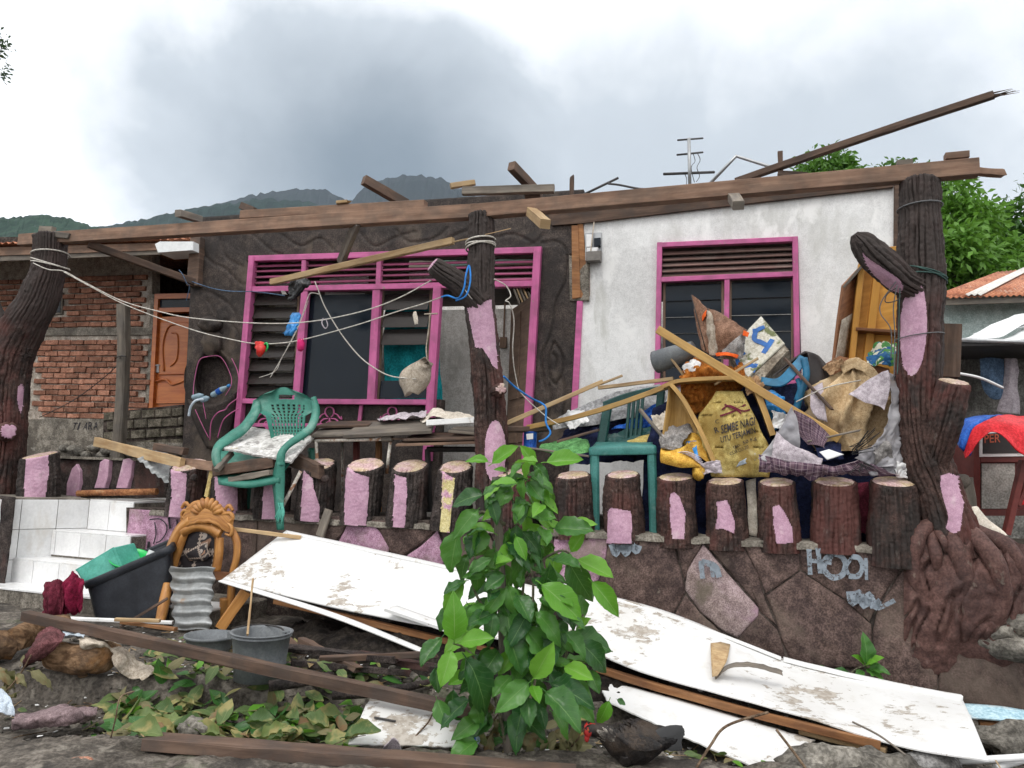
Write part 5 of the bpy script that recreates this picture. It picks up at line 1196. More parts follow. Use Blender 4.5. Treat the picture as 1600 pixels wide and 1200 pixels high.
# moulded roots at the foot of the right column
def roots():
 t=thing('cement_roots','mass of moulded reddish cement roots at the foot of the thick right column','root sculpture',P(1510,1060,.2))
 mb=MB();rows=[]
 for j in range(70):
  v=j/69;row=[]
  for i in range(70):
   u=i/69;x=lerp(1412,1640,u);y=lerp(826+40*max(0,(u-.35))*1.3+30*max(0,.1-u)*8,1075,v)
   b=math.sin(math.pi*min(1,max(0,.08+u*.95)))**.7;d=.02+.24*b*(math.sin(math.pi*(.12+v*.85))**.8)-.12*sstep(.62,.8,v)*sstep(.2,.5,u)
   p=P(x,y,d);s=nz((u*5+.6*nz((u*3,v*3,1),1),v*1.2,3),1);g=abs(nz((u*7+v*2+.8*nz((u*4,v*4,4),1),v*1.6,8),1))
   row.append(P(x,y,d+.05*s-.06*(1-sstep(0,.10,g))+.02*nz((u*18,v*18,2),1)))
  rows.append(row)
 mb.surf(rows);mb.blob(P(1520,950,-.12),UP_*.5,NP*.28,Z*.55,20,14,.1);part('root_mass',mb,M['bark_red'],t)
 rr=[([(1470,815,.20),(1440,830,.32),(1428,870,.36),(1432,915,.34),(1450,938,.33),(1490,938,.36),(1520,930,.36)],.05),([(1478,815,.22),(1490,850,.38),(1505,890,.42),(1508,925,.40),(1490,950,.38),(1482,985,.33)],.055),([(1500,830,.22),(1535,850,.36),(1560,890,.40),(1566,940,.38),(1545,975,.36),(1520,990,.34),(1512,1030,.30)],.06),([(1510,825,.2),(1560,845,.28),(1590,880,.3),(1600,930,.28),(1590,970,.26)],.055),([(1455,830,.3),(1462,870,.4),(1468,915,.38)],.04),([(1484,880,.40),(1520,915,.42),(1545,930,.4)],.035),([(1462,824,.30),(1475,845,.40),(1482,875,.42)],.028),([(1520,990,.32),(1490,1010,.30),(1482,1040,.27)],.04)]
 for pts,r0 in rr:
  c=crv([P(x,y,d-.20-(.10 if q==len(pts)-1 else .04 if q==0 else 0))for q,(x,y,d)in enumerate(pts)],7);n=len(c);mb=MB()
  c=[p+Vector((nz(p,9),nz(p,9,3),nz(p,9,6)))*.010 for p in c]
  mb.tube(c,[r0*(.92+.25*nz(p,7))*1.25*(1-.30*k/n)for k,p in enumerate(c)],14);part('root',mb,M['bark_red'],t)
 mb=MB()
 for k,(x,y,s)in enumerate(((1585,1010,.14),(1560,985,.10),(1600,975,.12),(1540,1000,.08))):mb.blob(P(x,y,.1),UP_*s*1.3,NP*s,Z*s*.7,12,9,.3,1.6,k)
 part('broken_stone',mb,M['rock'],t)
roots()
# tiled stairs at the left
def stairs():
 t=thing('tiled_stairs','white tiled stairs with a tiled side wall leading up to the porch at the left','stairs',P(90,920,.6))
 def fl(p):return Vector((p.x,p.y,0))
 A,E2=fl(P(138,800,.02)),fl(P(15,880,.60));wd=(E2-A).normalized();wn=wd.cross(Z);wn=wn if wn.x>0 else-wn;E2=A+wd*.78
 core=MB()
 def tiles(a,b,z0,z1,n,w,off=0.0,rows=1):
  L=(b-a).length;d=(b-a)/L
  for r_ in range(rows):
   za,zb=lerp(z0,z1,r_/rows),lerp(z0,z1,(r_+1)/rows);x=-off
   while x<L-.02:
    x0,x1=max(x,0)+.0025,min(x+w,L)-.0025;x+=w
    if x1-x0<.02:continue
    o=n*(.016+RND.uniform(-.001,.001));mb=MB();mb.poly([a+d*x0+o+Z*(za+.0025),a+d*x1+o+Z*(za+.0025),a+d*x1+o+Z*(zb-.0025),a+d*x0+o+Z*(zb-.0025)],n*-.014,.002);part('tile',mb,M['tile'],t)
 tiles(E2,A,.30,1.155,wn,.31,.12,3)
 core.poly([E2+Z*1.16,A+Z*1.16,A-wn*.9+Z*1.16,E2-wn*.9+Z*1.16],Z*-1.1,.002)
 steps=[(.02,.862,1.145,.0),(.30,.622,.848,.34),(.58,.385,.592,.72)]
 for k,(d,z0,z1,s_)in enumerate(steps):
  a,b=fl(P(206,840,d)),A+wd*0;a0=A+wd*(s_*1.0);R0=fl(P(206,840,d))
  den=UP_.x*wd.y-UP_.y*wd.x;q=R0-A;sw=(UP_.x*q.y-UP_.y*q.x)/den;st=A+wd*sw+UP_*.02
  tiles(st,R0,z0,z1,NP,.31,.21*(k%2)+.05)
  core.poly([st+Z*(z1-.002),R0+Z*(z1-.002),R0-NP*1.3+Z*(z1-.002),st-NP*1.3+Z*(z1-.002)],Z*-(z1-.1),.002)
  L=(R0-st).length;dep=.29 if k else .9;m=int(L/.31)+1
  for i in range(m):
   p0,p1=st+UP_*(i*.31+.003),st+UP_*(min((i+1)*.31,L)-.003)
   mb=MB();mb.poly([p+Z*(z1+.013)for p in(p0+NP*.012,p1+NP*.012,p1-NP*(dep-.008),p0-NP*(dep-.008))],Z*-.014,.002);part('tile',mb,M['tile'],t)
 d=.60;a,b=fl(P(-60,930,.9)),fl(P(330,930,.9));m=8
 for i in range(m):
  p0,p1=a.lerp(b,i/m),a.lerp(b,(i+1)/m);mb=MB();mb.poly([p+Z*.388 for p in(p0+UP_*.003,p1-UP_*.003,p1-UP_*.003-NP*.34,p0+UP_*.003-NP*.34)],Z*-.016,.002);part('tile',mb,M['tile'],t)
 foot=MB();foot.poly([p+Z*.372 for p in(a+NP*-.01,b+NP*-.01,b-NP*.9,a-NP*.9)],Z*-.34,.01);part('step_foot',foot,M['concrete'],t)
 part('step_core',core,M['concrete'],t)
stairs()
solo('cement_footing',stone([(-90,770),(24,778),(17,840),(8,905),(6,940),(-90,950)],.70,.6,4.0),M['bark_grey'],'rough cement footing under the left bark column beside the white stairs','footing')
def low_wall():
 t=thing('low_parapet','low brown parapet with three pink tongues between the left stump and the stairs','wall',P(150,775,-.5))
 rows=[]
 for j in range(24):
  v=j/23;rows.append([P(lerp(88,262,u/60),lerp(716,778,v),-.42+.018*math.sin(u*.62)+.012*nz((u*.5,v*4,1),1)+.02*(1-(2*v-1)**8))for u in range(61)])
 mb=MB();mb.surf(rows,-.14);part('parapet_body',mb,M['bark_grey'],t)
 for pts in([(103,778),(104,755),(112,732),(119,725),(124,735),(124,755),(120,780)],[(147,763),(152,745),(156,722),(163,717),(170,719),(168,745),(163,763)],[(181,763),(186,742),(192,718),(200,716),(207,720),(204,745),(198,763)]):
  part('pink_tongue',pbox([(x,y)for x,y in pts],-.345,.06,None,.006),M['pink_cement'],t)
 part('coping',pbox([(86,712),(264,718),(264,722),(86,716)],-.36,.2,None,.004),M['concrete'],t)
low_wall()
mb=MB();mb.tube([P(122,771,-.12),P(245,768,-.16)],.033,10);solo('rusty_pipe',mb,M['rust'],'rusty pipe lying below the three pink tongues at the top of the stairs','pipe')
def corr(a,b,c_,amp,n,m=3,th=.002,seed=0):
 """corrugated sheet: waves run from a to b, furrows along a to c"""
 a,b,c_=Vector(a),Vector(b),Vector(c_);nn=(b-a).cross(c_-a).normalized();k=n*10
 rows=[[a.lerp(b,i/k)+(c_-a)*(j/m)+nn*(amp*math.cos(2*math.pi*i/10)+.02*nz((i*.06,j,seed),1))for i in range(k+1)]for j in range(m+1)]
 return MB().surf(rows,th)
solo('corrugated_sheet',corr(P(214,718,-.05),P(262,756,-.05),P(252,702,-.35),.012,5),M['zinc'],'grey corrugated sheet scrap beside the stump at the head of the stairs','metal sheet')
pbar('plank','long pale plank with splinters sloping down to the stump at the head of the stairs',150,690,285,724,15,-.55,.12,w=.05,m='pale_wood',cat='plank',rough=.01)
pbar('timber_offcut','dark offcut lying on the upper end of the sloping pale plank',244,698,290,706,10,-.2,w=.08,m='beam_dark',cat='offcut',rough=.012)
pbar('plank','rough plank crossing below the seat of the green chair',278,722,345,730,14,.0,.2,w=.05,m='beam',cat='plank',rough=.01)
# things on the porch
M['cardboard']=cloth('wet_cardboard',(.27,.17,.095),.2,4,.85,60,.2)
def SH(name,lab,cat,m,rows,fn=P,group=None,**k):
 g=[[fn(*p)for p in r]for r in rows];kw=dict(nu=44,nv=36,thick=.004,amp=.012,fr=6,seed=RND.uniform(0,90),ridge=.8);kw.update(k)
 return solo(name,sheet(g,**kw),M[m]if isinstance(m,str)else m,lab,cat,group)
def text_on(s,p0,p1,hpx,dfun,bold=.0,mb=None,lean=0.0,fn=P):
 """lettering that follows a curved surface: baseline p0 to p1 in the picture, depth from dfun"""
 base=text_mb(s,(0,0,0),(1,0,0),(0,0,1),1.0,1.0,0,bold);out=MB()
 L=math.hypot(p1[0]-p0[0],p1[1]-p0[1]);dx,dy=(p1[0]-p0[0])/L,(p1[1]-p0[1])/L
 vs=[]
 for v in base.v:
  u,h=v.x*L+lean*v.z*hpx,v.z*hpx;x=p0[0]+dx*u+dy*h;y=p0[1]+dy*u-dx*h;vs.append(fn(x,y,dfun(x,y)))
 out.add(vs,base.f);return mb.merge(out)if mb else out
def green_chair():
 t=thing('plastic_chair','faded green plastic armchair with a cracked white cushion, standing on the balustrade','chair',P(438,826,.32))
 ys=[605,609,618,630,641,650,662,674,690];Ls=[424,408,398,395,399,415,418,421,424];Rs=[462,478,489,493,492,477,476,475,474]
 nu,nv=46,51
 def edge(v,A):
  y=605+85*v
  k=next((q for q in range(len(ys)-1)if ys[q+1]>=y),len(ys)-2);return lerp(A[k],A[k+1],(y-ys[k])/(ys[k+1]-ys[k]))
 def pt(u,v):
  y=edge(v,ys);x=lerp(edge(v,Ls),edge(v,Rs),u);return P(x,y+(8*(2*u-1)**2 if v<.12 else 8*(2*u-1)**2*max(0,1-(v-.12)/.3)),-.22+.10*(2*u-1)**2+.12*v)
 vs=[pt(i/nu,j/nv)for j in range(nv+1)for i in range(nu+1)];mb=MB();fs=[]
 for j in range(nv):
  for i in range(nu):
   x,y=i/nu,j/nv
   yy,xx=edge(y,ys),lerp(edge(y,Ls),edge(y,Rs),x)
   slot=615<yy<622 and 434<xx<459
   hole2=630<yy<684 and 421+(yy-630)*.09<xx<476-(yy-630)*.12 and i%4 in(1,2)and j%3 in(1,2)
   if slot or hole2:continue
   a=j*(nu+1)+i;fs.append([a,a+1,a+nu+2,a+nu+1])
 n0=len(vs);bk=[p-NP*.008 for p in vs]
 mb.add(vs+bk,fs+[[k+n0 for k in f[::-1]]for f in fs],None,0,True);part('backrest',mb,M['green_plastic'],t)
 def arm(pts,wds,nm='arm'):
  c=crv([P(x,y,d)for x,y,d in pts],5);w=crs(wds,5);rows=[[],[],[],[],[]]
  for k,p in enumerate(c):
   tv=(c[min(k+1,len(c)-1)]-c[max(k-1,0)]).normalized();s=tv.cross(NP).normalized();hw=w[k]*p.y/2400
   for q,(a,b)in enumerate(((-1,-.02),(-.6,.006),(0,.012),(.6,.006),(1,-.02))):rows[q].append(p+s*hw*a+NP*b)
  part(nm,MB().surf(rows,.008),M['green_plastic'],t)
 arm([(400,625,-.14),(396,645,-.05),(380,668,.08),(358,684,.20),(341,697,.30),(336,713,.34),(340,728,.34)],[10,20,19,18,17,15,14])
 arm([(488,622,-.14),(492,645,-.06),(484,668,.06),(466,683,.16),(448,696,.26),(438,710,.32),(437,728,.33)],[9,14,14,12,11,12,14])
 mb=MB();g=[[P(346,706,-.1),P(395,704,-.16),P(470,704,-.12)],[P(338,735,.14),P(390,738,.14),P(448,732,.12)],[P(341,750,.32),P(388,755,.36),P(438,746,.33)],[P(343,757,.33),P(388,762,.37),P(438,754,.34)]]
 part('seat',sheet(g,16,12,.01,0),M['green_plastic'],t)
 def leg(pts,wd):
  c=crv([P(x,y,d)for x,y,d in pts],4);mb=MB()
  for o in(0,1):
   rows=[[p+UP_*(w*p.y/2400)*a+NP*b for(a,b)in((-1,-.015),(-.35,.0),(-.1,.016),(.1,.016),(.35,0),(1,-.015))]for p,w in zip(c,crs(wd,4))]
  mb.surf(rows,.008);part('leg',mb,M['green_plastic'],t)
 leg([(437,722,.33),(434,750,.33),(435,780,.34),(437,828,.36)],[15,22,17,12])
 leg([(486,700,-.18),(492,750,-.2),(497,815,-.25)],[14,14,10]);leg([(388,700,-.2),(386,750,-.25),(384,800,-.3)],[14,14,10])
 mb=MB()
 for k in range(7):mb.tube(crv([P(438+RND.uniform(-4,4),786,.37),P(434+k*1.6,800,.39),P(430+k*2,812+RND.uniform(-4,6),.385)],3),.008,5)
 part('tied_strip',mb,M['mint_plastic'],t)
green_chair()
SH('cushion_board','cracked white padded board lying on the seat of the green armchair','cushion',surf('cracked_white_vinyl',(.46,.45,.43),(.60,.59,.57),9,.75,.25,.9,30,.012,stains=[((.20,.19,.18),11,.54,.62,(1,1,1),.75),((.42,.32,.12),6,.66,.69,(1,1,1),.8)]),[[(391,669,-.16),(430,676,-.18),(492,684,-.12)],[(366,688,.06),(412,693,.05),(474,702,.10)],[(347,703,.28),(398,713,.30),(456,724,.30)]],thick=.02,amp=.006,fr=16,rag=.006,nu=30,nv=24)
pbar('charred_plank','charred dark plank jammed under the cushion of the green armchair',338,736,432,722,17,.26,.24,w=.12,m='beam_dark',cat='plank',rough=.014,segs=9,jag=.02)
pbar('lath','short grey lath sticking out at the left front of the green armchair seat',338,735,362,708,7,.40,.20,w=.05,m='grey_wood',cat='lath')
pbar('plank','broken splintered board on the front edge of the green armchair seat',362,750,428,738,9,.30,w=.1,m='grey_wood',cat='plank',rough=.014,segs=8,jag=.03)
pbar('charred_plank','rotten split beam end right of the green armchair',455,716,502,737,20,-.02,.12,w=.09,m='log_wood',cat='plank',rough=.018,segs=8,jag=.04)if 'log_wood' in M else pbar('charred_plank','rotten split beam end right of the green armchair',455,716,502,737,20,-.02,.16,w=.09,m='beam_dark',cat='plank',rough=.018,segs=8,jag=.04)
mb=MB();mb.tube([P(470,736,.16),P(441,792,.24)],.017,8);solo('metal_tube',mb,M['chipped_pipe'],'chipped white metal tube slanting behind the green chair leg','pipe')
mb=MB();mb.bar(P(336,716,.16),P(323,776,.12),.045,.03,up=NP);solo('lath',mb,M['yellow_cloth'],'cream upright lath left of the green armchair','lath')
pbar('strut','small brown hinged strap leaning on the wall coping right of the green chair',514,796,500,838,5,.14,.18,w=.075,m='grey_wood',cat='strap',up=NP)
def rusty_table():
 t=thing('rusty_table','rusty white tube table frame loaded with grey planks behind the stump posts','table',P(600,800,-.5))
 mb=MB();mb.tube([P(488,689,-.1),P(602,686,-.1)],.016,8);part('front_rail',mb,M['chipped_pipe'],t)
 for a,b in(((494,690,-.1),(498,790,-.1)),((610,690,-.12),(604,740,-.14)),((535,686,-.7),(536,790,-.7))):
  mb=MB();mb.tube([P(*a),P(*b)],.016,8);part('leg',mb,M['chipped_pipe'],t)
 for x in(557,592):
  mb=MB();mb.bar(P(x,688,-.5),P(x-1,800,-.5),.05,.05,up=NP);part('leg',mb,M['red_paint']if x<570 else M['batten'],t)
 part('corner_plate',pbox([(594,678),(610,677),(611,689),(595,690)],-.07,.06,None,.008),M['grey_wood'],t)
 mb=MB();mb.poly([P(486,684,-.09),P(740,684,-.09),P(740,684,-.9),P(486,684,-.9)],Z*-.02,.003);part('table_top',mb,M['beam_dark'],t)
rusty_table()
PK='planks piled on the rusty table'
for lab,q,m,th in(('wide grey weathered plank in the front of the table pile with cut corners',[(535,680,-.02),(564,660,-.5),(680,652,-.5),(674,672,-.02)],'grey_wood',.03),('grey plank lying lowest at the left of the table pile',[(486,680,-.06),(500,668,-.5),(610,664,-.5),(600,676,-.06)],'grey_wood',.02),('dark thin board sticking out left on the table pile',[(490,666,-.3),(518,658,-.6),(590,657,-.6),(575,664,-.3)],'beam_dark',.02),('dark board lying below the white strip on the table pile',[(630,686,-.02),(650,676,-.4),(760,674,-.4),(755,684,-.02)],'beam_dark',.02),('grey board end under the white strip by the middle column',[(700,672,-.1),(712,666,-.3),(745,666,-.3),(742,676,-.1)],'grey_wood',.02),('long thin board lying lowest at the right of the table pile',[(618,694,.0),(630,688,-.3),(748,684,-.3),(745,690,.0)],'beam',.02)):
 p=[P(*x)for x in q];mb=MB();mb.poly(p,(p[1]-p[0]).cross(p[3]-p[0]).normalized()*(-th if(p[1]-p[0]).cross(p[3]-p[0]).z>0 else th),.004);L=(p[3]-p[0]).normalized()
 mb.uv=[[((mb.v[k]).dot(L),(mb.v[k]).dot(NP))for k in f]for f in mb.f]
 solo('plank',mb,M[m],lab,'plank',PK)
pbar('white_strip','white painted strip lying across the table pile beside the middle column',668,661,750,656,9,-.1,w=.06,m='white_trim',cat='strip')
SH('rag','pink and orange rag on the grey planks of the rusty table','rag',M['lilac_cloth'],[[(590,655,-.5),(640,645,-.55),(668,644,-.5)],[(596,658,-.3),(640,652,-.3),(662,652,-.3)]],amp=.02)
SH('rag','cream rag heaped beside the middle column on the table planks','rag',M['pale_cloth'],[[(655,655,-.5),(678,638,-.55),(700,644,-.55),(738,650,-.5)],[(658,660,-.25),(680,650,-.25),(705,656,-.25),(742,657,-.25)]],amp=.025)
mb=MB()
for a,b in(((668,702,-.3),(672,800,-.3)),((668,702,-.3),(745,702,-.3))):mb.bar(P(*a),P(*b),.05,.05,up=NP,ch=.015)
solo('chair_frame',mb,M['iron'],'dark grey plastic stool frame under the rusty table by the middle column','stool')
def dark_chair():
 t=thing('plastic_chair','dark green slat-backed plastic chair with a teal seat front behind the stump posts','chair',P(975,835,-.2))
 mb=MB()
 for a,b,w in(((929,700,-.10),(930,835,-.06),.075),((1018,698,-.10),(1022,835,-.06),.07)):
  mb=MB();mb.bar(P(*a),P(*b),w,.05,up=NP,ch=.015);part('leg',mb,M['teal_plastic'],t)
 mb=MB();g=[[P(921,712,-.07),P(972,711,-.05),P(1026,710,-.07)],[P(920,701,-.08),P(972,698,-.05),P(1025,697,-.08)],[P(926,697,-.16),P(972,694,-.14),P(1020,694,-.16)],[P(932,690,-.6),P(972,690,-.6),P(1020,688,-.6)]]
 part('seat',sheet(g,14,14,.012,0),M['teal_plastic'],t)
 for a,b,w in(((950,632,-.62),(940,692,-.58),.085),((1033,612,-.62),(1026,690,-.58),.07)):
  mb=MB();mb.bar(P(*a),P(*b),w,.04,up=NP,ch=.012);part('back_post',mb,M['dark_green_plastic'],t)
 mb=MB();c=crv([P(944,634,-.62),P(975,622,-.68),P(1010,613,-.68),P(1038,609,-.62)],5)
 for a,b in zip(c,c[1:]):mb.bar(a,b,.03,.075,up=Z,ch=.01)
 part('top_rail',mb,M['dark_green_plastic'],t)
 for k in range(4):
  mb=MB();mb.bar(P(984+k*7,622-k*1.8,-.66),P(978+k*7,692,-.60),.028,.02,up=NP,ch=.006);part('slat',mb,M['dark_green_plastic'],t)
dark_chair()
SH('tarpaulin','grey tarpaulin sheet stretched slantwise behind the dark green chair','tarpaulin','grey_tarp',[[(872,650,-.7),(950,618,-.9),(1030,600,-.9)],[(860,662,-.6),(960,640,-.8),(1040,625,-.8)],[(838,676,-.5),(930,664,-.7),(1000,650,-.75)]],amp=.02,fr=4)
SH('cloth_heap','dark blue cloth heaped behind the dark green chair','cloth','navy',[[(880,672,-.8),(960,650,-.95),(1050,628,-.9)],[(870,690,-.6),(950,678,-.75),(1050,670,-.75)],[(860,715,-.5),(950,720,-.6),(1050,720,-.6)]],amp=.05,fr=4)
SH('cloth','blue plastic cloth seen through the slats of the dark green chair','cloth','blue_tarp',[[(985,655,-.72),(1020,632,-.74),(1040,628,-.72)],[(955,672,-.68),(1005,668,-.70),(1035,664,-.7)]],amp=.03)
SH('cloth','green cloth under the slats of the dark green chair','cloth',M['dark_green_plastic'],[[(940,680,-.64),(990,672,-.66),(1036,664,-.66)],[(936,694,-.55),(990,692,-.55),(1040,690,-.55)]],amp=.03)
SH('rag','yellow fringed rag on the seat of the dark green chair','rag','yellow_sack',[[(982,690,-.5),(1000,682,-.5),(1014,678,-.5)],[(984,696,-.4),(1002,692,-.38),(1015,690,-.4)]],amp=.02)
SH('cloth','light green cloth lying in folds left of the dark green chair','cloth','green_cloth',[[(845,696,-.35),(880,688,-.4),(912,684,-.35),(918,690,-.3)],[(838,702,-.2),(880,698,-.15),(915,694,-.15),(922,702,-.2)],[(836,706,-.12),(880,712,-.08),(912,708,-.08),(920,708,-.14)]],amp=.022,ridge=.6)
pbar('lath','pale lath lying under the light green cloth',806,697,920,713,3,-.05,w=.04,m='grey_wood',cat='lath')
mb=MB();mb.lathe([(.0,0),(.062,0),(.064,.01),(.060,.02),(.060,.145),(.064,.155),(.055,.16),(0,.16)],P(828,702,-.4),Z,None,18);tn=thing('tin_can','blue and white tin beside the middle bark column','can',P(828,702,-.4));part('tin',mb,M['blue_tarp'],tn)
part('label',pbox([(822,678),(833,677),(833,686),(823,687)],-.335,.004,None,.001),M['white_plastic'],tn)
pbar('board','dark board the slanting sticks rest on, right of the middle column',788,672,862,669,8,-.35,-.5,w=.2,m='beam_dark',cat='board',rough=.01)
SK='thin sticks slanting up in front of the white wall'
pbar('stick','upper thin stick slanting from the middle column up to the white wall',790,662,942,596,7,-.3,-.6,w=.03,m='pale_wood',cat='stick',rough=.004)
pbar('stick','broken twig end continuing the upper slanting stick',938,600,972,587,4,-.6,-.65,w=.014,m='pale_wood',cat='stick',rough=.004,jag=.01)
pbar('stick','lower varnished stick slanting up behind the dark green chair',824,668,1052,599,8,-.35,-.4,w=.035,m='yellow_wood',cat='stick',rough=.003,bow=(0,0,-.04))
pbar('timber_offcut','broken yellow lath end below the twig on the upper stick',935,606,1052,592,6,-.55,-.4,w=.03,m='pale_wood',cat='lath',rough=.005)
# heap on the right half of the porch
def board_frame():
 t=thing('broken_cabinet_frame','broken yellow cabinet frame with bent side boards around the cement sack','cabinet',P(1120,735,-.2))
 def bd(pts,w0,nm,m='yellow_wood',dep=.18,k=6):
  c=crv([P(x,y,d)for x,y,d in pts],k);mb=MB();n=len(c)
  L=[[],[]];rows=[]
  for q,p in enumerate(c):
   tv=(c[min(q+1,n-1)]-c[max(q-1,0)]).normalized();s=tv.cross(NP).normalized()*(w0*p.y/2400)
   L[0].append(p+s);L[1].append(p-s)
  rows=[L[0],L[1],[x-NP*dep for x in L[1]],[x-NP*dep for x in L[0]],L[0]]
  rows=[[r[j]for r in rows]for j in range(n)]
  mb.surf(rows,us=.3,vs_=1.2,smooth=False)
  mb.uv=[[(v,u)for u,v in f]for f in mb.uv];part(nm,mb,M[m],t)
 bd([(1035,604,-.05),(1060,595,-.05),(1110,591,-.05),(1168,590,-.05)],6,'top_board')
 bd([(1168,590,-.05),(1180,606,-.05),(1194,640,-.05),(1208,680,-.05)],9,'side_board',dep=.3)
 bd([(1048,600,-.04),(1066,622,-.02),(1085,655,.0),(1100,685,.02),(1118,728,.02)],6.5,'middle_board',dep=.12)
 mb=MB();rows=[[P(x,y,d)for x,y,d in r]for r in([(1046,602,-.1),(1042,640,-.12),(1034,690,-.14)],[(1062,622,-.2),(1062,650,-.22),(1058,690,-.24)],[(1098,690,-.12),(1095,700,-.14),(1090,710,-.16)])];part('side_panel',sheet(rows,12,10,.01,.004),M['yellow_wood'],t)
board_frame()
pbar('long_plank','long pale yellow plank slanting down over the whole heap from the window corner',1028,515,1312,686,13,-.15,.02,w=.05,m='yellow_wood',cat='plank',segs=8)
def sackd(x,y):
 u,v=(x-1152)/68,(y-680)/72
 return-.22+.15*max(0,1-u*u)**.5*max(0,1-v*v*.8)**.5+.08*(y-620)/120+.026*nz((x/18,y/24,3),1)+.022*(.4-2*abs(nz((x/26,y/60,8),1)))+.006*(.4-2*abs(nz((x/11,y/9,15),1)))+.006*nz((x/5,y/6,5),1)
def cement_sack():
 t=thing('cement_sack','dirty yellow plastic sack with black printed lettering inside the broken cabinet frame','sack',P(1160,745,-.1))
 ol=[(612,1120,1160),(630,1108,1168),(650,1092,1178),(675,1090,1190),(700,1098,1202),(720,1105,1206),(745,1112,1202)]
 rows=[[P(x,y,sackd(x,y))for x in[lerp(a,b,i/30)for i in range(31)]]for y,a,b in[(lerp(ol[k][0],ol[k+1][0],q/5),lerp(ol[k][1],ol[k+1][1],q/5),lerp(ol[k][2],ol[k+1][2],q/5))for k in range(len(ol)-1)for q in range(6)]]
 part('sack_cloth',MB().surf(rows,.01),M['yellow_sack'],t)
 mb=MB();dz=lambda x,y:sackd(x,y)+.022
 for s,a,b,h,lean in(('SEMBE NAGI',(1127,678),(1180,664),13,.2),('UTU TERJAMIN',(1127,695),(1181,679),12,.15),('tto. 50 Kg',(1146,703),(1183,688),7,.1),('CURCU.20',(1141,712),(1170,700),5,.1),('C',(1118,662),(1124,661),6,0),('R',(1118,677),(1124,675),9,0)):part('printed_line',text_on(s,a,b,h,dz,.012 if h>8 else .0,None,lean),M['black_paint'],t)
 mb=MB()
 for pts in([(1128,640),(1140,634),(1160,642),(1172,640)],[(1125,650),(1145,643),(1165,632)],[(1132,632),(1150,640),(1158,646)]):mb.merge(ribbon(crv([P(x,y,dz(x,y))for x,y in pts],5),.014,NP,.002))
 part('printed_emblem',mb,M['maroon'],t)
 part('torn_label',sheet([[P(1155,722,sackd(1155,722)+.016),P(1180,708,sackd(1180,708)+.016)],[P(1150,730,sackd(1150,730)+.016),P(1180,719,sackd(1180,719)+.016)]],8,5,.002,.002),M['pale_blue_cloth'],t)
cement_sack()
def gold_sack():
 t=thing('golden_sack','crumpled golden sack lying open with blue plastic inside, below the bent boards','sack',P(1072,735,.0))
 mb=sheet([[P(1034,693,-.05),P(1052,703,.02),P(1068,700,.02),P(1074,690,-.05)],[P(1032,706,.06),P(1052,716,.12),P(1080,722,.12),P(1094,724,.08)],[P(1034,722,.04),P(1060,730,.10),P(1090,730,.1),P(1108,735,.05)]],20,14,.004,.018,9,3);part('front_flap',mb,M['gold_sack'],t)
 mb=sheet([[P(1062,680,-.12),P(1078,677,-.12),P(1094,682,-.12)],[P(1066,690,-.08),P(1085,692,-.06),P(1100,698,-.06)],[P(1084,708,-.02),P(1098,716,.02),P(1112,728,.02)]],16,14,.004,.018,9,6);part('back_flap',mb,M['gold_sack'],t)
 mb=sheet([[P(1072,690,-.06),P(1088,688,-.06)],[P(1070,706,.0),P(1090,708,.0)],[P(1066,718,.06),P(1094,720,.06)]],14,12,.003,.02,11,4);part('blue_lining',mb,M['blue_bag'],t)
 mb=MB()
 for k in range(5):mb.tube(crv([P(1056+k*6,708+k,.06),P(1074+k*3,706+3*k,.10),P(1094+k*2,714+4*k,.10)],4),.005,4)
 part('cord',mb,M['lilac_cloth'],t)
 mb=MB();mb.blob(P(1092,738,.06),UP_*.05,NP*.05,Z*.06,12,9,.4);part('tied_corner',mb,M['gold_sack'],t)
gold_sack()
SH('cloth','grey knitted cloth lying over the edge of the golden sack','cloth','grey_cloth',[[(1030,680,-.15),(1055,670,-.2),(1085,668,-.2)],[(1032,690,.0),(1052,688,.0),(1075,682,-.05)],[(1036,700,.02),(1052,702,.06),(1068,694,.03)]],amp=.03,fr=9,ridge=.8)
SH('orange_blanket','orange blanket bunched behind the long yellow plank','blanket','orange_cloth',[[(1068,588,-.35),(1080,565,-.4),(1105,560,-.42),(1140,575,-.4),(1160,572,-.35)],[(1062,598,-.25),(1080,584,-.22),(1110,580,-.2),(1140,590,-.22),(1162,590,-.25)],[(1065,620,-.3),(1085,612,-.28),(1115,625,-.3),(1150,612,-.25),(1150,600,-.3)],[(1070,660,-.35),(1090,650,-.35),(1115,650,-.4),(1140,640,-.4),(1150,620,-.35)]],amp=.045,fr=8,ridge=1.1,nu=70,nv=56)
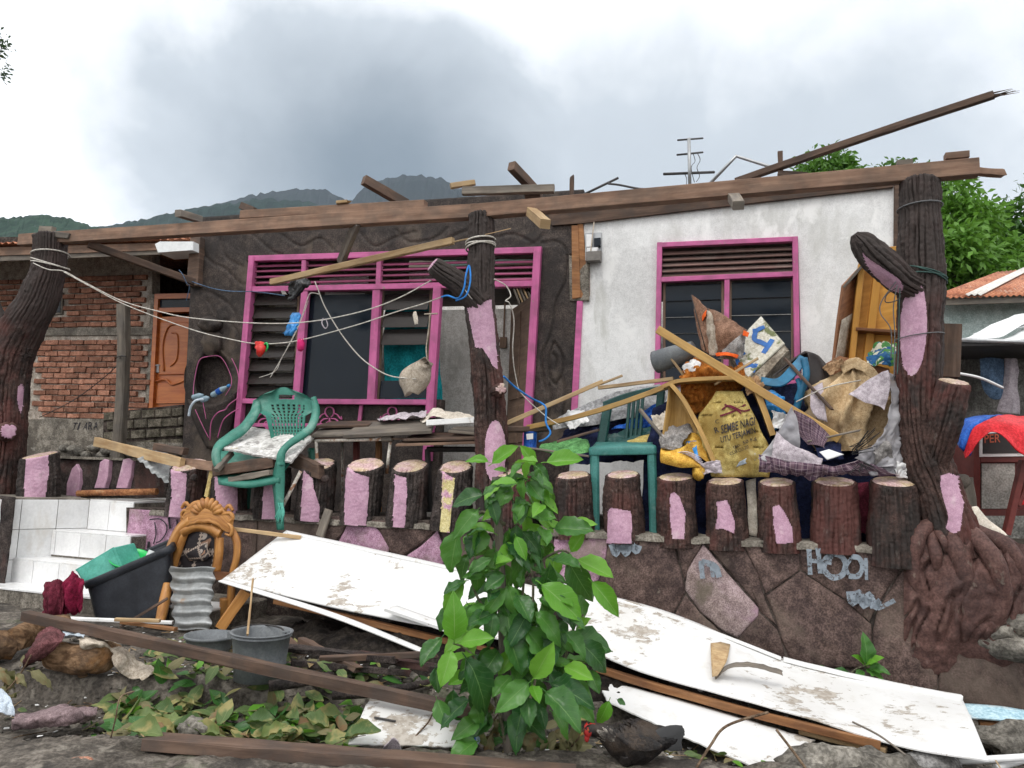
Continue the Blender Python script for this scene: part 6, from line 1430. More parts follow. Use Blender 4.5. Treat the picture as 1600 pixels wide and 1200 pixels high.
def umbrella():
 t=thing('broken_umbrella','broken brown umbrella with orange lining lying crushed before the dark window','umbrella',P(1130,560,-.5))
 def pn(rows,m,seed,amp=.012):part('canopy_panel',sheet([[P(*p)for p in r]for r in rows],24,20,.003,amp,7,seed,ridge=.7),M[m],t)
 pn([[(1080,461,-.55),(1092,470,-.50),(1106,482,-.42)],[(1088,500,-.52),(1096,505,-.46),(1106,515,-.38)],[(1096,545,-.46),(1102,550,-.42),(1112,556,-.36)]],'brown_fabric',1)
 pn([[(1106,481,-.42),(1136,496,-.36),(1168,516,-.34)],[(1107,512,-.38),(1128,516,-.28),(1154,528,-.30)],[(1112,552,-.36),(1116,552,-.34),(1122,552,-.33)]],'brown_fabric',3)
 pn([[(1166,517,-.36),(1150,528,-.26),(1128,548,-.30)],[(1164,536,-.34),(1148,546,-.22),(1126,556,-.28)],[(1158,560,-.34),(1144,562,-.26),(1120,560,-.30)]],'grey_cloth',5,.02)
 pn([[(1104,484,-.40),(1112,490,-.34),(1118,510,-.33)],[(1104,520,-.36),(1112,525,-.28),(1120,530,-.32)],[(1110,555,-.34),(1114,556,-.31),(1120,555,-.32)]],'cream_cloth',6)
 for a,b in(((1106,481,-.41),(1113,556,-.33)),((1168,516,-.335),(1118,556,-.31)),((1080,461,-.54),(1104,552,-.40)),((1164,536,-.33),(1120,558,-.28))):
  mb=MB();mb.tube([P(*a),P(*b)],.004,5);part('rib',mb,M['iron'],t)
 for q in([[(1097,495,-.44),(1104,484,-.40)],[(1098,502,-.42),(1104,494,-.37)]],[[(1162,516,-.31),(1171,520,-.32)],[(1160,524,-.27),(1168,527,-.29)]],[[(1118,552,-.27),(1136,550,-.21),(1154,555,-.26)],[(1120,557,-.25),(1137,556,-.19),(1151,560,-.24)]]):
  part('orange_lining',sheet([[P(*p)for p in r]for r in q],14,8,.003,.006,9,2,ridge=.6),M['bright_orange'],t)
umbrella()
def foam():
 t=thing('foam_block','mossy white foam block painted with blue strokes, tilted before the window','block',P(1195,590,-.5))
 q=[(1190,494),(1232,548),(1186,584),(1152,566),(1158,540)]
 a=[P(x,y,d)for(x,y),d in zip([(1189,493),(1226,536),(1168,590),(1136,548)],(-.62,-.46,-.34,-.5))]
 n=(a[1]-a[0]).cross(a[3]-a[0]).normalized();n=n if n.dot(NP)>0 else-n
 mb=MB();mb.poly(a,-n*.02,.012);part('painted_face',mb,M['foam'],t)
 mb=MB();lower=(a[2]-a[1]).normalized();mb.poly([p-n*.021 for p in a],-n*.30,.02);part('foam_body',mb,M['foam_side'],t)
 b=[a[1]-n*.02,a[2]-n*.02];dn=(a[1]-a[0]).normalized()*.16
 mb=MB();mb.poly([b[0],b[1],b[1]+dn*.7,b[0]+dn*.4],-n*.22,.02);part('broken_side',mb,M['foam_side'],t)
 u,v=(a[1]-a[0]),(a[3]-a[0]);f=lambda s,r:a[0]+u*s+v*r+n*.004
 mb=MB()
 for pts,w in(([f(.30,.10),f(.22,.28),f(.34,.42),f(.52,.36),f(.72,.30)],.04),([f(.22,.26),f(.14,.34)],.04),([f(.70,.14),f(.74,.30),f(.78,.46)],.04),([f(.40,.74),f(.36,.92),f(.50,.98),f(.66,.92),f(.76,.80),f(.90,.78)],.035),([f(.84,.70),f(.94,.86)],.03)):mb.merge(ribbon(crv(pts,4),w,n,.003))
 part('blue_strokes',mb,M['blue_paint'],t)
foam()
def rolled():
 mb=MB();mb.tube(crv([P(1024,566,-.5),P(1052,557,-.45),P(1085,545,-.4)],4),crs([.10,.095,.07],4),14);solo('metal_duct',mb,M['grey_plastic'],'dented grey metal duct lying at the foot of the magenta window','duct')
 SH('crumpled_foil','crumpled white paper below the umbrella','paper','white_plastic',[[(1066,575,-.3),(1080,562,-.32),(1094,568,-.3)],[(1070,585,-.25),(1082,580,-.22),(1092,582,-.25)]],amp=.02,fr=14)
rolled()
def blue_chair():
 t=thing('plastic_chair','blue plastic chair lying on its side with a black seat cover behind the long plank','chair',P(1220,640,-.4))
 part('seat_shell',sheet([[P(1190,590,-.35),P(1215,592,-.3),P(1236,572,-.3),P(1250,556,-.35)],[P(1190,602,-.3),P(1222,604,-.25),P(1246,585,-.25),P(1262,562,-.3)]],18,8,.012,.002),M['blue_plastic'],t)
 for pts,w in(([(1256,560,-.28),(1260,585,-.26),(1252,612,-.26),(1244,640,-.28)],.03),([(1246,592,-.27),(1250,606,-.26),(1244,626,-.27)],.02)):
  mb=MB();c=crv([P(*p)for p in pts],5);mb.tube(c,w,8);part('leg',mb,M['blue_plastic'],t)
 part('seat_cover',sheet([[P(1210,588,-.38),P(1240,566,-.4),P(1258,552,-.42)],[P(1256,552,-.36),P(1275,556,-.38),P(1290,572,-.42)],[P(1262,580,-.34),P(1284,590,-.36),P(1300,600,-.42)],[P(1260,640,-.36),P(1275,640,-.38),P(1290,640,-.4)]],18,18,.02,.012,4),M['black_vinyl'],t)
blue_chair()
SH('plastic_bag','bright blue plastic bag in the gap right of the bent boards','bag','blue_bag',[[(1192,615,-.3),(1210,612,-.3),(1224,622,-.3)],[(1196,635,-.22),(1212,630,-.2),(1226,640,-.24)],[(1198,658,-.28),(1214,652,-.25),(1226,662,-.3)]],amp=.03,fr=9)
SH('cloth','teal cloth lying under the blue plastic bag','cloth','blue_plastic',[[(1200,650,-.3),(1225,652,-.28),(1245,655,-.3)],[(1204,675,-.2),(1228,668,-.18),(1245,672,-.2)]],amp=.02)
def big_sack():
 t=thing('bundle_sack','big stained beige sack bundled and tied at the top, left of the right bark column','sack',P(1330,700,-.1))
 c0=P(1330,640,-.35);rows=[];top=P(1334,563,-.38)
 cols=120
 for j in range(61):
  v=j/60;y=lerp(563,706,v);ctr=lerp(1334,1330,v);hw=lerp(5,62,sstep(0,.42,v))if v<.5 else lerp(62,52,(v-.5)*2)
  row=[]
  for i in range(cols):
   th=2*math.pi*i/cols;q=P(ctr+hw*math.cos(th),y,-.36);r_=hw*q.y/FPX
   pl=(1-v)**.5*.34*(1-2*abs(math.sin(th*5.5+2*nz((math.cos(th),math.sin(th),v*2),1))))+.30*nz((math.cos(th)*1.6,math.sin(th)*1.6,v*3),1)+.12*(.4-abs(nz((math.cos(th)*3,math.sin(th)*3,v*5),1))*2)+.05*nz((math.cos(th)*7,math.sin(th)*7,v*11),1)
   ctrw=P(ctr,y,-.36);row.append(ctrw+(UP_*math.cos(th)+NP*math.sin(th)*.72)*r_*(1+pl))
  rows.append(row)
 part('sack_cloth',MB().surf(rows,wrap=True),M['beige_sack'],t)
 part('gathered_top',sheet([[P(1312,572,-.3),P(1334,560,-.34),P(1360,570,-.3),P(1384,596,-.26)],[P(1318,584,-.25),P(1336,575,-.26),P(1362,590,-.24),P(1378,606,-.22)]],20,8,.006,.02,9,2,ridge=.8),M['beige_sack'],t)
 mb=MB();mb.tube(crv([P(1244,628,-.1),P(1290,606,-.05),P(1345,594,-.08)],5),.005,5);part('string',mb,M['rope'],t)
big_sack()
def tall_cabinet():
 t=thing('wooden_cabinet','orange plywood cabinet standing open behind the right bark column','cabinet',P(1360,600,-.9))
 part('back_panel',pbox([(1344,418),(1412,400),(1412,600),(1330,600)],-.86,.02),M['cabinet'],t)
 def b2(x0,y0,x1,y1,w,d0,d1,m,dep=.10):mb=MB();a,b=P(x0,y0,d0),P(x1,y1,d1);mb.bar(a,b,w*a.y/FPX,dep,up=NP);return mb
 part('side_panel',sheet([[P(1346,416,-.86),P(1318,446,-.66)],[P(1336,500,-.86),P(1309,510,-.66)],[P(1328,596,-.86),P(1300,590,-.66)]],6,8,.02,0),M['cabinet_dark'],t)
 part('white_panel',sheet([[P(1332,490,-.80),P(1316,500,-.66)],[P(1322,568,-.80),P(1305,568,-.64)]],4,4,.006,0),M['cream_cloth'],t)
 part('frame_post',b2(1346,412,1328,584,9,-.78,-.78,None),M['cabinet'],t)
 part('frame_post',b2(1372,420,1352,584,12,-.83,-.83,None,.05),M['cabinet'],t)
 part('shelf',b2(1336,516,1412,521,5,-.78,-.78,None,.14),M['cabinet_dark'],t)
 part('top_board',sheet([[P(1316,448,-.66),P(1352,406,-.66)],[P(1330,436,-.88),P(1366,396,-.88)]],5,5,.02,0),M['grey_wood'],t)
 part('bottom_board',pbox([(1290,568),(1312,556),(1390,576),(1392,592),(1360,585),(1296,585)],-.5,.2),M['cabinet_dark'],t)
 part('top_rail',b2(1384,392,1412,390,8,-.5,-.5,None),M['cabinet'],t)
tall_cabinet()
SH('bedsheet','blue and green floral bedsheet stuffed on the cabinet shelf','bedsheet','quilt',[[(1356,548,-.7),(1380,538,-.72),(1412,538,-.7)],[(1354,560,-.5),(1382,556,-.48),(1412,556,-.5)],[(1360,566,-.45),(1385,572,-.44),(1412,572,-.45)]],amp=.03,fr=8)
pbar('board','dark brown board standing on end right of the thick bark column',1483,508,1480,590,26,-.25,w=.15,m='beam_dark',cat='board',up=NP)
def net_heap():
 t=thing('mosquito_net','grey mesh sheeting crumpled over the front of the heap below the beige sack','net',P(1320,735,.0))
 part('upright_fold',sheet([[P(1238,635,.05),P(1244,650,.06)],[P(1222,665,.08),P(1250,690,.10)],[P(1205,690,.1),P(1240,720,.12)],[P(1186,718,.1),P(1215,730,.12)]],20,30,.003,.02,8,2,ridge=.8),M['net'],t)
 part('white_fold',sheet([[P(1214,676,.12),P(1230,690,.15),P(1260,705,.16),P(1285,716,.15)],[P(1208,700,.16),P(1232,712,.18),P(1262,722,.18),P(1284,724,.16)],[P(1205,714,.16),P(1230,720,.18),P(1258,728,.18),P(1282,732,.16)]],36,24,.003,.016,9,3,ridge=.8),M['lilac_cloth'],t)
 part('peaked_flap',sheet([[P(1388,580,.05),P(1360,592,.05),P(1325,615,.05)],[P(1392,600,.08),P(1366,612,.08),P(1332,618,.08)],[P(1382,640,.08),P(1374,634,.08),P(1350,628,.08)]],32,24,.003,.012,8,4,ridge=.8),M['lilac_cloth'],t)
 part('right_fold',sheet([[P(1388,580,.04),P(1402,592,-.02),P(1406,605,-.05)],[P(1392,640,.10),P(1406,650,.04),P(1410,655,-.02)],[P(1370,690,.16),P(1392,700,.12),P(1406,700,.05)],[P(1335,715,.20),P(1365,725,.18),P(1400,728,.12)]],36,48,.003,.03,7,5,ridge=.9),M['net'],t)
 part('front_fold',sheet([[P(1184,708,.12),P(1240,722,.2),P(1300,728,.2),P(1345,715,.18)],[P(1186,722,.14),P(1240,732,.2),P(1300,738,.2),P(1370,730,.16)],[P(1186,736,.1),P(1240,742,.12),P(1300,745,.12),P(1405,740,.08)]],60,20,.004,.022,8,6,us=1.6,vs_=.35,ridge=.9),M['plaid'],t)
 part('low_fold',sheet([[P(1340,700,.12),P(1380,700,.08),P(1416,690,-.1)],[P(1350,720,.16),P(1390,722,.1),P(1422,712,-.06)],[P(1360,740,.12),P(1395,742,.08),P(1426,736,-.05)]],36,24,.003,.03,8,9,ridge=.9),M['net'],t)
 mb=MB();r=random.Random(2)
 for k in range(16):
  a=P(1332+r.uniform(-6,6),702+r.uniform(-4,8),.2);mb.tube([a,a+UP_*r.uniform(.02,.2)+Z*r.uniform(.0,.16)+NP*.05],.003,4,False)
 for k in range(12):
  a=P(1348+r.uniform(-6,6),726+r.uniform(-4,4),.2);mb.tube([a,a+UP_*r.uniform(-.08,.08)-Z*r.uniform(.02,.06)+NP*.05],.003,4,False)
 part('frayed_threads',mb,M['black_bag'],t,None,'stuff')
net_heap()
SH('plaid_cloth','purple plaid cloth hanging inside the grey net under the long plank','cloth','plaid',[[(1240,640,.02),(1270,655,.05),(1296,680,.08)],[(1242,670,.02),(1268,680,.06),(1288,696,.1)],[(1262,696,.05),(1275,696,.08),(1290,700,.1)]],amp=.012)
SH('navy_trousers','navy blue clothing lying in the hollow of the grey net','clothing','navy',[[(1270,695,.0),(1290,690,.0),(1312,696,.0)],[(1276,704,.10),(1296,702,.1),(1316,706,.1)],[(1280,722,.15),(1300,720,.15),(1320,716,.15)]],amp=.02)
SH('paper_scrap','folded white paper lying on the navy clothing','paper','white_plastic',[[(1280,706,.16),(1295,702,.17)],[(1292,718,.2),(1318,710,.19)]],nu=6,nv=5,amp=.008)
SH('plastic_sheet','crumpled white plastic between the net and the right bark column','plastic sheet','white_plastic',[[(1396,722,.0),(1412,712,-.05),(1426,718,-.1)],[(1398,735,.05),(1416,730,.02),(1430,736,-.05)],[(1405,742,.02),(1420,748,.02),(1434,760,-.05)]],amp=.03,fr=12)
SH('clear_sheet','pale translucent plastic left of the beige sack','plastic sheet','lilac_cloth',[[(1268,605,-.2),(1284,596,-.2)],[(1268,640,-.12),(1290,636,-.1)],[(1278,655,-.1),(1294,660,-.1)]],amp=.02,nu=8,nv=10)
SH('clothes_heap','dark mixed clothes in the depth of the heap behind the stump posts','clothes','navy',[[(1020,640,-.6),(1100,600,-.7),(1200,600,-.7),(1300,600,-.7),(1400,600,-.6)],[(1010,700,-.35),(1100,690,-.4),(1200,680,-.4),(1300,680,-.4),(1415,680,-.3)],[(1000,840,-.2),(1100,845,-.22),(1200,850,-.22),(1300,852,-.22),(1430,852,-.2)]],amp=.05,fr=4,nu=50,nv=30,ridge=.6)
SH('rag','white rag between two stump posts under the plaid cloth','rag','pale_cloth',[[(1166,752,-.18),(1182,748,-.16)],[(1168,795,-.14),(1184,790,-.14)],[(1166,835,-.14),(1184,838,-.14)]],nu=8,nv=12,amp=.02)
SH('rag','maroon rag between the two last stump posts','rag','maroon',[[(1335,755,-.18),(1358,752,-.16)],[(1336,790,-.14),(1358,795,-.14)],[(1338,830,-.14),(1358,835,-.14)]],nu=8,nv=12,amp=.03)
for k,(x0,y0,d0,x1,y1,d1,t_,m,lab)in enumerate(((1184,560,-.2,1118,600,-.1,4,'pale_wood','thin pale slat crossing under the foam block'),(1000,640,-.3,1050,700,.0,4,'grey_wood','grey slat leaning over the edge of the dark green chair'),(1226,560,-.3,1300,640,-.05,4,'beam_dark','dark slat between the blue chair and the beige sack'),(1040,548,-.4,1078,600,-.3,3,'pale_wood','thin splinter of lath in front of the grey duct'),(1262,690,.05,1345,672,.12,3,'grey_wood','grey splinter across the foot of the beige sack'),(870,690,-.1,935,672,-.2,4,'beam_dark','dark stick lying over the light green cloth'))):
 pbar('slat',lab,x0,y0,x1,y1,t_,d0,d1,w=.03,m=m,cat='slat',rough=.004,jag=.015)
for k,(pts,m,lab)in enumerate(((((1284,575,-.35),(1300,556,-.4),(1318,566,-.3),(1302,588,-.25)),'card','torn brown cardboard flap behind the top of the beige sack'),(((1158,596,-.15),(1184,586,-.2),(1196,606,-.12),(1168,618,-.08)),'card','bent cardboard piece under the long yellow plank'),(((1018,652,-.35),(1040,640,-.4),(1048,662,-.3),(1026,676,-.25)),'pale_cloth','crumpled off-white paper beside the dark green chair back'),(((1206,640,-.1),(1226,650,-.12),(1222,672,-.06),(1206,668,-.05)),'white_plastic','white crumpled plastic below the bent side board'),(((1096,724,.08),(1124,718,.08),(1130,738,.1),(1100,742,.1)),'lilac_cloth','pale rag stuffed under the golden sack'),(((1376,596,-.1),(1400,600,-.12),(1404,630,-.1),(1384,626,-.05)),'beige_sack','beige cloth corner squeezed against the right bark column'),(((1360,700,.15),(1388,690,.12),(1396,716,.14),(1368,724,.18)),'grey_cloth','grey crumpled rag low in front of the net'),(((880,652,-.6),(912,640,-.65),(920,660,-.55),(890,670,-.5)),'white_plastic','white crumpled paper on the grey tarpaulin'))):
 a,b,c,d=pts;mid=tuple(sum(p[i]for p in pts)/4 for i in range(3))
 SH('scrap',lab,'scrap','cardboard' if m=='card' else m,[[a,b],[d,c]],nu=22,nv=20,amp=.03,fr=9,ridge=1.0,rag=.004)
# ropes, washing, bags
def rope(name,lab,pts,r,m,cat='rope',k=8,fn=P,n=6):
 mb=MB();mb.tube(crv([fn(*p)for p in pts],k),r,n);return solo(name,mb,M[m],lab,cat)
rope('clothes_line','upper white clothes line sagging from the left bark column to the middle branch',[(52,411,.30),(75,421,.32),(100,424,.28),(130,440,.2),(190,470,.05),(250,487,.0),(300,497,0),(400,505,0),(480,503,.02),(560,488,.05),(620,467,.1),(674,438,.22)],.0055,'rope')
rope('clothes_line','lower white clothes line with rag scraps, ending in blue twine by the middle column',[(100,425,.28),(140,447,.2),(200,478,.05),(300,515,0),(360,530,0),(400,537,0),(440,536,.02),(480,529,.02),(560,507,.06),(620,487,.1),(660,475,.14),(690,464,.18)],.005,'rope')
def loops(name,lab,cx,cys,w,d,m,r=.007,group=None):
 mb=MB()
 for y,tl in cys:
  c=P(cx,y,d);R=w*c.y/2400
  mb.tube([c+UP_*(R*math.cos(a))+NP*(R*math.sin(a))+Z*(tl*math.cos(a))for a in[2*math.pi*q/20 for q in range(21)]],r,5)
 return solo(name,mb,M[m],lab,'rope',group)
loops('rope_loop','white rope wound round the top of the left bark column',79,[(398,.02),(412,-.05),(415,-.03)],54,0,'rope',.008)
loops('rope_loop','grey rope wound round the neck of the middle bark column',751,[(377,.02),(384,.0),(386,.03)],47,0,'rope',.008)
loops('wire_loop','dark wire around the top of the right bark column',1437,[(325,.01)],66,0,'grey_wire',.006)
loops('twine_loop','grey green twine wound round the fork of the right bark column',1439,[(428,-.05),(434,-.02),(430,-.07)],73,0,'green_wire',.006)
loops('wire_loop','thin dark wire round the pink patch of the right bark column',1437,[(527,.02)],70,0,'grey_wire',.004)
rope('blue_twine','blue twine tied round the branch of the middle column',[(690,464,.19),(700,462,.24),(716,466,.3),(725,450,.32),(728,430,.30),(733,415,.24),(735,438,.3),(728,462,.32),(712,470,.3)],.008,'blue_rope')
loops('twine_loop','pale twine round the branch of the middle column',728,[(446,-.1),(450,-.12),(441,-.1)],30,.12,'rope',.005)
rope('hanging_twine','blue cord hanging from the middle column over the slanting sticks',[(787,588,.14),(805,605,.0),(830,622,-.15),(846,630,-.2),(853,638,-.15),(853,660,-.12),(860,676,-.1),(852,686,-.08),(842,690,-.05)],.009,'blue_rope','twine')
rope('string','tangled white string hanging from the middle column down past the open door',[(772,436,.2),(790,446,.12),(798,462,.1),(790,470,.12),(796,474,.1),(803,500,0),(801,550,-.1),(806,590,-.2),(815,615,-.25),(850,648,-.3),(875,665,-.2)],.005,'rope','string')
rope('wire','thin blue wire running across the dark relief to the magenta window',[(300,440,-.9),(330,450,-.95),(360,455,-1.0),(400,456,-1.05),(445,462,-1.1)],.005,'denim','wire')
rope('wire','blue wire dangling from the end of the diagonal brace',[(280,422,-.7),(286,430,-.65),(292,443,-.65),(296,448,-.7),(291,470,-.7)],.005,'denim','wire')
rope('string','white string slanting down across the dark middle window pane',[(492,440,-.6),(498,455,-.5),(508,480,-.5),(532,520,-.5),(560,555,-.5),(585,575,-.5),(612,588,-.5),(650,592,-.4)],.006,'rope','string')
rope('string','doubled white string hanging in a loop over the left window mullion',[(500,460,-.6),(486,458,-.55),(480,468,-.5),(470,500,-.5),(456,530,-.5),(440,560,-.5),(422,590,-.5)],.005,'rope','string')
rope('string','thin white string hanging beside the doubled one on the left louvres',[(482,470,-.5),(462,520,-.5),(440,560,-.5),(430,580,-.5),(405,590,-.5)],.004,'rope','string')
for k in range(4):rope('twine_end',['thin grey twine hanging below the fork of the right column, leftmost','thin grey twine hanging below the fork of the right column, second','thin dark looped twine hanging below the fork of the right column','green twine hanging close along the right column'][k],[[(1400,440,.25),(1378,470,.2),(1376,490,.2),(1392,515,.2),(1392,560,.15)],[(1402,445,.25),(1396,480,.22),(1398,520,.2),(1397,590,.15)],[(1400,450,.28),(1386,460,.26),(1384,472,.26),(1400,470,.26),(1408,462,.26)],[(1407,436,.2),(1405,480,.2),(1404,540,.2),(1402,585,.2)]][k],.004,['grey_wire','grey_wire','iron','green_wire'][k],'twine')
rope('hair_band','pink hair band hanging on the upper clothes line',[(505,497,.03),(503,505,.05),(508,513,.05),(512,508,.05),(509,498,.04)],.005,'lilac_cloth','band')
SH('rag','red rag scrap knotted on the lower clothes line','rag','red_plastic',[[(399,535,.0),(406,534,.03),(413,536,.0)],[(400,546,.05),(407,545,.08),(412,547,.04)],[(404,556,.02),(408,557,.05),(411,555,.02)]],amp=.02,fr=14,nu=12,nv=12)
mb=MB();mb.tube(crv([P(413,538,.03),P(417,536,.03),P(418,543,.03),P(414,549,.03)],4),.009,5);solo('hair_band',mb,M['bright_green'],'green hair band beside the red rag on the clothes line','band')
mb=MB();mb.blob(P(470,539,.03),UP_*.036,NP*.03,Z*.055,14,10,.5,3);solo('scouring_pad',mb,M['magenta_plastic'],'magenta scrunched pad hanging on the lower clothes line','pad')
SH('plastic_bag','blue plastic bag hanging on the upper clothes line before the left louvres','bag','blue_bag',[[(455,490,-.1),(464,490,-.1),(468,494,-.1)],[(450,500,-.06),(460,504,-.02),(468,506,-.06)],[(445,516,-.06),(456,518,.0),(464,512,-.06)],[(442,520,-.08),(452,525,-.04),(458,522,-.08)]],amp=.03,fr=10)
SH('black_bag','black plastic bag caught on the window frame below the slanting stick','bag','black_bag',[[(463,438,-.7),(476,434,-.7),(487,438,-.7)],[(454,442,-.65),(468,446,-.6),(484,446,-.65)],[(452,458,-.65),(460,462,-.6),(468,456,-.65)],[(451,468,-.68),(456,472,-.66),(460,468,-.68)]],amp=.03,fr=10,ridge=.6)
SH('rag','grey white rag scrap on the window transom left of the black bag','rag','grey_cloth',[[(440,455,-.9),(446,455,-.9)],[(442,462,-.85),(450,464,-.85)]],amp=.02,nu=6,nv=6)
SH('rag','white knotted string tuft on the blue twine before the right louvres','rag','pale_cloth',[[(646,488,.05),(650,486,.06)],[(646,496,.05),(653,496,.08)],[(648,508,.05),(654,506,.06)]],amp=.02,nu=6,nv=8)
def hanging_bag():
 t=thing('cloth_bag','beige cloth bag with dark blue prints hanging beside the right louvres','bag',P(650,613,-.6))
 rows=[]
 for(y,a,b)in((564,667,670),(570,650,670),(580,634,669),(592,631,669),(604,636,662),(614,640,650)):
  rows.append([P(lerp(a,b,i/10),y+(4-8*i/10)*(y>565),-.55+.09*math.sin(math.pi*i/10))for i in range(11)])
 part('bag_body',sheet(rows,16,18,.05,.008,8,2),M['cream_cloth'],t)
 for q in([(637,587),(642,584),(646,592),(640,594)],[(646,603),(652,599),(654,606),(649,609)]):part('print',pbox(q,-.455,.02,None,.001),M['denim'],t)
 mb=MB();mb.tube(crv([P(668,566,-.55),P(666,545,-.6),P(669,520,-.65),P(672,492,-.7)],4),.006,5);mb.tube([P(663,491,-.7),P(684,490,-.72)],.008,5);part('strap',mb,M['cream_cloth'],t)
hanging_bag()
def bottles():
 for k,(a,b,lab)in enumerate((((338,614,.24),(357,603,.26),'clear plastic bottle with a blue label lying in the moulded basket, cap to the right'),((306,620,.22),(318,617,.24),'clear bottle bottom sticking out of the moulded basket at left'),((318,624,.26),(327,621,.27),'crushed clear bottle in the middle of the moulded basket'))):
  A,Bq=Q(*a),Q(*b);ax=(Bq-A);L=ax.length
  t=thing('plastic_bottle',lab,'bottle',A,'bottles in the moulded basket');mb=MB();mb.lathe([(0,-L*.35),(.032,-L*.33),(.035,-L*.2),(.032,0),(.036,L*.2),(.034,L*.55),(.016,L*.85),(.014,L*.95),(0,L*.95)],A,ax,None,14);part('body',mb,M['bottle'],t)
  if k==0:
   mb=MB();mb.lathe([(.0,L*.93),(.018,L*.93),(.018,L*1.1),(0,L*1.1)],A,ax,None,12);part('cap',mb,M['blue_bag'],t);mb=MB();mb.lathe([(.0365,L*.1),(.0375,L*.14),(.0375,L*.42),(.0365,L*.45)],A,ax,None,14);part('label',mb,M['blue_tarp'],t)
bottles()
rope('blue_strip','pale blue plastic strip hanging over the left rim of the moulded basket',[(318,624,.15),(306,626,.2),(298,636,.2),(295,650,.18)],.012,'pale_blue_cloth','strip')
# white ceiling boards and battens
def board(lab,rows,th=.008,nu=40,nv=14,amp=.006,fr=1.5,seed=0,m='white_board',name='ceiling_board',rag=0.0):
 g=[[(f[0](*f[1:])if callable(f[0])else P(*f))for f in r]for r in rows]
 return solo(name,sheet(g,nu,nv,th,amp,fr,seed,rag=rag),M[m],lab,'board','torn down ceiling boards')
board('large peeling white ceiling board leaning on the wall left of the sapling',[[(448,830,.34),(590,860,.34),(730,892,.36),(850,920,.38)],[(398,868,.66),(550,905,.66),(715,950,.68),(850,972,.70)],[(347,907,.98),(520,950,.98),(700,985,1.0),(850,1012,1.02)]],seed=1)
board('long peeling white ceiling board with curling surface, sloping down to the right of the sapling',[[(872,912,.36),(1045,958,.36),(1220,1030,.34),(1360,1062,.32),(1503,1092,.30)],[(878,958,.66),(1040,1005,.72),(1230,1085,.85),(1380,1120,.92),(1525,1140,1.0)],[(884,1000,.96),(1000,1050,1.05),(1240,1118,1.25),(1400,1165,1.4),(1545,1190,1.55)]],nu=60,nv=18,amp=.007,fr=2.2,seed=4)
board('white ceiling board lying lowest beside the black hen',[[(935,1062,.98),(1080,1100,1.1),(1272,1158,1.28)],[(940,1080,1.15),(1070,1125,1.3),(1240,1185,1.45)],[(950,1098,1.35),(1060,1150,1.5),(1190,1205,1.65)]],nu=40,nv=14,seed=7,rag=.006)
board('small grey white board lying flat in the gutter before the sapling',[[(G,577,1094,.24),(G,650,1102,.24),(G,722,1110,.24)],[(G,560,1130,.17),(G,640,1135,.17),(G,722,1140,.17)],[(G,544,1164,.10),(G,630,1166,.10),(G,716,1169,.10)]],nu=20,nv=12,amp=.003,seed=9,rag=.004)
board('narrow white board strip dropping off the lower edge of the left ceiling board',[[(350,906,1.0),(520,958,1.04),(665,1016,1.10)],[(341,909,1.06),(515,964,1.10),(661,1022,1.14)]],nu=20,nv=3,amp=.0,seed=12,m='white_trim',name='board_strip')
board('second layer of white board showing below the left board before the sapling',[[(620,950,.90),(690,975,.90),(740,990,.90)],[(600,955,1.05),(680,982,1.05),(740,1004,1.05)]],nu=16,nv=4,amp=.0,seed=14,th=.02)
board('pale blue board end at the foot of the wall at the right',[[(P,1498,1100,.26),(P,1560,1104,.28),(P,1610,1112,.28)],[(P,1505,1122,.45),(P,1560,1126,.45),(P,1612,1132,.45)]],nu=16,nv=6,amp=.004,seed=15,m='blue_board',name='blue_board')
board('curled strip of peeling grey veneer standing off the long white board',[[(P,1115,1060,.93),(P,1140,1038,.92),(P,1180,1036,.86),(P,1222,1048,.80)],[(P,1118,1063,.98),(P,1142,1044,.98),(P,1182,1044,.92),(P,1224,1056,.84)]],nu=22,nv=4,amp=.004,th=.003,seed=16,m='grey_wood',name='veneer_strip',rag=.006)
SH('bare_patch','bare yellow plywood gap near the top edge of the long white board','plywood strip','pale_wood',[[(1110,1000,.48),(1141,1008,.48)],[(1111,1030,.83),(1135,1034,.85)],[(1113,1058,1.04),(1121,1056,1.04)]],nu=5,nv=9,amp=0,thick=.006)
def gb(name,lab,a,b,wpx,w,m,cat='batten',**k):
 A,B_=a[0](*a[1:]),b[0](*b[1:]);mb=MB();mb.bar(A,B_,w,wpx*(A.y+B_.y)/2400,segs=k.pop('segs',8),rough=k.pop('rough',.004),**k);return solo(name,mb,M[m],lab,cat)
gb('batten','reddish batten under the lower edge of the left white ceiling board',(P,430,938,.92),(P,770,1018,.96),9,.05,'batten')
gb('batten','long dark red batten along the lower edge of the right white ceiling board',(P,930,1043,.96),(P,1376,1163,1.36),11,.05,'batten',bow=(0,0,-.02),rough=.008)
gb('batten','pale batten under the dark red one beside the rubble',(P,1250,1142,1.2),(P,1385,1172,1.35),8,.06,'pale_wood')
gb('batten','dark broken lath lying on the left white board near the sapling',(P,626,957,.80),(P,730,985,.84),7,.04,'beam_dark',jag=.02)
gb('batten','thin white cover strip along the top edge of the left white board',(P,450,832,.37),(P,735,895,.385),3,.03,'white_trim',bow=(0,0,-.005))
gb('batten','raised white cover strip along the top edge of the right white board, left half',(P,880,914,.40),(P,1220,1029,.38),4,.04,'white_trim',bow=(0,0,.03))
gb('batten','raised white cover strip along the top edge of the right white board, right half',(P,1224,1030,.38),(P,1503,1090,.34),6,.05,'white_trim',bow=(0,0,-.012))
gb('batten','pale lath reaching from the carved chair to the left white board',(P,330,822,.75),(P,470,840,.40),6,.03,'pale_wood')
gb('batten','reddish end of a timber below the pale blue board',(P,1530,1130,.4),(P,1620,1140,.4),8,.05,'batten')
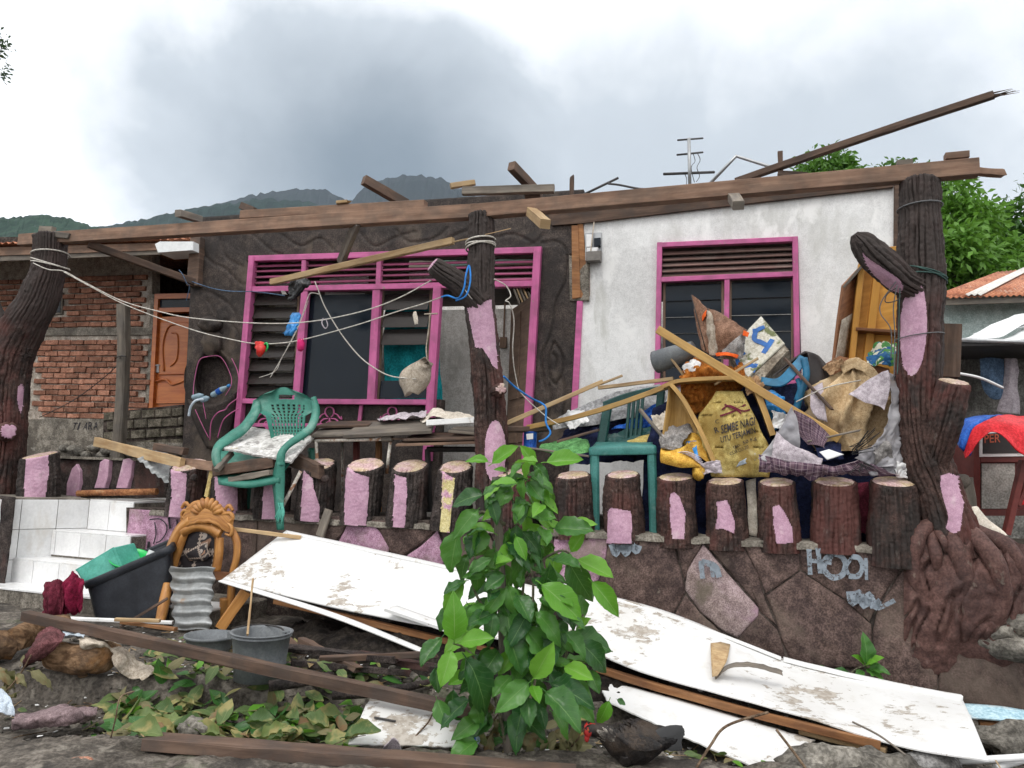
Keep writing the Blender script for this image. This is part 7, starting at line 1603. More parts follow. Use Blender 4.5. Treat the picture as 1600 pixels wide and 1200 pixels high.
gb('prop','stout pale timber leaning between the zinc strip and the left white board',(P,384,924,.95),(P,344,982,1.05),16,.06,'carved',rough=.006)
gb('thin_stick','thin pale stick standing in the grey bucket',(P,395,905,1.3),(D,387,992,5.2),4,.014,'pale_wood')
gb('long_beam','long grooved brown beam lying slantwise before the grey bucket',(G,40,962,.50),(G,760,1118,.26),16,.07,'beam_dark',rough=.006,segs=12)
gb('timber_rail','grooved brown timber lying along the gutter at the bottom of the picture',(G,230,1158,.15),(G,900,1210,.10),18,.12,'beam_dark',rough=.006,segs=12)
for k,(a,b,w,m,lab)in enumerate((((100,966,.30),(270,973,.30),5,'white_trim','white lath lying under the black tub'),((190,972,.30),(275,983,.30),5,'batten','reddish lath lying under the black tub'),((180,968,.34),(250,970,.34),4,'pale_wood','pale lath crossing behind the white one by the black tub'))):
 mb=MB();mb.bar(G(*a),G(*b),.04,.025,segs=4,rough=.003);solo('lath',mb,M[m],lab,'lath')
gb('thin_stick','thin dark stick propped against the black tub by the carved chair',(P,188,980,1.25),(P,262,935,1.1),4,.016,'beam_dark')
# carved dining chair, zinc strip, tub, buckets
def carved_chair():
 t=thing('carved_chair','carved teak dining chair with torn patterned upholstery standing before the wall','chair',P(310,985,.8))
 d=.72
 def tb(pts,r,nm,m='carved',k=6,par=None,n=10):mb=MB();mb.tube(crv([P(x,y,dd)for x,y,dd in pts],k),r if not isinstance(r,list)else crs(r,k),n);return part(nm,mb,M[m],par or t)
 def flat(outer,inner,nm,dd=d,th=-.04,bulge=.018):
  o=crv([P(x,y,dd)for x,y in outer],5);i=crv([P(x,y,dd)for x,y in inner],5);m=[a.lerp(b,.5)+NP*bulge for a,b in zip(o,i)]
  mb=MB();mb.surf([o,m,i],th,us=.1,vs_=1);mb.uv=[[(u*8,v*.1)for u,v in f]for f in mb.uv];part(nm,mb,M['carved'],t)
 flat([(300,806),(280,826),(266,858),(262,890),(268,925),(262,960)],[(303,818),(288,833),(276,860),(271,890),(278,925),(274,960)],'back_post')
 flat([(346,806),(362,820),(374,842),(375,868),(368,900),(366,935),(360,975)],[(341,817),(353,828),(363,846),(364,869),(357,900),(354,935),(349,975)],'back_post')
 flat([(287,836),(276,866),(268,892)],[(294,832),(283,866),(275,892)],'inner_frame',d-.01);flat([(343,838),(342,866),(338,892)],[(349,840),(348,866),(344,892)],'inner_frame',d-.01)
 flat([(288,824),(308,818),(330,820),(350,830)],[(286,838),(308,826),(330,829),(346,842)],'top_rail',d,.04)
 ctr=P(324,806,d)
 for k in range(9):
  a=math.radians(160-k*17.5);tip=(324+26*math.cos(a),806-27*math.sin(a));mb=MB();mb.tube(crv([P(324+8*math.cos(a),806-7*math.sin(a),d+.02),P(324+18*math.cos(a),806-18*math.sin(a),d+.05),P(*tip,d+.02)],4),crs([.014,.026,.018],4),8);part('shell_rib',mb,M['carved'],t)
 part('crest',sheet([[P(286,808,d-.01),P(300,790,d),P(324,780,d),P(346,790,d),P(366,812,d-.01)],[P(288,826,d),P(305,820,d+.02),P(324,818,d+.03),P(342,822,d+.02),P(362,834,d)]],24,8,.04,.012,20,2),M['carved'],t)
 for s in(-1,1):
  for pts,r in(([(324+s*8,814),(324+s*20,806),(324+s*28,812),(324+s*24,821),(324+s*17,817)],.014),([(324+s*24,800),(324+s*36,798),(324+s*40,806),(324+s*34,812)],.014),([(324+s*30,812),(324+s*38,820),(324+s*36,832),(324+s*28,830)],.013),([(324+s*28,792),(324+s*34,786),(324+s*40,794)],.013)):
   tb([(x,y+(4 if s>0 else 0),d+.03)for x,y in pts],[r,r*1.3,r,r*.8,r*.5][:len(pts)],'scroll',n=7)
 rows=[[P(x,y,d-.02+.03*math.sin(math.pi*u/10))for u,x in enumerate([lerp(a,b,i/10)for i in range(11)])]for y,a,b in((826,292,328),(832,289,345),(850,282,344),(870,275,342),(890,269,338))]
 for q,r_ in enumerate(rows[0]):pass
 part('upholstery',sheet(rows,20,18,.01,.006,12,3),M['floral'],t)
 part('torn_flap',sheet([[P(287,866,d+.05),P(310,852,d+.04),P(326,846,d+.03)],[P(292,870,d+.03),P(314,868,d+.07),P(325,858,d+.04)],[P(296,876,d+.02),P(318,876,d+.05),P(330,868,d+.03)]],12,10,.004,.006,14),M['floral'],t)
 tb([(262,955,d+.02),(256,975,d+.06),(250,990,d+.1)],[.05,.045,.04],'leg');tb([(352,935,d),(350,960,d),(346,990,d)],[.045,.04,.035],'leg')
 tb([(262,912,.95),(256,945,1.02),(248,980,1.1)],[.035,.045,.035],'leg')
 part('seat_rail',pbox([(335,893),(392,900),(390,912),(335,906)],d+.05,.05),M['cabinet_dark'],t)
carved_chair()
solo('zinc_strip',MB().surf([[P(lerp(x0,x1,i/6)+2.5*math.cos(y/3.6),y+2*math.sin(i)-(i-3)*-.6,.95+.022*math.cos((y-886)/17.5*2*math.pi)+.002*(y-886))for i in range(7)]for y,x0,x1 in[(lerp(886,984,k/60),lerp(266,272,k/60),lerp(336,328,k/60))for k in range(61)]],.003),M['zinc'],'grey corrugated zinc strip hanging before the carved chair seat','metal sheet')
def tub():
 t=thing('black_tub','big black plastic tub lying tilted beside the white stairs','tub',P(205,965,.9))
 a,b=P(132,915,1.15),P(266,858,.95);dpt=Vector((-.25,.55,.30)).normalized()
 c=P(142,985,1.12);e=P(262,975,1.0)
 back=Vector((-.16,.50,.03))
 rim=[a,b,b+back,a+back];bot=[P(150,990,1.08),P(258,978,.98),P(258,978,.98)+Vector((-.03,.36,.02)),P(150,990,1.08)+Vector((-.03,.36,.02))]
 mb=MB();n=8
 def rnd(q,r=.18):
  out=[]
  for k in range(4):
   p0,p1,p2=q[k-1],q[k],q[(k+1)%4];A,B_=p1.lerp(p0,r),p1.lerp(p2,r)
   for s in range(5):x=s/4;out.append(A.lerp(p1,x).lerp(p1.lerp(B_,x),x))
  return out
 R0,R1=rnd(rim),rnd(bot);cR=sum(R0,Vector())/len(R0);cB=sum(R1,Vector())/len(R1)
 rows=[[p for p in R0]]+[[p.lerp(q,k/6)+(p-cR)*(.0)for p,q in zip(R0,R1)]for k in range(1,7)]+[[p.lerp(cB,.6)for p in R1],[cB+(p-cB)*.01 for p in R1]]
 mb.surf(rows,wrap=True);inner=[[p.lerp(cR,.05)for p in R0],[q.lerp(cB,.12)+(cR-cB)*.06 for q in R1],[cB+(cR-cB)*.06+(q-cB)*.01 for q in R1]]
 mb.surf(inner,wrap=True);part('tub_body',mb,M['black_plastic'],t)
 up=(rim[1]-rim[0]).cross(rim[3]-rim[0]).normalized();up=up if up.z>0 else-up
 rr=[[cR+(p-cR)*s+up*h for p in R0+R0[:1]]for s,h in((.95,0),(.95,.02),(1.0,.03),(1.06,.02),(1.06,-.035),(1.02,-.04))]
 mb=MB();mb.surf(rr);part('rim',mb,M['black_plastic'],t)
tub()
def teal_box():
 t=thing('teal_box','worn teal plastic box lying in the black tub','box',P(150,915,1.0))
 a=[P(118,891,1.12),P(177,856,1.0),P(191,890,.98),P(133,917,1.12)];n=(a[1]-a[0]).cross(a[3]-a[0]).normalized();n=n if n.dot(NP)>0 else-n
 mb=MB();mb.poly(a,-n*.16,.012);part('box_body',mb,M['mint_plastic'],t)
 mb=MB()
 for p,q in((a[0],a[1]),(a[1],a[2])):mb.bar(p-n*.01,q-n*.01,.018,.018)
 part('edge_rib',mb,M['mint_plastic'],t)
 mb=MB();s=[a[1],a[2],a[2]+Vector((.06,.22,.02)),a[1]+Vector((.06,.22,.02))];mb.poly([s[0]+Vector((.012,0,0)),s[1]+Vector((.012,0,0)),s[2]+Vector((.012,0,0)),s[3]+Vector((.012,0,0))],Vector((-.02,0,0)),.003);part('end_wall',mb,M['mint_plastic'],t)
teal_box()
mb=MB();c=P(202,885,.86);ax=Vector((.15,-.35,.9));mb.lathe([(0,-.03),(.10,-.03),(.135,.05),(.155,.085),(.165,.085),(.16,.075),(.14,.05),(.10,-.02),(0,-.02)],c,ax,None,26);solo('green_basin',mb,M['bright_green'],'bright green plastic basin in the black tub','basin')
mb=MB();a,b=P(228,882,.95),P(240,862,.9);mb.lathe([(0,0),(.035,0),(.042,(b-a).length),(.039,(b-a).length),(.033,.005),(0,.005)],a,b-a,None,16);solo('plastic_cup',mb,M['cup'],'clear plastic cup lying on the rim of the black tub','cup')
def bucket():
 t=thing('grey_bucket','dusty grey plastic bucket standing under the left white board','bucket',G(404,1060,.2))
 base=G(404,1060,.20);yb=base.y;top=D(404,986,yb);h=top.z-base.z;r1=43*top.y/FPX;r0=36*base.y/FPX
 mb=MB();mb.lathe([(0,0),(r0,0),(lerp(r0,r1,.25),h*.3),(lerp(r0,r1,.27)+.006,h*.32),(lerp(r0,r1,.3),h*.34),(lerp(r0,r1,.9),h*.9),(lerp(r0,r1,.9)+.012,h*.91),(lerp(r0,r1,.9)+.008,h*.94),(r1*.97,h*.97),(r1+.012,h*.975),(r1+.016,h),(r1,h*1.005),(r1*.95,h*.97),(r0*.95,h*.03),(0,h*.03)],base,Z,None,36);part('bucket_body',mb,M['grey_plastic'],t)
 for x in(361,447):
  mb=MB();mb.bar(D(x,986,yb),D(x,998,yb),.05,.03,up=NP,ch=.01);part('handle_lug',mb,M['grey_plastic'],t)
 mb=MB();mb.tube(crv([D(361,990,yb-.02),D(372,980,yb+.08),D(405,976,yb+.2),D(436,980,yb+.1),D(447,990,yb-.02)],5),.006,6);part('handle',mb,M['iron'],t)
bucket()
mb=MB();b0=P(334,1040,.85);mb.lathe([(0,0),(.11,0),(.15,.10),(.165,.15),(.178,.153),(.178,.17),(.165,.17),(.14,.10),(0,.02)],G(326,1030,.2),Z,None,30);solo('grey_pot',mb,M['grey_plastic'],'wide grey plastic pot half hidden behind the bucket and the long beam','pot')
# log, cloths
def log():
 t=thing('log','short rough log lying on the kerb with a stub of a branch','log',G(150,1045,.2))
 c=crv([G(70,1022,.30),G(110,1028,.29),(G(150,1028,.30)),G(188,1022,.30)],6);mb=MB();rows=[]
 for k,p in enumerate(c):
  u=k/(len(c)-1);r=.095*(1-.55*abs(2*u-1)**4);rows.append([p+(Vector((0,1,0))*math.cos(a)+Z*math.sin(a))*r*(1+.22*nz((u*4,math.cos(a),math.sin(a)),1.4)+.08*nz((u*14,math.cos(a)*3,math.sin(a)*3),1))for a in[2*math.pi*i/24 for i in range(24)]])
 mb.surf(rows,wrap=True,us=1,vs_=1);part('log_body',mb,M['log'],t)
 mb=MB();mb.tube(crv([G(131,1034,.24),G(130,1046,.22),G(129,1056,.19)],3),crs([.05,.038,.028],3),10);part('branch_stub',mb,M['log'],t)
log()
mb=MB();mb.tube(crv([G(22,1000,.34),G(60,985,.36),G(108,975,.38)],4),crs([.08,.09,.07],4),14);mb.tube(crv([G(-30,1012,.3),G(5,1008,.3),G(28,1016,.26)],4),crs([.09,.1,.07],4),14);solo('firewood_log',mb,M['log'],'pair of thick logs lying at the left edge behind the short rough log','logs')
def GS(*a):return G(*a)
SH('maroon_cloth','dusty maroon cloth draped over the left end of the short log','cloth','dull_maroon',[[(62,990,.45),(85,982,.46),(102,990,.44)],[(48,1010,.40),(68,1005,.43),(95,1004,.42)],[(40,1028,.30),(58,1026,.33),(78,1020,.34)],[(33,1040,.20),(50,1036,.22),(74,1030,.25)]],fn=GS,amp=.02,fr=8)
SH('crimson_cloth','crimson cloth hanging over the front rim of the black tub','cloth','crimson',[[(108,892,1.22),(118,896,1.24),(130,908,1.22)],[(96,915,1.24),(110,920,1.3),(130,930,1.26)],[(92,940,1.22),(108,945,1.28),(128,952,1.24)],[(88,952,1.2),(104,958,1.24),(122,960,1.22)]],amp=.03,fr=7,ridge=.8,st=(2.2,1,.6))
SH('maroon_cloth','deep maroon cloth hanging left of the crimson one on the stairs','cloth','maroon',[[(72,908,1.3),(84,906,1.3),(98,908,1.28)],[(70,930,1.28),(84,930,1.34),(100,930,1.3)],[(66,950,1.26),(80,950,1.32),(100,952,1.28)],[(64,968,1.25),(78,972,1.3),(96,970,1.25)]],amp=.03,fr=7,ridge=.8,st=(2.2,1,.6))
SH('cream_cloth','long dirty cream cloth trailing from the log down on the kerb','cloth','cream_cloth',[[(118,992,.42),(124,1004,.41),(132,1014,.37)],[(150,994,.42),(152,1006,.41),(150,1012,.37)],[(176,1000,.38),(172,1012,.36),(168,1020,.32)],[(200,1016,.32),(192,1030,.30),(184,1042,.26)],[(222,1034,.25),(212,1046,.23),(200,1056,.20)],[(246,1048,.22),(236,1055,.205),(222,1060,.195)]],fn=GS,amp=.02,fr=9,ridge=.8,nu=20,nv=40)
SH('blue_rag','pale blue and white rag on the log between the maroon and cream cloths','rag','pale_blue_cloth',[[(96,982,.44),(112,978,.45),(134,984,.44)],[(104,998,.43),(118,996,.43),(130,1000,.42)]],fn=GS,amp=.02)
SH('mauve_cloth','dusty mauve cloth lying twisted in the gutter at the lower left','cloth','mauve',[[(22,1118,.08),(60,1110,.12),(100,1104,.14),(148,1108,.10)],[(20,1128,.12),(60,1122,.19),(105,1112,.22),(150,1116,.16)],[(20,1138,.08),(60,1136,.12),(105,1134,.15),(148,1128,.10)]],fn=GS,amp=.018,fr=8,ridge=.7,nu=34)
mb=MB();mb.blob(G(302,1142,.12),(.085,0,0),(0,.07,0),(0,0,.065),18,12,.35,2,3);solo('stone',mb,M['rock'],'round grey stone among the fallen leaves in the gutter','stone')
mb=MB();mb.blob(G(128,1196,.10),(.07,0,0),(0,.05,0),(0,0,.04),14,10,.3,2,5);solo('brick_fragment',mb,M['brick'],'red brick fragment set in the kerb at the bottom left','brick')
SH('plastic_bag','pale blue plastic bag at the left edge by the gutter','bag','pale_blue_cloth',[[(-30,1090,.2),(-5,1084,.2),(14,1092,.18)],[(-30,1120,.1),(0,1112,.14),(22,1118,.1)]],fn=GS,amp=.03)
def wilt(cx,cy,z,lab,n,seed,size=.13,mat='leaf_dry',group=None):
 r=random.Random(seed);t=thing('wilted_branch',lab,'branch',G(cx,cy,z),group);o=G(cx,cy,z)
 for k in range(n):
  d=Vector((r.uniform(-1,1),r.uniform(-.6,.6),r.uniform(-.4,.5))).normalized();p=o+Vector((r.uniform(-.1,.1),r.uniform(-.06,.06),r.uniform(-.02,.12)));s=size*r.uniform(.7,1.4)
  piece('leaf',r.choice(DRYL),t,p,frame_quat(d,(r.uniform(-.6,.6),-.5,1)),(s,s,s))
 mb=MB();mb.tube(crv([o,o+Vector((.08,-.02,.1)),o+Vector((.14,-.03,.22))],4),.005,4);part('twig',mb,M['twig'],t)
LEAF=[leaf_mesh('leaf',M['leaf'],1,.50,dr,fo,wv,s)for dr,fo,wv,s in((.20,.15,.10,1),(.42,.22,.12,2),(.08,.25,.10,3),(.62,.15,.13,4),(.30,.30,.12,5))]
YOUNG=[leaf_mesh('leaf',M['leaf_young'],1,.46,dr,fo,wv,s)for dr,fo,wv,s in((.18,.22,.05,6),(.38,.30,.05,7),(.05,.3,.04,8))]
FALL=[leaf_mesh('leaf',M['leaf_fallen'],1,.48,dr,fo,wv,s,curl=cu)for dr,fo,wv,s,cu in((.1,.1,.16,1,.3),(-.2,.25,.2,2,-.5),(.25,-.2,.18,3,.6),(.0,.35,.12,4,-.2))]
DRYL=[leaf_mesh('leaf',M['leaf_dry'],1,.42,dr,fo,wv,s,curl=cu)for dr,fo,wv,s,cu in((.35,.2,.2,1,.5),(.1,.4,.2,2,-.7),(.6,.1,.16,3,.4))]
wilt(10,1080,.2,'wilting olive leaves on a twig at the left edge of the kerb',9,3,.15)
def litter():
 """loose leaves and crumbs nobody could count, lying in the gutter and along the wall foot"""
 r=random.Random(21);mb=MB()
 def leaf(p,s,q):
  n=4;m=q.to_matrix();cu=r.uniform(-.5,.7);rows=[]
  for j in range(n+1):
   v=j/n;w=.24*math.sin(math.pi*min(1,max(.02,v**.85)))*s
   rows.append([p+m@Vector((x*w,v*s,cu*(abs(x)*w)+.12*s*math.sin(v*3+cu*5)))for x in(-1,0,1)])
  mb.surf(rows)
 def zone(n,x0,x1,y0,y1,z0,smin,smax,lump=.05,m=0):
  for k in range(n):
   px,py=r.uniform(x0,x1),r.uniform(y0,y1);p=G(px,py,z0);p.z=ground_h(p.x,p.y)+r.uniform(.0,lump)
   d=Vector((r.gauss(0,1),r.gauss(0,1),r.gauss(0,.28)));leaf(p,r.uniform(smin,smax),frame_quat(d,(r.gauss(0,.45),r.gauss(-.3,.45),1)))
 zone(420,160,565,1098,1168,.02,.09,.21,.11);zone(60,120,250,1130,1160,.03,.05,.12,.04)
 a=len(mb.f);zone(120,225,470,1010,1060,.2,.07,.15,.05);zone(80,440,700,1040,1085,.2,.06,.14,.05);zone(60,640,900,1110,1190,.05,.07,.15,.08);zone(20,20,240,1060,1110,.1,.04,.07,.02);zone(40,1020,1260,1150,1200,.08,.05,.12,.05)
 me=struct('leaf_litter',mb,[M['leaf_fallen'],M['leaf_dry'],M['leaf_young'],M['leaf']],'stuff')
 pol=me.data.polygons;mi=[];per=8;ch=0
 for k in range(len(pol)):
  if k%per==0:ch=r.choices((0,1,2,3),(6,3,1.0,2.5))[0]
  mi.append(ch)
 pol.foreach_set('material_index',mi)
 mb=MB();r2=random.Random(5)
 for k in range(2600):
  x,y=r2.uniform(-3.2,3.4),r2.uniform(4.25,6.6);s=r2.uniform(.004,.010)if k%7 else r2.uniform(.012,.032);mb.blob((x,y,ground_h(x,y)+s*.3),(s*1.3,0,0),(0,s,0),(0,0,s*.7),6,4,.4,2,k)
 struct('pebbles',mb,M['rock'],'stuff')
 mb=MB()
 for k in range(70):
  x,y=r2.uniform(-3,3.2),r2.uniform(4.3,5.9);a=r2.uniform(0,3.14);l=r2.uniform(.08,.3);z=ground_h(x,y)+.012;p=Vector((x,y,z));q=Vector((x+l*math.cos(a),y+l*math.sin(a)*.7,z+r2.uniform(0,.04)));mb.tube([p,p.lerp(q,.5)+Vector((0,0,.012)),q],r2.uniform(.002,.005),4,False)
 struct('twig_litter',mb,M['twig'],'stuff')
 for nm,m,n,ls,ws in(('splinters','pale_wood',260,(.03,.16),(.004,.014)),('plaster_chips','white_trim',420,(.008,.035),(.008,.03)),('dirt_clods','rock',0,(0,0),(0,0))):
  mb=MB()
  for k in range(n):
   x,y=r2.uniform(-3.2,3.2),r2.uniform(4.25,6.4);a=r2.uniform(0,3.14);l,w=r2.uniform(*ls),r2.uniform(*ws);z=ground_h(x,y)+.008;d=Vector((math.cos(a),math.sin(a),r2.uniform(-.1,.2)))
   mb.bar(Vector((x,y,z))-d*l/2,Vector((x,y,z))+d*l/2,w,.004,ch=.001,taper=r2.uniform(.2,1))
  if n:struct(nm,mb,M[m],'stuff')
litter()
def big_leaves():
 r=random.Random(12);t=thing('wilted_branch','heap of large wilted green leaves fallen in the gutter left of the small white board','branch',G(330,1160,.05))
 for px,py,dx,dy,s,m in((190,1165,1,-.3,.25,1),(215,1172,1.3,.1,.24,1),(160,1150,.3,-1,.2,0),(235,1110,1,-.6,.22,0),(200,1120,1,-.2,.22,0),(265,1135,1,.2,.2,0),(330,1110,.7,-.3,.17,0),(300,1130,-1,.2,.2,0),(380,1130,1,-.2,.2,1),(420,1140,1,-.5,.2,0),(450,1150,-1,-.3,.2,0),(480,1120,1,.3,.22,1),(520,1140,-1,.3,.2,0),(400,1160,.9,.1,.18,1),(350,1150,-1,-.1,.2,0),(470,1108,.6,-.8,.2,1),(440,1125,.3,-.3,.2,0),(500,1160,1,0,.2,0),(250,1150,.4,-.6,.2,0),(530,1168,1,.1,.22,0)):
  p=G(px,py,.1);p.z=max(p.z,ground_h(p.x,p.y)+.05);piece('leaf',r.choice(FALL),t,p,frame_quat((dx,dy,r.uniform(-.1,.35)),(r.uniform(-.4,.4),-.5,1)),(s,s,s))
 mb=MB();mb.tube(crv([G(170,1165,.06),G(180,1125,.25),G(188,1090,.34),G(210,1080,.36)],5),.004,5);part('twig',mb,M['twig'],t)
big_leaves()
wilt(880,1180,.06,'dry olive leaves heaped under the hen and the sapling',16,8,.17);wilt(750,1150,.10,'curled dry leaves at the left foot of the sapling',12,9,.16)
SH('plastic_cup','pale crumpled plastic cup beside the small white board','cup','lilac_cloth',[[(600,1166,.12),(612,1154,.16),(622,1160,.14)],[(592,1172,.06),(612,1176,.07),(630,1178,.06)]],fn=GS,amp=.01,nu=10,nv=8)
mb=MB();a,b=G(722,1160,.10),G(745,1156,.11);mb.lathe([(0,0),(.032,0),(.034,.03),(.03,(b-a).length),(.012,(b-a).length*1.2),(0,(b-a).length*1.2)],a,b-a,None,14);bt=thing('plastic_bottle','small plastic bottle with a blue and white label right of the small white board','bottle',a);part('body',mb,M['bottle'],bt)
mb=MB();mb.lathe([(.0345,.035),(.036,.04),(.034,(b-a).length*.85),(.033,(b-a).length*.88)],a,b-a,None,14);part('label',mb,M['blue_tarp'],bt)
mb=MB();mb.bar(G(585,1121,.20),G(618,1127,.19),.014,.01);solo('nail',mb,M['iron'],'rusty nail lying on the small white board','nail')
rope('dry_twig','thin dark twig standing up from the gutter before the small white board',[(640,1172,.08),(650,1150,.14),(668,1130,.2),(676,1115,.26)],.005,'twig','twig',fn=GS)
rope('dry_twig','reddish twig lying along the lower edge of the small white board',[(630,1168,.06),(690,1174,.06),(740,1186,.07)],.008,'twig','twig',fn=GS)
rope('dry_twig','forked dry twig sticking up before the lowest white board',[(1085,1205,.1),(1110,1165,.22),(1136,1134,.32),(1200,1113,.36)],.007,'twig','twig',fn=GS)
rope('dry_twig','dry twig leaning on the lowest white board by the rubble',[(1262,1205,.12),(1240,1175,.2),(1213,1140,.3)],.007,'twig','twig',fn=GS)
rope('dry_twig','thin pale sticks lying on the right end of the long white board',[(1332,1128,.32),(1375,1150,.26),(1415,1180,.2)],.006,'grey_wood','twig',fn=GS)
for k,(x,y,s,lab)in enumerate(((1300,1200,.17,'large brown rubble lump at the bottom edge under the dark red batten'),(1350,1196,.12,'brown rubble lump right of the large one at the bottom edge'),(1385,1206,.13,'low rubble lump at the bottom edge between the others'),(1258,1212,.10,'small rubble lump beside the torn corner of the lowest white board'),(1590,1160,.16,'grey rubble stone below the pale blue board at the right edge'))):
 mb=MB();c=G(x,y,.08);mb.blob(c,(s*1.5,0,0),(0,s*.9,0),(0,0,s*.7),22,14,.4,1.5,k*2.3);solo('rubble_stone',mb,M['rock'],lab,'stone','rubble stones at the lower right')
mb=MB();mb.blob(G(1455,1192,.1),(.17,0,0),(0,.09,0),(0,0,.06),20,12,.15,1.2,3);solo('flat_stone',mb,surf('flat_grey_stone',(.13,.125,.12),(.19,.185,.18),6,.85,.2,.5),'smooth flat grey stone on the lower edge of the long white board','stone')
for a,b,lab in(((1485,1190,.10),(1640,1181,.16),'white plastic pipe lying across the lower right corner'),((1555,1200,.08),(1660,1170,.14),'second grey white pipe crossing under the first in the lower right corner')):
 mb=MB();mb.tube([G(*a),G(*b)],.02,10);solo('plastic_pipe',mb,M['white_plastic'],lab,'pipe')
for k,(a,b,lab)in enumerate((((420,1072,.22),(560,1040,.24),'thick dark branch lying under the left white board'),((520,1085,.2),(690,1062,.22),'dark branch lying nearest the small white board in the shade'))):
 mb=MB();mb.tube(crv([G(*a),G((a[0]+b[0])/2,(a[1]+b[1])/2+6,a[2]+.02),G(*b)],5),crs([.035,.03,.02],5),8);solo('fallen_branch',mb,M['bark_grey'],lab,'branch')
# sapling in front
def sapling():
 base=G(795,1180,.05);t=thing('leafy_sapling','big leafy green sapling standing in the foreground centre','plant',base);Y=base.y
 S=lambda x,y,d=0:D(x,y,Y+d)
 mb=MB();mb.bar(base-Z*.02,S(776,745,.02),.05,.05,up=NP,segs=10,rough=.006,ch=.015);part('stake',mb,M['grey_wood'],t)
 stems=[[(800,1180,0),(805,1080,-.02),(812,980,-.05),(818,880,-.04),(800,780,-.02),(790,730,0)],[(795,1180,0),(770,1080,-.05),(735,1020,-.10),(708,1005,-.14)],[(805,1180,.02),(850,1100,.0),(880,1040,.02),(892,990,.05),(912,960,.05)],[(815,1000,-.05),(830,960,-.1),(832,900,-.08),(818,868,-.05)],[(805,920,0),(840,880,.0),(880,860,.02),(900,880,.02)],[(800,1180,-.02),(820,1120,-.15),(835,1070,-.2),(835,1060,-.22)],[(790,820,0),(752,800,.0),(740,830,-.02),(735,870,-.05)],[(800,1000,0),(750,940,.0),(735,900,-.05)]]
 for s in stems:
  mb=MB();c=crv([S(*p)for p in s],6);n=len(c);mb.tube(c,[.011*(1-.6*k/n)for k in range(n)],7);part('stem',mb,M['stem'],t)
 r=random.Random(17);cnt=0
 Lz=[(340,100,256,82,'y',.1),(330,112,437,46,'y',-.1),(505,118,445,42,'y',-.12),(520,100,668,96,'y',.0),(480,160,370,172,'g',-.15),(325,215,202,236,'g',-.05),(330,222,366,300,'g',-.18),(438,225,446,310,'g',-.15),(300,262,224,340,'g',-.12),(515,205,568,246,'g',0),(225,320,190,490,'g',.05),(280,430,300,560,'d',-.1),(350,470,388,440,'y',-.2),(380,400,482,470,'d',-.16),(548,335,704,352,'g',-.1),(620,430,678,355,'y',-.08),(620,330,708,310,'y',.05),(632,440,772,518,'y',.0),(690,515,796,640,'y',-.1),(500,522,660,662,'y',-.28),(606,432,690,600,'d',.02),(486,630,592,716,'g',-.25),(636,560,708,682,'d',.05),(450,678,560,820,'d',-.22),(425,565,478,672,'g',-.2),(252,520,170,632,'y',-.05),(206,755,212,606,'y',-.28),(212,752,336,732,'y',-.3),(202,758,166,900,'y',-.32),(172,718,90,826,'g',-.2),(236,784,352,978,'d',-.3),(138,826,150,922,'d',-.1),(140,940,178,1052,'d',-.2),(205,905,196,1010,'d',-.15),(390,690,450,860,'d',-.2),(484,886,384,980,'g',-.32),(484,890,562,776,'y',-.34),(486,895,512,968,'y',-.36),(520,912,656,1038,'g',-.38),(536,886,702,968,'d',-.3),(470,930,478,1048,'g',-.33),(550,990,630,1062,'d',-.28),(690,835,724,926,'g',-.05),(640,735,766,836,'g',-.1),(650,700,690,664,'y',-.05),(770,945,735,1046,'y',-.1),(790,950,824,972,'g',.0),(610,720,776,774,'g',.0),(350,640,262,686,'g',-.18),(352,630,335,730,'d',-.2),(520,590,560,480,'d',-.1),(400,500,320,560,'g',-.2),(300,330,250,420,'d',-.05),(470,300,540,260,'g',-.05),(440,340,520,420,'g',-.1),(590,600,640,690,'d',0),(350,560,400,640,'d',-.1),(250,600,300,700,'d',-.1),(420,860,350,940,'d',-.15),(600,800,560,900,'d',-.1),(650,860,600,960,'d',-.1),(300,900,270,1000,'d',-.1),(580,700,640,780,'d',-.05),(200,600,150,700,'d',.05),(640,940,700,1030,'d',-.1)]
 for bx,by,tx,ty,kind,dd in Lz:
  b=S(620+bx/2.3077,680+by/2.3077,dd*.8+.02);e=S(620+tx/2.3077,680+ty/2.3077,dd-.02+r.uniform(-.05,.05));v=e-b;L=v.length*1.04
  side=v.cross(Z);nn=Vector((r.uniform(-.3,.3),-.75,.65))if kind!='d' else Vector((r.uniform(-.5,.5),-.6,.6))
  me=r.choice(YOUNG if kind=='y' else LEAF);piece('leaf',me,t,b,frame_quat(v+Z*.25*L*.3,nn),(L*r.uniform(1.0,1.2),L,L));cnt+=1
 tries=0
 while cnt<262 and tries<4000:
  tries+=1;q_=r.random();yy=r.uniform(735,1160)if q_<.62 else r.uniform(712,850)if q_<.84 else r.uniform(900,1130);hw=lerp(42,100,sstep(720,900,yy))*(1-.25*sstep(1090,1170,yy));cx=806+8*math.sin(yy*.02)
  xx=cx+r.uniform(-1,1)*hw*.72;a=r.uniform(0,6.283);p=S(xx,yy,r.gauss(-.02,.09));out=(xx-cx)/hw
  v=Vector((out*1.3+r.gauss(0,.55),r.gauss(-.35,.55),r.uniform(-1.2,.25))).normalized();L=r.uniform(.11,.235)
  q=proj(p+v*L)
  if abs(q[0]-cx)>hw*1.15+12 or q[1]>1185 or q[1]<700:continue
  me=r.choice(YOUNG if r.random()<(.40 if yy<860 else .10)else LEAF);L*=(.8 if yy<830 else 1)
  piece('leaf',me,t,p,frame_quat(v,(r.uniform(-.5,.5),r.uniform(-1,-.1),r.uniform(.4,1.1))),(L*r.uniform(.95,1.25),L,L));cnt+=1
sapling()
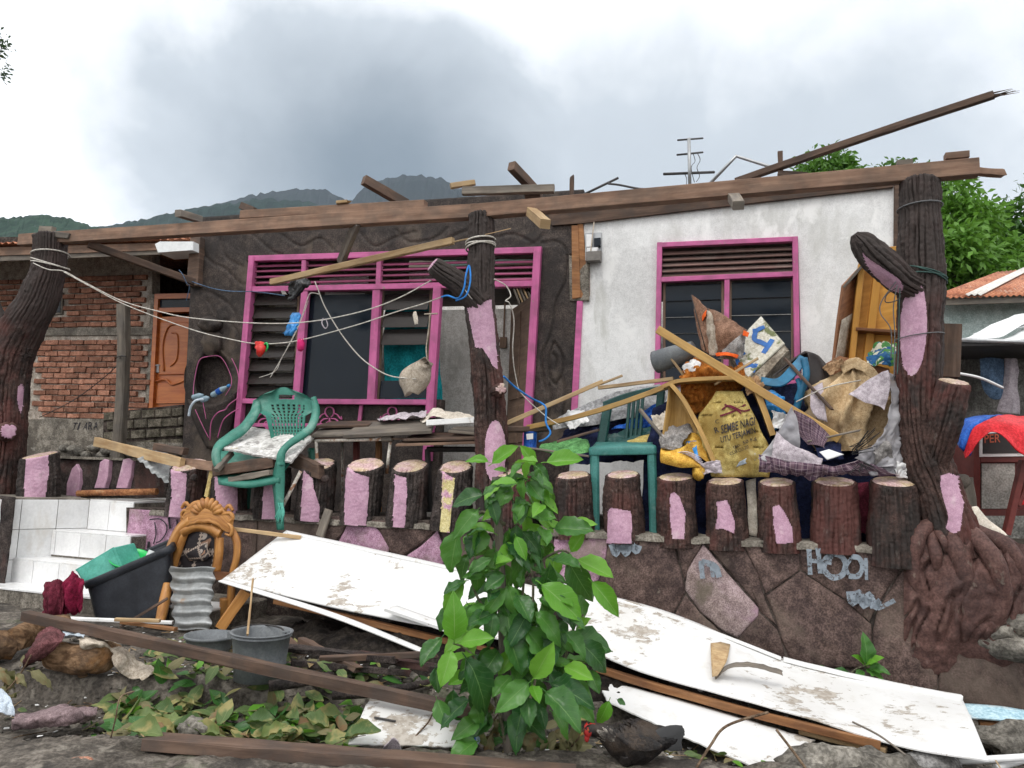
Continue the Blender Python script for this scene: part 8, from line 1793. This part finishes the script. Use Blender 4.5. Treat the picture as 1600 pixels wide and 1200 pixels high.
def weed(cx,cy,d,lab,spots):
 t=thing('young_weed',lab,'plant',P(cx,cy,d));r=random.Random(3);o=P(cx,cy,d)
 for x,y,x2,y2,m in spots:
  b,e=P(x,y,d+.02),P(x2,y2,d+.1);v=e-b;L=v.length*1.1;piece('leaf',r.choice(YOUNG if m else LEAF),t,b,frame_quat(v,(r.uniform(-.3,.3),-.6,.8)),(L*1.1,L,L))
 mb=MB();mb.tube(crv([o,P((cx+1350)/2,(cy+1040)/2-3,d+.02),P(1352,1040,d+.03)],4),.006,5);part('stem',mb,M['stem'],t)
weed(1326,1056,.22,'small bright green weed growing at the wall foot behind the long white board',[(1352,1042,1360,1003,0),(1352,1042,1338,1024,1),(1354,1042,1378,1028,1),(1354,1044,1384,1046,0),(1350,1044,1380,1058,0),(1340,1050,1352,1060,0),(1350,1040,1366,1032,1),(1330,1055,1308,1044,0),(1348,1046,1340,1058,0),(1290,1046,1286,1040,0)])
# hen
def hen():
 Y=G(985,1200,.09).y;S=lambda x,y,d=0:D(x,y,Y+d);t=thing('hen','black hen with grey neck feathers and red comb beside the lowest white board','hen',S(990,1208))
 def loft(sp,mb):
  rows=[]
  c=crv([S(x,y,d)for x,y,d,a,b in sp],6);A=crs([q[3]for q in sp],6);B_=crs([q[4]for q in sp],6);n=len(c)
  for k,p in enumerate(c):
   tv=(c[min(k+1,n-1)]-c[max(k-1,0)]).normalized();up=(Z-tv*tv.z);up=up.normalized()if up.length>.05 else Vector((1,0,0));sd=tv.cross(up).normalized()
   rows.append([p+(sd*math.cos(a)*B_[k]+up*math.sin(a)*A[k])*(Y/FPX)*(1+.05*nz((p.x*1+math.cos(a),p.z+math.sin(a),k*.5),5))for a in[2*math.pi*i/22 for i in range(22)]])
  mb.surf(rows,wrap=True);return mb
 mb=MB()
 loft([(912,1146,-.02,1,1),(916,1144,-.02,6,5),(923,1141,-.01,9.5,7.5),(932,1141,0,10.5,8.5),(942,1144,0,13,10),(954,1150,0,19,14),(968,1157,0,26,20),(985,1161,0,31,24),(1003,1160,0,29,23),(1020,1155,0,23,18),(1034,1149,0,16,12),(1044,1145,0,9,7),(1050,1143,0,1,1)],mb)
 for x,d in((978,-.03),(1000,.03)):
  mb.tube(crv([S(x,1178,d),S(x+1,1190,d),S(x+3,1198,d),S(x,1208,d)],4),crs([.045,.035,.016,.010],4),10)
  for a in(-1,0,1):mb.tube([S(x,1207,d),S(x-12,1209+abs(a),d-a*.03)],.006,6)
 body=part('body',mb,surf('black_feathers',(.006,.005,.006),(.014,.011,.010),9,.55,.4,.8,60,.012,stains=[((.055,.036,.022),5,.5,.66,(1,1,1),.7)]),t)
 hk=surf('grey_neck_feathers',(.06,.052,.046),(.20,.18,.155),18,.7,.3,.7,90,.008)
 r=random.Random(4)
 def feather(p,v,n,L,w,m,nm):
  v=v.normalized();s=v.cross(n).normalized();n2=s.cross(v);rows=[]
  for j in range(6):
   q=j/5;ww=w*math.sin(math.pi*(.12+.8*q))**.7;rows.append([p+v*L*q+s*ww*a+n2*(-.12*L*q*q+.02*L*(1-a*a))for a in(-1,0,1)])
  return MB().surf(rows)
 hm=MB()
 for k in range(70):
  u=r.random();x=lerp(930,962,u);y=lerp(1136,1140,u);a=r.uniform(-1.5,1.5);rad=lerp(9,18,u)*Y/FPX
  p=S(x,lerp(1141,1152,u),0)+Vector((0,-math.cos(a)*rad,math.sin(a)*rad));hm.merge(feather(p,Vector((1,-.1*math.cos(a),-.35)),Vector((0,-math.cos(a),math.sin(a))),r.uniform(.05,.085),.007,hk,''))
 part('neck_feathers',hm,hk,t,None,'stuff')
 bf=MB()
 for k in range(330):
  u=r.random();x=lerp(955,1036,u);a=r.uniform(-.9,1.6);hh=30*math.sin(math.pi*min(1,.25+.72*u))**.8;p=S(x,lerp(1157,1151,u),0)+Vector((0,-math.cos(a)*hh*.78,math.sin(a)*hh))*(Y/FPX)
  bf.merge(feather(p,Vector((1,-.12,-.25*math.sin(a)-.12)),Vector((0,-math.cos(a),math.sin(a))),r.uniform(.05,.09),.016,None,''))
 part('body_feathers',bf,body.data.materials[0],t,None,'stuff')
 wb=surf('dark_wing_feathers',(.014,.012,.012),(.045,.030,.020),12,.5,.4,.6,80,.008)
 for k in range(9):
  p=S(962+k*3,1149+k*2.2,-.085-.004*k);part('wing_feather',feather(p,Vector((1,-.02,-.12+.02*k)),Vector((0,-1,.15)),.20-.005*k,.022,wb,''),wb,t)
 for k in range(8):
  p=S(1022,1148+k*1.6,-.05+.014*k);part('tail_feather',feather(p,Vector((1,.05*(k-4)/4,.30-.07*k)),Vector((0,-1,.4)),.155+.008*math.sin(k),.026,wb,''),M['black_bag'],t)
 mb=MB();rows=[[S(913+i*3.2,1139-5-5.5*abs(math.sin(i*1.4))*(1 if 0<i<6 else .2),-.01+z)for i in range(7)]for z in(-.004,.004)];base_=[[S(913+i*3.2,1139,-.01+z)for i in range(7)]for z in(-.006,.006)]
 mb.surf([base_[0],rows[0],rows[1],base_[1]]);part('comb',mb,M['red_plastic'],t)
 mb=MB();mb.blob(S(919,1144,-.026),(.022,0,0),(0,.012,0),(0,0,.024),14,10,.25);mb.blob(S(917,1153,-.024),(.014,0,0),(0,.008,0),(0,0,.022),10,7,.1);part('face_skin',mb,plain('red_wattle_skin',(.34,.022,.02),.6,.3),t)
 mb=MB();mb.tube([S(914,1145,-.012),S(909,1147,-.012),S(906,1150,-.012)],[.010,.007,.001],8);part('beak',mb,M['yellow_wood'],t)
 mb=MB();mb.blob(S(919,1141,-.034),(.005,0,0),(0,.004,0),(0,0,.005),8,6);part('eye',mb,M['orange_cloth'],t)
hen()
# black mound and dark timbers added as shade under the leaning boards
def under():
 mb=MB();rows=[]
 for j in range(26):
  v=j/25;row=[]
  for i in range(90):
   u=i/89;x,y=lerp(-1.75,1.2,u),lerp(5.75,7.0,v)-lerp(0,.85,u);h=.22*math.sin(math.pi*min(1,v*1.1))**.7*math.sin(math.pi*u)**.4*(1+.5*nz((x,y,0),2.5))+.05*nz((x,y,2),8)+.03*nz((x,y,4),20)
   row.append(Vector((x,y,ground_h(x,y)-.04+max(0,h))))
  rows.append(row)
 mb.surf(rows);struct('soil_heap',mb,surf('wet_black_soil',(.010,.008,.007),(.026,.021,.017),9,.9,.15,1.0,40,.02),'stuff')  # added mound; its near-black colour stands in for deep shade below the boards
 labs=['dark broken board lying deepest under the left white board','dark rafter piece under the left white board behind the bucket','dark splintered plank under the left white board by the sapling','black branch under the middle of the left white board','thin dark branch crossing under the left white board','dark stub of timber under the left white board near the carved chair']
 for k,(a,b,w)in enumerate((((440,1012,.34),(620,1030,.36),.09),((470,1000,.36),(560,1046,.30),.05),((560,1022,.34),(700,1048,.30),.08),((500,1030,.33),(680,1022,.40),.03),((455,1036,.30),(640,1052,.28),.02),((430,985,.36),(470,1020,.30),.06))):
  mb=MB();mb.bar(G(*a),G(*b),w,.04,segs=6,rough=.012,jag=.02);solo('charred_timber',mb,M['beam_dark']if k%2 else M['bark_grey'],labs[k],'timber')  # dark timbers added to make the gap below the boards look darker
under()
